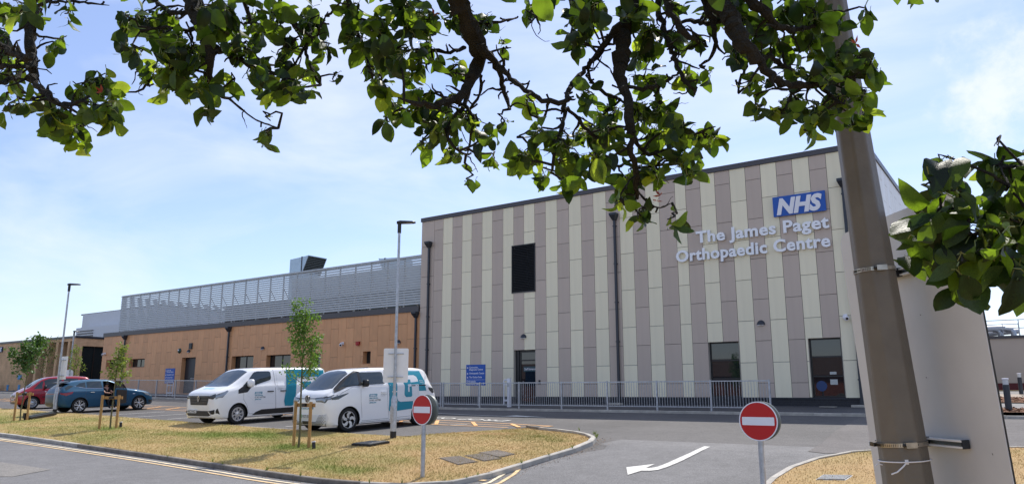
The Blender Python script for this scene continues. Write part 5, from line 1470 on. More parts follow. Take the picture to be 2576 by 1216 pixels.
def plate(parent, body, y0, y1, z0, z1, txt, m=M_PLATE, x=None, green=False):
    xf = (x if x is not None else min(body.FR(y0, z0), body.FR(y1, z0), body.FR((y0+y1)/2, z1)))-.02
    p = MB().box(xf-.01, xf+.03, y0, y1, z0, z1).build('number_plate', m, parent, world=False)
    v, f = text_mesh(txt, .1, bold=.002); x0 = min(a[0] for a in v); w_ = max(a[0] for a in v)-x0; h = max(a[1] for a in v)
    yy1 = y1-.03-(.05 if green else 0); k = (yy1-y0-.03)/w_
    MB().add([(xf-.013, yy1-(a[0]-x0)*k, z0+.02+a[1]*(z1-z0-.04)/h) for a in v], f).build('characters', M_BLACK, p, world=False)
    if green: MB().box(xf-.012, xf-.010, y1-.045, y1-.005, z0+.005, z1-.005).build('green_flash', mat('plate_green', (.0, .35, .10), .4), p, world=False)
def mirror(parent, x, y, z, m, sd=-1, s=1.0):
    v = []; f = []; nu, nv = 10, 8
    for j in range(nv+1):
        for i in range(nu):
            a = 2*math.pi*i/nu; b = -math.pi/2+math.pi*j/nv; cb_ = math.copysign(abs(math.cos(b))**.55, math.cos(b))
            ca = math.copysign(abs(math.cos(a))**.6, math.cos(a)); sa = math.copysign(abs(math.sin(a))**.6, math.sin(a))
            v.append((x + .075*s*ca*cb_, y + sd*(.11*s) + .125*s*sa*cb_, z + .115*s*math.copysign(abs(math.sin(b))**.7, math.sin(b))))
    for j in range(nv):
        for i in range(nu): f.append((j*nu+i, j*nu+(i+1) % nu, (j+1)*nu+(i+1) % nu, (j+1)*nu+i))
    o = MB().add(v, f).build('door_mirror', m, parent, world=False, smooth=True)
    MB().bar((x, y-sd*.04, z-.10*s), (x, y+sd*.08*s, z-.07*s), .06, .04).build('mirror_arm', M_BLACK, o, world=False)

# ---- nearer van: white electric van, front axle at x=0, nose at -0.85
t = place_vehicle('white_electric_van', 'rounded white electric van with teal logo graphics and black mirrors, nearer of the two vans', 'van', (-17.78, 16.6), 5, 1.98, 2.99, 'white vans in the car park')
B1 = Body([(-.86, .34, .80, .92, .60, .50), (-.845, .28, .92, 1.02, .74, .64), (-.80, .23, 1.0, 1.12, .83, .73), (-.70, .20, 1.05, 1.20, .90, .79), (-.52, .19, 1.12, 1.30, .95, .80), (-.30, .18, 1.23, 1.46, .975, .78), (0, .18, 1.32, 1.68, .985, .755), (.25, .18, 1.36, 1.83, .99, .74), (.5, .18, 1.37, 1.90, .99, .73), (1.2, .18, 1.38, 1.935, .99, .73), (2.2, .18, 1.38, 1.935, .99, .73), (3.0, .2, 1.38, 1.91, .985, .72), (3.40, .24, 1.36, 1.86, .97, .71), (3.52, .26, 1.30, 1.74, .96, .72), (3.66, .28, 1.20, 1.45, .95, .75), (3.78, .32, 1.0, 1.14, .92, .76), (3.86, .36, .78, .90, .84, .70)], .10)
B1.wz = .36
WB = 2.99
body = B1.shell('body', M_WPAINT, t, [(0, -.99), (0, .99), (WB, -.985), (WB, .985)], .415)
for (x, sp) in ((0, 0), (WB, 1)):
    for sd in (-1, 1): wheel(t, x, sd*.955, .365, .365, sd, 5, 'swirl')
arch(t, B1, 0, .365, .415, .035, M_WPAINT); arch(t, B1, WB, .365, .415, .035, M_WPAINT)
B1.top('windscreen', [(-.46, -.72), (-.56, -.4), (-.60, 0), (-.56, .4), (-.46, .72), (.16, .68), (.28, .4), (.32, 0), (.28, -.4), (.16, -.68)], M_CGLASS, t)
B1.side('front_quarter_window', [(-.36, 1.30), (-.05, 1.385), (.40, 1.40), (.44, 1.79), (.30, 1.78), (.10, 1.66)], M_CGLASS, t, sides=(-1, 1), off=.020, step=.06)
B1.side('door_window', [(.50, 1.405), (1.46, 1.42), (1.46, 1.77), (1.40, 1.80), (.53, 1.80)], M_CGLASS, t, sides=(-1, 1), off=.016, step=.07)
B1.side('pillar_trim', [(-.50, 1.19), (-.30, 1.26), (-.05, 1.36), (.50, 1.39), (.50, 1.84), (.36, 1.845), (.20, 1.77), (0, 1.655), (-.18, 1.53), (-.32, 1.42), (-.46, 1.31)], M_BLACK, t, sides=(-1, 1), off=.012, step=.035)
B1.side('window_post', [(.40, 1.39), (.51, 1.395), (.53, 1.82), (.44, 1.82)], M_BLACK, t, sides=(-1, 1), off=.022)
B1.side('sill_trim', [(.47, .20), (2.52, .20), (2.55, .265), (.45, .265)], M_BLACK, t, sides=(-1, 1))
# graphics: a big outlined letter G
B1.side('teal_panel', [(1.60, .55), (1.60, 1.79), (1.75, 1.84), (3.18, 1.80), (3.28, 1.45), (3.30, 1.13), (2.95, 1.13), (2.95, .84), (2.66, .84), (2.66, .56), (1.9, .52), (1.68, .50)], M_TEAL, t, off=.010, step=.06)
B1.side('white_stroke', [(1.95, 1.66), (1.95, .93), (2.0, .84), (2.10, .81), (2.66, .81), (2.66, .845), (2.96, .845), (2.96, 1.50), (2.93, 1.60), (2.82, 1.66)], mat('white_vinyl', (.74, .75, .76), .35), t, off=.016, step=.06)
B1.side('teal_stroke', [(2.27, 1.42), (2.32, 1.52), (2.60, 1.52), (2.60, 1.42), (2.96, 1.44), (2.96, 1.36), (2.62, 1.355), (2.62, 1.0), (2.58, .95), (2.34, .95), (2.27, 1.02)], M_TEAL, t, off=.021, step=.06)
B1.side('white_gap', [(2.44, 1.36), (2.60, 1.37), (2.60, 1.30), (2.50, 1.29), (2.50, 1.12), (2.44, 1.12)], mat('white_vinyl', (.74, .75, .76), .35), t, off=.025, step=.06)
B1.side('side_crease', [(.45, 1.372), (3.25, 1.362), (3.25, 1.350), (.45, 1.358)], mat('crease_shade', (.62, .63, .64), .3), t, off=.016, step=.3)  # greyer strip on the white side, shading of the crease painted in
B1.text('LAUNDRY', 3.02, 1.40, .20, .05, M_SIGNW, t, off=.016); B1.text('BEYOND', 3.02, 1.46, .17, .05, M_SIGNW, t, off=.016)
B1.side('logo_box', [(.78, 1.03), (.80, 1.11), (1.12, 1.11), (1.10, 1.03)], M_TEAL, t, off=.006)
B1.text('GIRBAU', .81, 1.045, .27, .07, M_SIGNW, t, bold=.003, shear=.2)
B1.text('Sales & Service', .79, .965, .34, .06, M_TEAL, t, bold=.002); B1.text('01462 427780', .79, .885, .46, .075, M_BLACK, t); B1.text('girbau.com', .79, .825, .27, .055, M_TEAL, t, bold=.002)
B1.text('We Take Care of', 1.26, 1.07, .26, .035, M_SEAM, t); B1.text('Laundry', 1.26, 1.03, .2, .035, M_SEAM, t)
B1.seam([(.46, 1.39), (.455, .9), (.49, .5), (.50, .30), (1.60, .31), (1.56, .7), (1.53, 1.39), (1.52, 1.82)], t)
B1.seam([(1.58, 1.82), (1.60, 1.35), (1.66, .31), (2.62, .33), (2.68, 1.0), (2.66, 1.82)], t)
B1.seam([(-.52, .98), (-.25, 1.20), (.1, 1.34), (.45, 1.37)], t)
B1.side('sliding_rail', [(2.62, 1.33), (3.28, 1.33), (3.28, 1.30), (2.62, 1.30)], M_BLACK, t, off=.018, step=.3)
for x in (1.28, 1.74):
    MB().bar((x, -B1.W(x, 1.14)-.02, 1.15), (x+.2, -B1.W(x, 1.14)-.02, 1.15), .03, .035).build('door_handle', M_WPAINT, t, world=False)
B1.side('rear_vent', [(3.30, 1.48), (3.42, 1.76), (3.46, 1.76), (3.60, 1.48)], mat('vent_and_swage_grey', (.66, .67, .68), .35), t, off=.006)
B1.side('tail_light', [(3.44, 1.15), (3.40, 1.24), (3.70, 1.22), (3.76, 1.05), (3.60, 1.03)], M_LAMPD, t, off=.008, step=.06, sides=(-1, 1))
mirror(t, .58, -.96, 1.46, M_BLACK, -1, 1.0); mirror(t, .58, .96, 1.46, M_BLACK, 1, 1.0)
# front: lamps, light bar, roundel, honeycomb intake, plate
for sd in (-1, 1):
    B1.front('headlight', [(sd*a, b) for a, b in [(.42, 1.02), (.50, .955), (.80, .93), (.90, 1.02), (.955, 1.13), (.90, 1.12), (.60, 1.05)]], M_LAMP, t, off=.012, step=.05)
    B1.side('headlight_wing', [(-.62, .99), (-.40, 1.00), (-.02, 1.165), (-.05, 1.18), (-.44, 1.10), (-.62, 1.06)], M_LAMPD, t, sides=(sd,), off=.007, step=.06)
    B1.front('lamp_housing', [(sd*a, b) for a, b in [(.38, 1.06), (.46, .94), (.82, .905), (.93, 1.0), (.97, 1.15), (.90, 1.145), (.60, 1.075)]], M_LAMPD, t, off=.007, step=.05)
B1.front('light_bar', [(-.42, 1.03), (-.42, 1.05), (.42, 1.05), (.42, 1.03)], M_BLACK, t, off=.010)
xf = B1.FR(0, 1.03)-.012
rd_ = MB().lathe([(.0, .012), (.085, .012), (.095, .004), (.115, .004), (.115, -.02)], (xf, 0, 1.03), (-1, 0, 0), 28).build('roundel', M_BLACK, t, world=False, smooth=True)
MB().lathe([(.096, .013), (.112, .013), (.112, .0)], (xf, 0, 1.03), (-1, 0, 0), 28).build('roundel_ring', M_CHROME, rd_, world=False)
vw = MB(); xl = xf-.015
for (a, b_) in (((-.045, .085), (0, .01)), ((.045, .085), (0, .01)), ((-.085, .035), (-.045, -.08)), ((-.045, -.08), (0, .0)), ((0, .0), (.045, -.08)), ((.045, -.08), (.085, .035))):
    vw.bar((xl, a[0], 1.03+a[1]), (xl, b_[0], 1.03+b_[1]), .012, .012, up=(1, 0, 0))
vw.build('emblem', M_CHROME, rd_, world=False)
MB().add([(-.5, 0, 0)], []) if False else None
v, f = text_mesh('GIRBAU', .15, bold=.006, shear=.2); w_ = max(p[0] for p in v)
B1.front('front_logo_box', [(-.33, .72), (-.33, .86), (.33, .86), (.33, .72)], M_TEAL, t, off=.006)
MB().add([(B1.FR(.30-p[0]*.6/w_, .75)-.012, .30-p[0]*.6/w_, .745+p[1]*.75) for p in v], f).build('lettering', M_SIGNW, t, world=False)
B1.front('lower_intake', [(-.86, .27), (-.90, .45), (-.86, .60), (.86, .60), (.90, .45), (.86, .27)], mat('intake_white', (.70, .71, .72), .4), t, off=.006)
hb = MB()
for r_ in range(7):
    z_ = .285 + .042*r_; n = 26
    for k in range(n):
        y = -.84 + 1.68*(k+.5*(r_ % 2))/n
        if abs(y) < .30 and z_ > .40: continue
        if z_ > .36 and abs(y) < .45+.8*(z_-.36) : continue
        sz = .030*(1-.25*(z_-.28)/.3); x_ = B1.FR(y, z_)-.013
        hb.add([(x_, y-sz*1.1, z_), (x_, y, z_-sz*.62), (x_, y+sz*1.1, z_), (x_, y, z_+sz*.62)], [(0,1,2,3)])
hb.build('honeycomb', M_BLACK, t, world=False)
B1.front('intake_opening', [(-.22, .27), (-.22, .36), (.22, .36), (.22, .27)], M_BLACK, t, off=.014)
B1.front('chin', [(-.80, .20), (-.84, .262), (.84, .262), (.80, .20)], M_BLACK, t, off=.012)
plate(t, B1, -.27, .27, .445, .565, 'FG73 EUR', green=True)
MB().tube([(.9, -.2, 1.94), (1.35, -.2, 1.97)], .012, 6).build('roof_aerial', M_BLACK, t, world=False)
MB().box(-.32, .2, -.5, .5, 1.30, 1.31).build('dashboard_top', M_BLACK, t, world=False) if False else None

# ---- farther van: white panel van, front axle x=0, nose -0.93
t = place_vehicle('white_panel_van', 'boxy white panel van with teal graphics and black grille, farther of the two vans', 'van', (-23.73, 16.82), 0, 1.95, 3.1, 'white vans in the car park')
B2 = Body([(-.94, .30, .90, 1.0, .66, .55), (-.92, .27, .96, 1.06, .78, .70), (-.86, .24, 1.02, 1.12, .86, .77), (-.70, .22, 1.08, 1.20, .92, .83), (-.45, .21, 1.15, 1.28, .955, .85), (-.20, .2, 1.21, 1.38, .97, .84), (.1, .2, 1.26, 1.56, .975, .82), (.4, .2, 1.30, 1.76, .975, .80), (.65, .2, 1.32, 1.90, .975, .79), (.85, .2, 1.33, 1.945, .975, .79), (1.5, .2, 1.34, 1.965, .975, .80), (3.0, .22, 1.34, 1.965, .975, .81), (3.9, .28, 1.34, 1.955, .97, .81), (4.06, .30, 1.32, 1.90, .96, .80), (4.13, .34, 1.28, 1.78, .93, .78)])
B2.wz = .345
body = B2.shell('body', M_WPAINT, t, [(0, -.975), (0, .975), (3.1, -.975), (3.1, .975)], .40)
for x in (0, 3.1):
    for sd in (-1, 1): wheel(t, x, sd*.945, .345, .345, sd, 8, 'cover')
arch(t, B2, 0, .345, .40, .03, M_WPAINT); arch(t, B2, 3.1, .345, .40, .03, M_WPAINT)
B2.top('windscreen', [(-.30, -.70), (-.36, -.35), (-.38, 0), (-.36, .35), (-.30, .70), (.52, .68), (.60, .3), (.62, 0), (.60, -.3), (.52, -.68)], M_CGLASS, t)
B2.side('door_window', [(.22, 1.28), (.66, 1.335), (1.38, 1.52), (1.42, 1.60), (1.42, 1.80), (1.34, 1.84), (.84, 1.84), (.68, 1.79), (.42, 1.52), (.20, 1.34)], M_CGLASS, t, sides=(-1, 1), off=.006)
B2.side('mirror_base', [(-.02, 1.06), (.35, 1.10), (.52, 1.27), (.66, 1.33), (.30, 1.36), (.16, 1.30), (-.02, 1.20)], M_BLACK, t, sides=(-1, 1), off=.010, step=.06)
B2.side('window_divider', [(.72, 1.33), (.76, 1.34), (.76, 1.83), (.72, 1.81)], M_BLACK, t, sides=(-1, 1), off=.009)
B2.side('sill_moulding', [(.58, .28), (3.9-1.3, .28), (2.6, .48), (.98, .46), (.72, .38)], M_BLACK, t, sides=(-1, 1), off=.008)
B2.side('teal_band', [(2.15, 1.90), (4.05, 1.88), (4.05, .55), (3.62, .55), (3.62, 1.60), (2.62, 1.60), (2.50, .56), (2.3, .52), (2.02, .54), (1.98, .72), (2.08, 1.3)], M_TEAL, t, off=.012, step=.06)
B2.side('teal_stroke', [(2.85, .80), (2.85, 1.42), (3.3, 1.42), (3.3, 1.2), (3.1, 1.2), (3.1, .80)], M_TEAL, t, off=.012, step=.06)
B2.side('side_swage', [(1.66, 1.80), (1.66, 1.30), (1.72, 1.22), (2.3, 1.16), (2.3, 1.175), (1.73, 1.235), (1.675, 1.31), (1.675, 1.80)], mat('vent_and_swage_grey', (.66, .67, .68), .35), t, off=.008, step=.2)  # swage drawn as a greyer strip, its shade put into the colour
B2.side('logo_box', [(.66, 1.02), (.68, 1.10), (1.0, 1.10), (.98, 1.02)], M_TEAL, t, off=.006)
B2.text('GIRBAU', .69, 1.035, .27, .07, M_SIGNW, t, bold=.003, shear=.2); B2.text('Sales & Service', .67, .955, .34, .06, M_TEAL, t, bold=.002); B2.text('01462 427780', .67, .875, .46, .075, M_BLACK, t); B2.text('girbau.com', .67, .815, .27, .055, M_TEAL, t, bold=.002)
B2.text('We Take Care of', 1.68, 1.18, .26, .035, M_SEAM, t); B2.text('Laundry', 1.68, 1.14, .2, .035, M_SEAM, t)
B2.seam([(.20, 1.33), (.20, .85), (.36, .62), (.46, .33), (1.58, .34), (1.60, .5)], t); B2.seam([(1.62, .30), (1.58, 1.2), (1.55, 1.90)], t, w=.012); B2.seam([(.35, 1.0), (.75, .70), (1.5, .66)], t, w=.006, m=mat('vent_and_swage_grey', (.66, .67, .68), .35))  # last line is the door pressing, its shade painted as a greyer stripe
for x in (1.22, 1.80):
    MB().bar((x, -B2.W(x, 1.1)-.025, 1.10), (x+.26, -B2.W(x, 1.1)-.025, 1.10), .03, .035).build('door_handle', M_BLACK, t, world=False)
mirror(t, .42, -.93, 1.42, M_WPAINT, -1, 1.25); mirror(t, .42, .93, 1.42, M_WPAINT, 1, 1.25)
gr = B2.front('grille', [(-.50, .70), (-.60, 1.02), (.60, 1.02), (.50, .70)], M_BLACK, t, off=.012)
for z_, w_ in ((.78, .51), (.88, .55), (.98, .58)):
    gb = MB(); n = 12
    for k in range(n):
        a = -w_+2*w_*k/n; c = -w_+2*w_*(k+1)/n; gb.bar((B2.FR(a, z_)-.022, a, z_), (B2.FR(c, z_)-.022, c, z_), .007, .010)
    gb.build('grille_bar', mat('dark_chrome', (.30, .30, .31), .25, metal=1), gr, world=False)
xd = B2.FR(0, .93)-.03
MB().prism([(xd, 0, 1.06), (xd, .075, .93), (xd, 0, .80), (xd, -.075, .93)], (-.012, 0, 0)).build('badge', M_CHROME, t, world=False)
MB().prism([(xd-.0125, 0, 1.00), (xd-.0125, .04, .93), (xd-.0125, 0, .86), (xd-.0125, -.04, .93)], (-.002, 0, 0)).build('badge_inner', M_BLACK, t, world=False)
for sd in (-1, 1):
    B2.front('headlight', [(sd*a, b) for a, b in [(.58, .92), (.60, 1.02), (.80, 1.08), (.90, 1.11), (.90, .96), (.78, .90)]], M_LAMPD, t, off=.010, step=.05)
    B2.side('headlight_wing', [(-.86, .90), (-.62, .95), (-.40, 1.16), (-.44, 1.19), (-.86, 1.06)], M_LAMP, t, sides=(sd,), off=.008, step=.06)
    B2.front('fog_trim', [(sd*a, b) for a, b in [(.56, .48), (.60, .50), (.76, .38), (.72, .36)]], M_CHROME, t, off=.018, step=.06)
B2.front('lower_intake', [(-.60, .32), (-.92, .38), (-.90, .58), (-.62, .50), (.62, .50), (.90, .58), (.92, .38), (.60, .32)], M_BLACK, t, off=.010)
B2.front('chin', [(-.82, .23), (-.84, .28), (.84, .28), (.82, .23)], M_BLACK, t, off=.010)
B2.top('bonnet_logo', [(-.62, -.28), (-.62, .28), (-.50, .30), (-.50, -.26)], mat('pale_teal', (.35, .62, .68), .4), t, off=.006)
plate(t, B2, .12, .64, .42, .54, 'WC73 NXZ')
MB().tube([(1.1, .1, 1.96), (1.55, .1, 2.20)], .006, 5).build('roof_aerial', M_BLACK, t, world=False)

# ---- blue hatchback, rear axle x=0, tail at -0.84
DOORP = [(1.05, 1.40), (1.02, 1.05), (1.04, .70), (1.18, .30), (1.86, .28), (2.02, .55), (2.05, 1.0), (1.92, 1.10), (1.62, 1.28), (1.32, 1.39)]
t = place_vehicle('blue_hatchback', 'metallic blue hatchback with its driver door open, parked beside the red car', 'car', (-36.01, 17.17), 3, 1.80, 2.7)
B3 = Body([(-.86, .42, .80, .90, .66, .54), (-.84, .36, .88, .97, .76, .64), (-.76, .30, .93, 1.06, .84, .70), (-.62, .27, .95, 1.20, .88, .66), (-.45, .25, .96, 1.31, .895, .62), (-.2, .23, .97, 1.39, .90, .60), (.2, .21, .97, 1.445, .90, .60), (.7, .2, .97, 1.475, .90, .60), (1.2, .2, .97, 1.46, .90, .60), (1.5, .2, .97, 1.40, .90, .60), (1.8, .2, .97, 1.25, .90, .63), (2.05, .2, .97, 1.09, .90, .68), (2.25, .2, .95, 1.035, .895, .72), (2.6, .21, .89, .98, .89, .74), (2.95, .22, .83, .91, .87, .72), (3.2, .23, .76, .84, .82, .67), (3.38, .25, .66, .74, .72, .58), (3.48, .28, .56, .64, .58, .46)], .07)
B3.wz = .325
ct_ = MB().prism([(x, -.93, z) for x, z in DOORP], (0, .75, 0)); ct_.v = [tuple(q) for q in ct_.v]
body = B3.shell('body', M_BPAINT, t, [(0, -.90), (0, .90), (2.70, -.895), (2.70, .895)], .375, cut=ct_)
for x in (0, 2.70):
    for sd in (-1, 1): wheel(t, x, sd*.87, .325, .325, sd, 5, 'twist')
B3.side('rear_door_window', [(.30, 1.08), (.98, 1.05), (.95, 1.395), (.55, 1.395), (.32, 1.37)], M_CGLASS, t, sides=(-1, 1), off=.006)
B3.side('rear_quarter_window', [(-.20, 1.18), (.24, 1.09), (.26, 1.36), (.02, 1.32)], M_CGLASS, t, sides=(-1, 1), off=.006)
B3.side('window_chrome', [(-.22, 1.19), (.2, 1.09), (.98, 1.05), (.98, 1.065), (.2, 1.105), (-.20, 1.205)], M_CHROME, t, sides=(-1,), off=.008, step=.3)
B3.side('front_window', [(1.10, 1.06), (1.95, 1.03), (1.60, 1.24), (1.35, 1.34), (1.12, 1.35)], M_CGLASS, t, sides=(1,), off=.006)
B3.top('windscreen', [(1.36, -.52), (1.34, 0), (1.36, .52), (2.02, .60), (2.10, 0), (2.02, -.60)], M_CGLASS, t)
B3.top('rear_window', [(-.735, -.58), (-.735, .58), (-.40, .56), (-.40, -.56)], mat('privacy_glass', (.01, .012, .014), .12, spec=.25), t)
B3.side('rear_glass_side', [(-.60, 1.0), (-.25, 1.20), (-.45, 1.24), (-.62, 1.12)], M_CGLASS, t, sides=(-1, 1), off=.005)
MB().prism([(-.66, -.56, 1.34), (-.66, .56, 1.34), (-.36, .60, 1.40), (-.36, -.60, 1.40)], (0, 0, .035)).build('spoiler', M_BLACK, t, world=False)
for sd in (-1, 1):
    B3.side('tail_light', [(-.80, .84), (-.82, .92), (-.30, .955), (-.34, .87), (-.6, .78)], M_TAIL, t, sides=(sd,), off=.008, step=.06)
    B3.side('headlight', [(3.02, .70), (2.90, .80), (2.78, .86), (3.10, .80), (3.34, .68), (3.30, .62)], M_LAMP, t, sides=(sd,), off=.008, step=.06)
B3.front('rear_light_centre', [(-.72, .84), (-.72, .92), (.72, .92), (.72, .84)], M_TAIL, t, off=.008, end=0)
B3.front('rear_bumper_insert', [(-.6, .38), (-.64, .50), (.64, .50), (.6, .38)], M_BLACK, t, off=.008, end=0)
B3.front('front_grille', [(-.45, .42), (-.5, .58), (.5, .58), (.45, .42)], M_BLACK, t, off=.01, end=1)
B3.side('bumper_vent', [(3.18, .36), (3.16, .48), (3.40, .46), (3.38, .36)], M_BLACK, t, off=.008, step=.06)
B3.seam([(.28, 1.07), (.20, .70), (.36, .40), (.50, .26), (1.06, .26)], t); B3.seam([(-.30, .95), (.3, .93), (1.0, .92)], t, w=.006); B3.seam([(2.20, .93), (2.18, .60), (2.10, .30)], t)
B3.side('sill', [(.42, .215), (2.28, .215), (2.28, .26), (.42, .26)], M_BLACK, t, off=.006, sides=(-1, 1))
MB().bar((.42, -.905, .91), (.60, -.905, .90), .03, .03).build('door_handle', M_CHROME, t, world=False)
MB().box(.30, .50, -.03, .03, 1.47, 1.50).build('roof_fin', M_BLACK, t, world=False)
B3.side('indicator', [(2.36, .76), (2.48, .77), (2.46, .79), (2.36, .79)], M_SIGNW, t, off=.008, step=.1)
# open door hinged at the front edge
hx, hy = 2.05, -.885; oa = R(38)
def dpt(s_, z_, o=0): return (hx - s_*math.cos(oa) + o*math.sin(oa), hy - s_*math.sin(oa) - o*math.cos(oa), z_)
low = [(0, .30), (0, .98), (.06, 1.03), (1.02, 1.06), (1.04, .70), (.86, .29)]
dr = MB().prism([dpt(a, b, -.03) for a, b in low], Vector(dpt(0, 0, .04))-Vector(dpt(0, 0, -.03))).build('driver_door', M_BPAINT, t, world=False); bevel(dr, .015)
MB().prism([dpt(a, b, .042) for a, b in [(.06, .36), (.06, .95), (.96, 1.0), (.97, .72), (.82, .36)]], Vector(dpt(0, 0, .06))-Vector(dpt(0, 0, .042))).build('inner_trim', M_BLACK, dr, world=False)
MB().prism([dpt(a, b, 0) for a, b in [(.10, 1.04), (.98, 1.06), (.96, 1.35), (.72, 1.36), (.45, 1.26)]], Vector(dpt(0, 0, .006))-Vector(dpt(0, 0, 0))).build('door_glass', M_CGLASS, dr, world=False)
fr = MB(); q = [(.06, 1.03), (.45, 1.28), (.72, 1.38), (1.0, 1.38), (1.02, 1.06)]
for a, b in zip(q, q[1:]): fr.bar(dpt(a[0], a[1], .005), dpt(b[0], b[1], .005), .045, .04)
fr.build('door_frame', M_BLACK, dr, world=False)
mm_ = dpt(.22, 1.08, -.12); 
MB().lathe([(0, -.10), (.06, -.08), (.085, 0), (.06, .09), (0, .10)], mm_, (math.sin(oa)*.8, -math.cos(oa)*.8, .0), 12).build('door_mirror', M_BLACK, dr, world=False, smooth=True)
# interior seen through the doorway
MB().prism([(1.02, -.62, .34), (1.50, -.62, .34), (1.52, -.62, .52), (1.10, -.62, .50)], (0, .48, 0)).build('seat', M_SEAT, t, world=False)
MB().prism([(.98, -.62, .50), (1.14, -.62, .50), (1.06, -.62, 1.12), (.96, -.62, 1.12)], (0, .48, 0)).build('seat_back', M_SEAT, t, world=False)
MB().lathe([(.17, -.012), (.185, 0), (.17, .012), (.155, 0), (.17, -.012)], (1.70, -.38, .90), (-.85, 0, .5), 20).build('steering_wheel', M_BLACK, t, world=False)
MB().bar((1.72, -.53, .90), (1.72, -.23, .90), .03).build('wheel_spoke', M_BLACK, t, world=False)

# ---- driver sitting sideways in the doorway
def person_seated(t0):
    M = XF[t0.name]
    pt = thing('person', 'person in dark clothes sitting in the open doorway of the blue car, legs out', 'person', tuple(M @ Vector((1.35, -.75, .1))))
    J = {'pelvis': (1.28, -.42, .60), 'spine': (1.26, -.44, .80), 'chest': (1.25, -.47, 1.00), 'neck': (1.27, -.50, 1.13), 'head': (1.30, -.53, 1.22), 'top': (1.30, -.53, 1.30),
         'shr': (1.10, -.52, 1.05), 'elr': (1.13, -.72, .86), 'hdr': (1.32, -.88, .83), 'shl': (1.42, -.50, 1.05), 'ell': (1.50, -.66, .86), 'hdl': (1.56, -.84, .90),
         'hpr': (1.19, -.46, .58), 'knr': (1.22, -.90, .66), 'ftr': (1.24, -.98, .22), 'tor': (1.24, -1.16, .16), 'hpl': (1.37, -.46, .58), 'knl': (1.44, -.88, .70), 'ftl': (1.46, -.94, .26), 'tol': (1.46, -1.12, .18)}
    E_ = [('pelvis', 'spine'), ('spine', 'chest'), ('chest', 'neck'), ('neck', 'head'), ('head', 'top'), ('chest', 'shr'), ('shr', 'elr'), ('elr', 'hdr'), ('chest', 'shl'), ('shl', 'ell'), ('ell', 'hdl'),
          ('pelvis', 'hpr'), ('hpr', 'knr'), ('knr', 'ftr'), ('ftr', 'tor'), ('pelvis', 'hpl'), ('hpl', 'knl'), ('knl', 'ftl'), ('ftl', 'tol')]
    rad = {'pelvis': .14, 'spine': .14, 'chest': .15, 'neck': .058, 'head': .09, 'top': .085, 'shr': .065, 'shl': .065, 'elr': .045, 'ell': .045, 'hdr': .032, 'hdl': .032, 'hpr': .095, 'hpl': .095, 'knr': .07, 'knl': .07, 'ftr': .042, 'ftl': .042, 'tor': .035, 'tol': .035}
    nm_ = list(J); Pw = [M @ Vector(J[k]) for k in nm_]; inv = XF[pt.name].inverted()
    me = bpy.data.meshes.new('body'); me.from_pydata([inv @ p for p in Pw], [(nm_.index(a), nm_.index(b)) for a, b in E_], [])
    o = bpy.data.objects.new('body', me); COL.objects.link(o)
    sk = o.modifiers.new('skin', 'SKIN'); sd_ = o.modifiers.new('sub', 'SUBSURF'); sd_.levels = 1
    for i, k in enumerate(nm_): me.skin_vertices[0].data[i].radius = (rad[k], rad[k]*.9)
    me.skin_vertices[0].data[0].use_root = True
    dg = bpy.context.evaluated_depsgraph_get(); dg.update(); m2 = bpy.data.meshes.new_from_object(o.evaluated_get(dg))
    o.modifiers.clear(); o.data = m2; o.parent = pt
    for q in (M_CLOTH, M_SKIN): m2.materials.append(q)
    arms = [inv @ (M @ Vector(J[k])) for k in ('hdr', 'elr', 'hdl', 'ell', 'head', 'top', 'neck')]
    for p in m2.polygons:
        c = p.center; p.material_index = 1 if min((c-a).length for a in arms) < .13 else 0
        p.use_smooth = True
    hc = M @ Vector((1.30, -.52, 1.27))
    MB().lathe([(.0, .10), (.07, .085), (.105, .03), (.108, -.02), (.10, -.05)], hc, (0, 0, 1), 14).build('hair', M_BLACK, pt, smooth=True)
    for k, e in (('hdr', (1, -.2, -.3)), ('hdl', (.6, -.6, 0))):
        b = MB(); base = M @ Vector(J[k]); d = (M.to_3x3() @ Vector(e)).normalized(); s_ = d.cross(Vector((0,0,1))).normalized()
        for q, l in ((-.03, .06), (-.01, .075), (.01, .07), (.03, .055)): b.tube([base + s_*q, base + s_*q + d*l*.6, base + s_*q*1.1 + d*l + Vector((0,0,-.015))], [.011, .009, .007], 6)
        b.tube([base - s_*.03, base - s_*.055 + d*.03], [.011, .008], 6); b.build('fingers', M_SKIN, pt, smooth=True)
person_seated(t)

# ---- red compact car, front axle x=0, nose at -0.65
t = place_vehicle('red_compact_car', 'dark red compact hatchback facing the verge at the left', 'car', (-41.55, 17.5), 10, 1.72, 2.42)
B4 = Body([(-.66, .34, .58, .66, .56, .46), (-.64, .28, .64, .72, .68, .58), (-.56, .24, .70, .80, .77, .66), (-.42, .22, .78, .90, .82, .70), (-.25, .21, .86, .99, .845, .70), (-.05, .2, .90, 1.10, .855, .68), (.2, .2, .92, 1.30, .86, .64), (.45, .2, .94, 1.46, .86, .61), (.75, .2, .95, 1.55, .86, .60), (1.3, .2, .96, 1.585, .86, .60), (2.0, .2, .98, 1.58, .86, .59), (2.45, .22, .99, 1.54, .85, .57), (2.62, .26, .98, 1.42, .84, .58), (2.78, .3, .94, 1.15, .82, .62), (2.90, .34, .82, .94, .76, .60), (2.94, .4, .70, .80, .66, .52)], .08)
B4.wz = .30
body = B4.shell('body', M_RPAINT, t, [(0, -.86), (0, .86), (2.42, -.86), (2.42, .86)], .355)
for x in (0, 2.42):
    for sd in (-1, 1): wheel(t, x, sd*.835, .30, .30, sd, 11, 'cover')
B4.top('windscreen', [(-.12, -.52), (-.17, 0), (-.12, .52), (.46, .52), (.54, 0), (.46, -.52)], M_CGLASS, t)
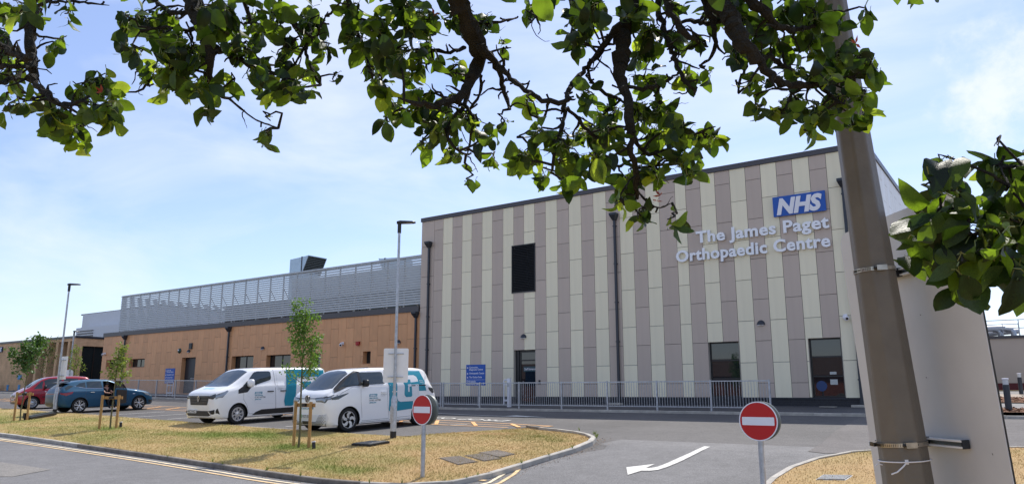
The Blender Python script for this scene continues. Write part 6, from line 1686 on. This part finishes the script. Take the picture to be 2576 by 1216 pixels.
B4.side('front_quarter_window', [(.02, .97), (.42, .99), (.46, 1.36), (.38, 1.36)], M_CGLASS, t, sides=(-1, 1))
B4.side('front_door_window', [(.50, .99), (1.28, 1.02), (1.28, 1.47), (.70, 1.47), (.50, 1.39)], M_CGLASS, t, sides=(-1, 1))
B4.side('rear_door_window', [(1.36, 1.02), (2.02, 1.06), (2.05, 1.45), (1.38, 1.48)], M_CGLASS, t, sides=(-1, 1))
B4.side('rear_side_window', [(2.10, 1.08), (2.46, 1.16), (2.38, 1.42), (2.12, 1.44)], M_CGLASS, t, sides=(-1, 1))
B4.seam([(.34, .95), (.30, .60), (.44, .32), (1.28, .30), (1.32, .98)], t); B4.seam([(1.32, .30), (1.85, .30), (2.0, .60), (2.06, 1.0)], t)
B4.side('rubbing_strip', [(.42, .56), (1.98, .57), (1.98, .62), (.42, .61)], M_BLACK, t, off=.01)
for sd in (-1, 1):
    B4.front('headlight', [(sd*a, b) for a, b in [(.34, .62), (.40, .74), (.66, .80), (.74, .78), (.72, .66), (.6, .60)]], M_LAMP, t, off=.012, step=.05)
    B4.side('headlight_side', [(-.58, .64), (-.56, .76), (-.28, .86), (-.24, .80), (-.40, .66)], M_LAMP, t, sides=(sd,), off=.008, step=.05)
g4 = B4.front('grille', [(-.26, .57), (-.32, .70), (.32, .70), (.26, .57)], M_BLACK, t, off=.012)
for z_ in (.60, .64, .68): MB().bar((B4.FR(0, z_)-.02, -.26, z_), (B4.FR(0, z_)-.02, .26, z_), .012, .012).build('grille_bar', M_CHROME, g4, world=False)
B4.front('lower_intake', [(-.5, .27), (-.5, .36), (.5, .36), (.5, .27)], M_BLACK, t, off=.01)
plate(t, B4, -.26, .26, .42, .52, 'AJ02 ZNE')
for y in (-.30, .25): MB().bar((-.17, y, 1.06), (.10, y+.30, 1.24), .02).build('wiper', M_BLACK, t, world=False)
mirror(t, .50, -.84, 1.06, M_BLACK, -1, .8); mirror(t, .50, .84, 1.06, M_BLACK, 1, .8)
MB().lathe([(0, .0), (.03, .0), (.03, .02), (0, .02)], (.55, -B4.W(.55, .85)-.003, .84), (0, -1, 0), 10).build('badge', M_SIGNW, t, world=False)
for x in (1.05, 1.85): MB().bar((x, -.865, .90), (x+.14, -.865, .90), .025, .03).build('door_handle', M_RPAINT, t, world=False)
# ------------------------------------------------------------------ the pear tree overhead
rt = random.Random(42)
tree = thing('pear_tree', 'old pear tree whose knobbly lichen-covered branches and glossy leaves hang across the top', 'tree', (1.9, 1.0, .0))
def leaf_mesh(i):
    r = random.Random(100+i); n = 7; vs = []; fs = []; curl = r.uniform(.15, 1.25); fold = r.uniform(.15, .75); bend = r.uniform(-.25, .35); wid = r.choice((.22, .27, .30, .33, .35, .37)); wav = r.uniform(.01, .045); ph = r.uniform(0, 6)
    prof = [0.0, .52, .84, .99, 1.0, .84, .50]
    y = 0; z = 0; a = 0
    for k in range(n):
        t = k/(n-1)*.93; a = -curl*t*1.4
        if k: y += .155*math.cos(a); z += .155*math.sin(a)
        w = wid*prof[k] + (.012 if k == 0 else 0); bx = bend*t*t*.35
        for s in (-1, -.5, 0, .5, 1):
            vs.append((bx + s*w*(1 - .25*fold*abs(s)), y, z + abs(s)*w*fold*1.3 - (abs(s)**2)*w*.35 + (wav*math.sin(ph+t*13+s*2) if abs(s) == 1 else 0)))
    for k in range(n-1):
        for s in range(4): q = k*5+s; fs.append((q, q+1, q+6, q+5))
    tip = len(vs); vs.append((vs[(n-1)*5+2][0]+.015, y+.10*math.cos(a)+.02, z+.10*math.sin(a)-.02)); b = (n-1)*5
    for s in range(4): fs.append((b+s, b+s+1, tip))
    return vs, fs
def leaf_material(name, top, under, trc, tf, rough=.47):
    m = bpy.data.materials.new(name); m.use_nodes = True; N, L = m.node_tree.nodes, m.node_tree.links
    b = N['Principled BSDF']; out = N['Material Output']
    oi = N.new('ShaderNodeObjectInfo'); ge = N.new('ShaderNodeNewGeometry'); ad = N.new('ShaderNodeMath'); ad.operation = 'ADD'; fr = N.new('ShaderNodeMath'); fr.operation = 'FRACT'
    L.new(oi.outputs['Random'], ad.inputs[0]); L.new(ge.outputs['Random Per Island'], ad.inputs[1]); L.new(ad.outputs[0], fr.inputs[0])
    co = N.new('ShaderNodeTexCoord'); no = N.new('ShaderNodeTexNoise'); no.inputs['Scale'].default_value = 30; no.inputs['Detail'].default_value = 5
    L.new(co.outputs['Object'], no.inputs['Vector'])
    mr = N.new('ShaderNodeMapRange'); mr.inputs['From Min'].default_value = .3; mr.inputs['From Max'].default_value = .7; mr.inputs['To Min'].default_value = .7; mr.inputs['To Max'].default_value = 1.3; L.new(no.outputs['Fac'], mr.inputs['Value'])
    m2 = N.new('ShaderNodeMapRange'); m2.inputs['To Min'].default_value = .55; m2.inputs['To Max'].default_value = 1.5; L.new(fr.outputs[0], m2.inputs['Value'])
    mu = N.new('ShaderNodeMath'); mu.operation = 'MULTIPLY'; L.new(mr.outputs[0], mu.inputs[0]); L.new(m2.outputs[0], mu.inputs[1])
    mx = N.new('ShaderNodeMixRGB'); mx.inputs['Color1'].default_value = (*top, 1); mx.inputs['Color2'].default_value = (*under, 1); L.new(ge.outputs['Backfacing'], mx.inputs['Fac'])
    v1 = N.new('ShaderNodeVectorMath'); v1.operation = 'SCALE'; L.new(mx.outputs['Color'], v1.inputs[0]); L.new(mu.outputs[0], v1.inputs['Scale']); L.new(v1.outputs['Vector'], b.inputs['Base Color'])
    b.inputs['Roughness'].default_value = rough; b.inputs['Specular IOR Level'].default_value = .35
    tr = N.new('ShaderNodeBsdfTranslucent'); v2 = N.new('ShaderNodeVectorMath'); v2.operation = 'SCALE'; v2.inputs[0].default_value = trc; L.new(mu.outputs[0], v2.inputs['Scale']); L.new(v2.outputs['Vector'], tr.inputs['Color'])
    bu = N.new('ShaderNodeBump'); bu.inputs['Strength'].default_value = .25; bu.inputs['Distance'].default_value = .004; L.new(no.outputs['Fac'], bu.inputs['Height']); L.new(bu.outputs['Normal'], b.inputs['Normal'])
    ms = N.new('ShaderNodeMixShader'); ms.inputs['Fac'].default_value = tf; L.new(b.outputs['BSDF'], ms.inputs[1]); L.new(tr.outputs['BSDF'], ms.inputs[2]); L.new(ms.outputs['Shader'], out.inputs['Surface'])
    return m
ML = [leaf_material('pear_leaf', (.020, .046, .009), (.040, .070, .020), (.24, .38, .018), .40),
      leaf_material('pear_leaf_dark', (.010, .025, .007), (.024, .045, .016), (.07, .14, .010), .28),
      leaf_material('pear_leaf_young', (.055, .095, .014), (.09, .13, .03), (.50, .64, .04), .55)]
LV = [leaf_mesh(i) for i in range(10)]
LM = {}
def leaf_data(i, j):
    if (i, j) not in LM:
        me = bpy.data.meshes.new('leaf'); me.from_pydata(LV[i][0], [], LV[i][1]); me.materials.append(ML[j]); me.shade_smooth(); LM[(i, j)] = me
    return LM[(i, j)]
# boughs: survey points (x, y) with distance and radius in mm
BOUGH = [
 (2.1, [(85,-60),(78,0),(72,60),(78,130),(88,200),(120,238),(148,262),(180,262),(230,240),(268,232)], [30,26,22,20,15,12,10,8,6,4]),
 (2.0, [(-40,100),(0,112),(45,138),(78,150)], [16,14,12,12]), (2.15, [(-30,170),(0,166),(40,168),(80,165)], [12,10,9,9]), (2.2, [(-20,205),(15,205),(50,185),(78,140)], [11,10,9,9]),
 (2.1, [(148,262),(175,285),(200,300),(215,318)], [7,6,4,3]), (2.05, [(80,20),(120,6),(180,4),(230,8),(275,14)], [9,7,5,4,2]), (2.1, [(85,85),(120,95),(150,97),(168,90)], [6,4,3,2]), (2.2, [(30,185),(50,220),(75,240),(92,248)], [5,4,3,2]),
 (2.2, [(492,-60),(498,0),(503,60),(528,105),(575,132),(640,170),(700,185),(740,180)], [24,22,19,16,13,10,7,4]),
 (2.1, [(470,-40),(480,10),(512,80),(530,150),(528,215),(536,262),(540,285)], [24,24,22,16,11,7,3]),
 (2.25, [(560,128),(600,112),(640,140),(668,160),(700,165)], [11,10,8,6,4]), (2.2, [(545,240),(575,248),(605,272),(640,300),(690,318),(700,322)], [6,6,5,4,3,2]), (2.3, [(345,150),(352,180),(368,205),(372,217)], [6,5,4,3]), (2.15, [(508,60),(470,75),(430,70),(395,72)], [11,8,6,4]), (2.3, [(500,20),(440,35),(400,10),(370,-20)], [12,10,9,9]),
 (2.25, [(686,-60),(700,0),(722,42),(764,92),(774,149),(800,200),(806,214)], [15,13,11,9,7,5,3]), (2.2, [(730,50),(745,60),(790,95),(806,70),(825,30)], [8,7,6,5,4]), (2.3, [(774,110),(740,160),(715,180),(690,190)], [6,5,4,3]),
 (2.15, [(866,-60),(872,0),(890,52),(912,125),(930,172),(940,190)], [15,13,11,9,6,4]), (2.1, [(890,45),(940,55),(985,45),(1010,20)], [8,7,6,5]), (2.3, [(960,120),(1000,130),(1060,125),(1130,130),(1170,120)], [5,6,7,9,12]),
 (2.0, [(1140,-80),(1150,-10),(1172,50),(1196,100),(1205,150),(1190,200),(1150,245),(1095,262),(1040,258),(1000,245)], [42,38,36,34,32,26,17,12,8,4]),
 (2.05, [(1205,110),(1250,168),(1262,205),(1280,262),(1284,275)], [18,14,11,8,5]), (2.05, [(1215,120),(1247,160),(1257,172),(1311,216),(1365,253),(1419,258),(1434,216),(1478,165),(1523,108),(1560,60)], [14,12,11,10,9,9,10,11,13,17]),
 (2.1, [(1419,258),(1414,314),(1396,373),(1387,425)], [9,8,7,4]), (2.15, [(1424,270),(1478,328),(1540,372),(1575,375),(1590,350)], [8,7,6,5,5]), (2.1, [(1380,256),(1366,300),(1330,330),(1300,345)], [6,5,4,3]), (2.1, [(1180,215),(1170,260),(1130,310),(1128,345),(1155,380),(1180,390)], [14,11,9,7,5,3]), (2.2, [(1140,250),(1190,290),(1185,330),(1176,385)], [9,7,6,4]), (2.15, [(1210,190),(1205,240),(1160,290),(1100,300),(1060,290)], [8,6,5,5,3]),
 (2.1, [(1600,-80),(1592,0),(1572,74),(1558,172),(1577,240),(1584,314),(1594,400),(1600,460),(1604,500)], [44,40,36,27,22,17,14,10,6]),
 (2.2, [(1560,250),(1520,235),(1480,190),(1500,130),(1540,90)], [7,7,6,7,10]), (2.15, [(1577,215),(1620,222),(1660,215),(1690,195)], [10,9,7,4]), (2.1, [(1592,345),(1625,388),(1670,378),(1725,352),(1775,325),(1800,318)], [9,8,7,6,4,2]), (2.15, [(1650,-40),(1655,20),(1672,84),(1700,155),(1722,205),(1745,225),(1748,238)], [15,13,12,11,9,6,4]),
 (2.05, [(1670,-40),(1682,20),(1720,82),(1750,100),(1780,118)], [15,14,11,8,5]), (2.2, [(1596,420),(1640,420),(1690,400),(1740,385)], [7,6,5,3]), (2.15, [(1590,400),(1550,420),(1500,420),(1440,405),(1400,402)], [7,6,6,5,4]), (2.15, [(1602,480),(1630,510),(1660,522),(1690,510)], [5,4,3,2]), (2.1, [(1600,440),(1570,470),(1560,500)], [5,4,2]), (2.25, [(1590,320),(1540,335),(1500,320),(1450,290)], [6,5,5,3]), (2.3, [(1580,270),(1620,290),(1665,270),(1690,300)], [6,5,4,3]),
 (1.95, [(1776,-80),(1806,0),(1839,60),(1886,130),(1937,192),(2002,214),(2062,210),(2128,200),(2162,182)], [44,38,32,24,17,13,10,7,4]), (2.05, [(1830,-60),(1900,10),(1950,60),(2010,75),(2060,60)], [30,24,16,10,6]), (2.1, [(1905,140),(1940,145),(1980,172),(2045,200)], [10,9,8,6]), (2.1, [(1860,95),(1880,150),(1862,200),(1856,235)], [9,7,6,4]), (2.05, [(1985,214),(1990,245),(1975,275)], [7,6,4]), (2.0, [(1985,225),(1940,225),(1895,240)], [6,4,3]), (2.0, [(2050,205),(2105,180),(2122,150),(2128,118)], [8,7,6,4]), (1.95, [(2060,215),(2100,250),(2125,262)], [7,5,3]), (2.1, [(1740,-60),(1780,20),(1800,90),(1790,140),(1760,165)], [16,14,10,7,4]), (2.1, [(1840,40),(1780,60),(1740,50),(1700,60)], [14,10,8,6]), (2.15, [(2100,30),(2050,40),(2000,20),(1950,-20)], [5,6,8,12]),
 (2.1, [(1330,-60),(1350,10),(1345,45),(1330,60)], [9,7,5,3]), (2.15, [(1200,60),(1240,58),(1275,52),(1300,45)], [8,6,5,3]), (2.2, [(1420,-60),(1440,20),(1460,70),(1475,100)], [9,7,6,4]), (2.1, [(1225,135),(1255,125),(1285,120)], [6,4,3]), (2.2, [(1000,-60),(1020,20),(1040,70),(1090,90)], [14,10,8,6]), (2.3, [(1080,90),(1090,150),(1130,190),(1180,190)], [7,6,7,9]), (2.2, [(600,-60),(620,20),(640,70),(700,90),(750,100)], [12,9,7,5,4]),
 (1.22, [(2680,640),(2600,625),(2520,610),(2455,600),(2430,570),(2425,540)], [12,10,8,6,4,3]), (1.25, [(2700,560),(2610,540),(2560,500),(2530,450),(2510,410)], [8,7,5,4,3]), (1.2, [(2520,612),(2470,640),(2420,665),(2400,690)], [6,4,3,2]), (1.2, [(2455,600),(2390,585),(2340,600)], [4,3,2]), (1.25, [(2600,700),(2540,690),(2490,660)], [6,5,3]),
]
samp = []
bark_r = random.Random(5)
for bi, (D, pts, rad) in enumerate(BOUGH):
    ph = bi*1.7; P3 = [V(x, y, D + .10*math.sin(ph+i*.8)) for i, (x, y) in enumerate(pts)]
    # refine with knobbly jitter
    q = []; rq = []
    for i in range(len(P3)-1):
        L = (P3[i+1]-P3[i]).length; n = max(2, int(L/.018))
        for k in range(n):
            t = k/n
            p0 = P3[max(i-1, 0)]; p1 = P3[i]; p2 = P3[i+1]; p3 = P3[min(i+2, len(P3)-1)]
            c = .5*((2*p1) + (p2-p0)*t + (2*p0-5*p1+4*p2-p3)*t*t + (3*p1-p0-3*p2+p3)*t**3)
            r = lerp(rad[i], rad[i+1], t)*.001*(.72 if D > 1.5 else .45)
            j = Vector((bark_r.gauss(0, 1), bark_r.gauss(0, 1), bark_r.gauss(0, 1)))*min(.0042, r*.36)
            q.append(c+j); rq.append(r*bark_r.uniform(.78, 1.28))
    q.append(P3[-1]); rq.append(rad[-1]*.00045)
    b = MB().tube(q, rq, 7)
    for i in range(2, len(q)-1):             # short fruiting spurs
        if bark_r.random() < .38 and rq[i] < .016:
            d = Vector((bark_r.gauss(0, 1), bark_r.gauss(0, 1), bark_r.gauss(0, 1))).normalized(); l = bark_r.uniform(.006, .022)+rq[i]
            b.tube([q[i], q[i]+d*l*.6, q[i]+d*l+Vector((0,0,.003))], [.0035, .0028, .0032], 5)
    for i in range(3, len(q)-2, 2):             # crooked dead and living twigs
        if bark_r.random() < .48 and D > 1.5:
            d = Vector((bark_r.gauss(0, 1), bark_r.gauss(0, 1), bark_r.gauss(-.25, 1))).normalized(); L_ = bark_r.uniform(.03, .11); pp = [q[i]]; ra = [min(rq[i]*.6, .0042)]
            for k in range(6):
                d = (d + Vector((bark_r.gauss(0, .4), bark_r.gauss(0, .4), bark_r.gauss(0, .4)))).normalized(); pp.append(pp[-1] + d*L_/6); ra.append(ra[0]*(1-.12*k)*bark_r.uniform(.75, 1.3))
            b.tube(pp, ra, 5)
    b.build('branch', M_BARK, tree, smooth=False)
    for i in range(0, len(q), 2): samp.append((q[i], rq[i], D))
# leaf clusters: x, y, rx, ry, count, distance class
CL = [(15,30,40,30,11),(60,25,35,25,6),(5,95,25,30,6),(20,150,35,25,7),(130,112,28,18,3),(105,30,20,20,3),(175,30,25,18,3),(25,190,40,22,7),(100,232,28,26,6),(60,262,34,18,6),(130,285,42,22,10),(150,330,44,30,12),(190,352,30,26,9),(210,215,56,24,14),(255,205,46,30,16),(290,240,32,28,12),(240,270,58,34,20),(285,300,24,22,7),(15,240,14,18,2),(190,310,40,24,10),(150,300,34,20,8),(22,268,10,18,2),
 (318,50,26,38,10),(332,120,34,38,13),(368,60,48,48,18),(418,40,56,38,16),(420,100,58,46,22),(440,175,56,44,22),(482,130,56,46,18),(500,215,46,36,16),(528,265,22,34,6),(560,60,56,56,18),(600,120,56,46,18),(640,60,56,56,18),(650,180,46,36,16),(682,226,46,26,12),(425,225,26,16,4),(590,205,36,34,9),(722,205,54,34,17),(762,232,22,26,6),(662,340,18,24,5),(722,120,56,56,20),(770,60,56,54,16),(800,112,34,34,8),(842,195,22,30,3),(785,168,34,34,8),(690,40,50,40,14),(380,180,40,30,10),(545,20,60,25,14),(680,296,10,10,1),
 (880,20,38,30,10),(900,90,46,46,16),(950,70,50,50,18),(990,130,54,54,22),(945,150,32,46,12),(1050,60,66,56,24),(1080,130,56,54,16),(958,212,34,46,14),(988,268,34,34,12),(972,305,22,18,4),(1060,250,56,46,22),(1085,318,54,34,16),(1060,362,26,26,7),(1120,280,46,36,14),(1130,372,44,32,12),(1180,300,44,36,14),(1222,352,26,40,11),(1240,395,16,26,4),(1190,448,22,16,3),(1150,40,60,40,16),(1220,55,30,28,6),(1000,20,60,25,12),(1262,108,16,12,2),(1263,303,24,24,2),(1325,262,26,22,5),(1040,180,50,40,12),(1150,170,40,40,8),
 (1340,25,34,26,6),(1385,5,8,12,1),(1330,378,34,34,12),(1300,400,24,26,7),(1355,335,56,26,10),(1402,352,54,34,16),(1362,428,22,26,6),(1425,402,44,30,14),(1425,470,22,34,4),(1462,432,34,34,10),(1482,330,54,34,18),(1502,392,46,32,16),(1530,282,56,44,20),(1480,240,34,36,9),(1442,120,32,34,7),(1450,22,46,28,10),(1500,20,56,28,14),(1440,92,24,34,7),(1480,60,34,36,9),(1592,30,56,36,16),(1602,130,46,46,14),(1642,80,56,46,16),(1620,200,56,44,16),(1602,282,56,44,22),(1662,262,54,44,20),(1642,342,54,44,22),(1702,330,54,36,20),(1760,342,44,26,15),(1792,338,18,18,6),(1712,400,52,34,18),(1738,432,20,22,5),(1652,430,54,34,16),(1592,430,36,36,12),(1560,500,30,22,8),(1622,530,32,20,6),(1690,545,20,24,4),(1612,552,12,12,2),(1702,90,28,28,6),(1722,190,34,34,8),(1770,180,20,32,4),(1745,95,16,12,3),(1702,20,36,22,8),(1535,330,30,30,8),(1570,450,30,30,8),
 (1792,30,46,30,15),(1852,30,56,36,20),(1922,60,56,56,22),(1982,30,56,36,20),(2052,32,56,44,20),(2042,102,54,54,22),(2100,58,34,54,12),(1962,120,44,44,14),(1892,118,34,34,11),(1902,205,34,24,8),(1912,278,24,24,5),(1962,288,34,30,10),(2002,252,44,44,15),(2062,182,54,44,16),(2112,132,44,34,14),(2152,152,44,34,16),(2192,172,32,36,12),(2162,232,32,32,11),(2112,252,54,44,20),(2142,298,30,32,11),(2062,292,54,44,20),(2035,332,24,16,5),(2172,272,16,30,5),(2178,28,14,26,3),(1990,180,40,40,12),(1850,120,30,50,8)]
CR = [(2388,410,44,36,4),(2345,470,22,22,2),(2318,560,34,34,4),(2285,632,20,24,2),(2362,540,52,46,8),(2422,500,66,48,12),(2500,430,54,44,9),(2510,362,8,22,1),(2562,420,34,34,5),(2475,600,76,66,26),(2532,560,52,66,17),(2540,655,52,46,18),(2372,632,36,42,6),(2395,700,18,20,3),(2440,672,46,40,8),(2560,500,30,50,8),(2556,705,24,16,2)]
leaves = []; twigs = MB(); stems = MB(); lr = random.Random(77)
def spray(x, y, rx, ry, cnt, D, size, twr):
    c = V(x, y, D)
    near = sorted(samp, key=lambda s_: (s_[0]-c).length)[:1][0]
    hub = c + Vector((0, 0, .01))
    if (near[0]-c).length > .035:
        mid = near[0].lerp(hub, .5) + Vector((lr.gauss(0, .012), lr.gauss(0, .012), lr.gauss(0, .012)))
        twigs.tube([near[0], near[0].lerp(mid, .5)+Vector((lr.gauss(0, .005), lr.gauss(0, .005), lr.gauss(0, .005))), mid, mid.lerp(hub, .5)+Vector((lr.gauss(0, .005), lr.gauss(0, .005), .004)), hub], [.0045*twr, .004*twr, .0034*twr, .003*twr, .0022*twr], 5)
    ends = []
    for k in range(max(2, cnt//4)):
        a = lr.uniform(0, 6.28); rr_ = math.sqrt(lr.random())*.8
        e = V(x + rx*rr_*math.cos(a), y + ry*rr_*math.sin(a), D + lr.uniform(-.10, .10))
        m_ = hub.lerp(e, .5) + Vector((lr.gauss(0, .008), lr.gauss(0, .008), lr.gauss(0, .008)))
        twigs.tube([hub, m_, e], [.0026*twr, .0022*twr, .0016*twr], 5); ends.append(e)
    vd = (c - Vector((0, 0, EYE))).normalized()
    for k in range(cnt):
        e = lr.choice(ends) + Vector((lr.gauss(0, .010), lr.gauss(0, .010), lr.gauss(0, .010)))
        a = lr.uniform(0, 6.28); rr_ = math.sqrt(lr.random())
        tgt = V(x + rx*rr_*math.cos(a), y + ry*rr_*math.sin(a), D + lr.uniform(-.14, .14))
        d = (tgt - e); d = d.normalized()*.7 if d.length > 1e-4 else Vector((0, 0, 0))
        d += Vector((lr.gauss(0, .45), lr.gauss(0, .45), lr.gauss(-.45, .5)))
        d.normalize()
        pl_ = lr.uniform(.012, .035)*(size/.075); st = e.lerp(tgt, .35)
        n = Vector((lr.gauss(0, .7), lr.gauss(0, .7), lr.gauss(.35, .7))) - vd*lr.uniform(-.6, .9)
        r_ = d.cross(n)
        if r_.length < .05: continue
        r_.normalize(); n = r_.cross(d)
        s = size*(lr.uniform(.38, .75) if lr.random() < .45 else lr.uniform(.7, 1.12))
        stems.tube([e, e.lerp(st, .5)+Vector((0,0,.003)), st + d*pl_*.2], [.0011, .0009, .0009], 4, cap=False)
        lead = st + d*pl_*.2
        M = Matrix(((r_.x, d.x, n.x, lead.x), (r_.y, d.y, n.y, lead.y), (r_.z, d.z, n.z, lead.z), (0, 0, 0, 1))) @ Matrix.Diagonal((s, s, s, 1))
        q = lr.random() + (.22 if s < size*.6 else 0) - (.15 if y < 150 or x > 2250 else 0); j = 1 if q < .34 else (0 if q < .84 else 2)  # darker leaves favoured at top and right: crown shade put into leaf colour
        leaves.append((s/ (lead - Vector((0,0,EYE))).length, M, lr.randrange(10), j))
for (x, y, rx, ry, cnt) in CL: spray(x, y, rx*.92, ry*.92, int(cnt*(2.0 if y < 120 else 1.45)+.5), 2.15 + lr.uniform(-.18, .16), .066, 1)
for (x, y, rx, ry, cnt) in CR: spray(x, y, rx, ry, int(cnt*1.8), 1.22 + lr.uniform(-.07, .08), .068, .75)
twigs.build('twigs', M_BARK, tree, kind='stuff')
stems.build('leaf_stalks', mat('leaf_stalk', (.16, .19, .05), .5), tree, kind='stuff')
# the crown goes on above the picture and beyond it: boughs, then leaves that shade the ones below
up = MB()
trunk_p = Vector((2.4, .2, 0))
for (x, y, D, r) in ((85,-60,2.1,.022),(480,-50,2.15,.024),(690,-60,2.25,.012),(868,-60,2.15,.012),(1140,-80,2.0,.030),(1600,-80,2.1,.032),(1790,-80,1.95,.034),(1830,-60,2.05,.02),(2690,600,1.23,.012)):
    a = V(x, y, D); top = a + Vector((lerp(a.x, 1.2, .35)-a.x, lerp(a.y, 1.3, .2)-a.y, .55))
    up.tube([a, a.lerp(top, .5)+Vector((.03, 0, .02)), top, Vector((1.5, .9, 3.2)), Vector((1.9, .55, 2.6))], [r*.55, r*.7, r*.9, .05, .06], 8)
up.build('upper_boughs', M_BARK, tree, smooth=True)
MB().tube([(2.4, .2, -.3), (2.35, .25, .4), (2.25, .3, 1.2), (2.05, .45, 2.2), (1.9, .55, 2.7), (1.5, .9, 3.3)], [.17, .14, .125, .11, .10, .06], 14).build('trunk', M_BARK, tree, smooth=True)
extra = []
for k in range(2600):
    x = lr.uniform(-150, 2330); y = lr.uniform(-620, -15); D = lr.uniform(1.75, 2.9)
    if noise.noise(Vector((x*.006, y*.006, D))) < -.12: continue
    p = V(x, y, D); d = Vector((lr.gauss(0, 1), lr.gauss(0, 1), lr.gauss(-.5, .7))).normalized(); n = Vector((lr.gauss(0, .8), lr.gauss(0, .8), 1)); r_ = d.cross(n)
    if r_.length < .05: continue
    r_.normalize(); n = r_.cross(d); s = .075*lr.uniform(.7, 1.2)
    extra.append((0, Matrix(((r_.x, d.x, n.x, p.x), (r_.y, d.y, n.y, p.y), (r_.z, d.z, n.z, p.z), (0, 0, 0, 1))) @ Matrix.Diagonal((s, s, s, 1)), lr.randrange(10), 0 if lr.random() < .6 else 1))
leaves.sort(key=lambda t_: -t_[0])
inv = XF[tree.name].inverted()
for (sz, M, i, j) in leaves[:300]:
    o = bpy.data.objects.new('leaf', leaf_data(i, j)); COL.objects.link(o); o.parent = tree
    o.matrix_local = inv @ M
rest = leaves[300:] + extra
vs = []; fs = []; mi = []
for (sz, M, i, j) in rest:
    Mx = inv @ M; n0 = len(vs); lv_, lf_ = LV[i]
    vs += [tuple(Mx @ Vector(p)) for p in lv_]; fs += [tuple(a+n0 for a in f_) for f_ in lf_]; mi += [j]*len(lf_)
me = bpy.data.meshes.new('leaves'); me.from_pydata(vs, [], fs)
for m in ML: me.materials.append(m)
me.polygons.foreach_set('material_index', mi); me.shade_smooth(); me.update()
o = bpy.data.objects.new('leaves', me); COL.objects.link(o); o.parent = tree; o['kind'] = 'stuff'
# a few young red tips
rtips = MB()
for (x, y, D) in ((257, 232, 2.05), (2152, 110, 1.95), (1660, 492, 2.1), (1650, 505, 2.12), (1092, 36, 2.0)):
    p = V(x, y, D)
    for k in range(4):
        d = Vector((lr.gauss(0, 1), lr.gauss(0, 1), lr.gauss(.4, .7))).normalized(); r_ = d.orthogonal().normalized()
        rtips.add([p, p+d*.010+r_*.004, p+d*.024, p+d*.010-r_*.004], [(0,1,2,3)])
rtips.build('young_tips', mat('red_tip', (.30, .05, .03), .5), tree, kind='stuff')
print('leaves', len(leaves), 'extra', len(extra))
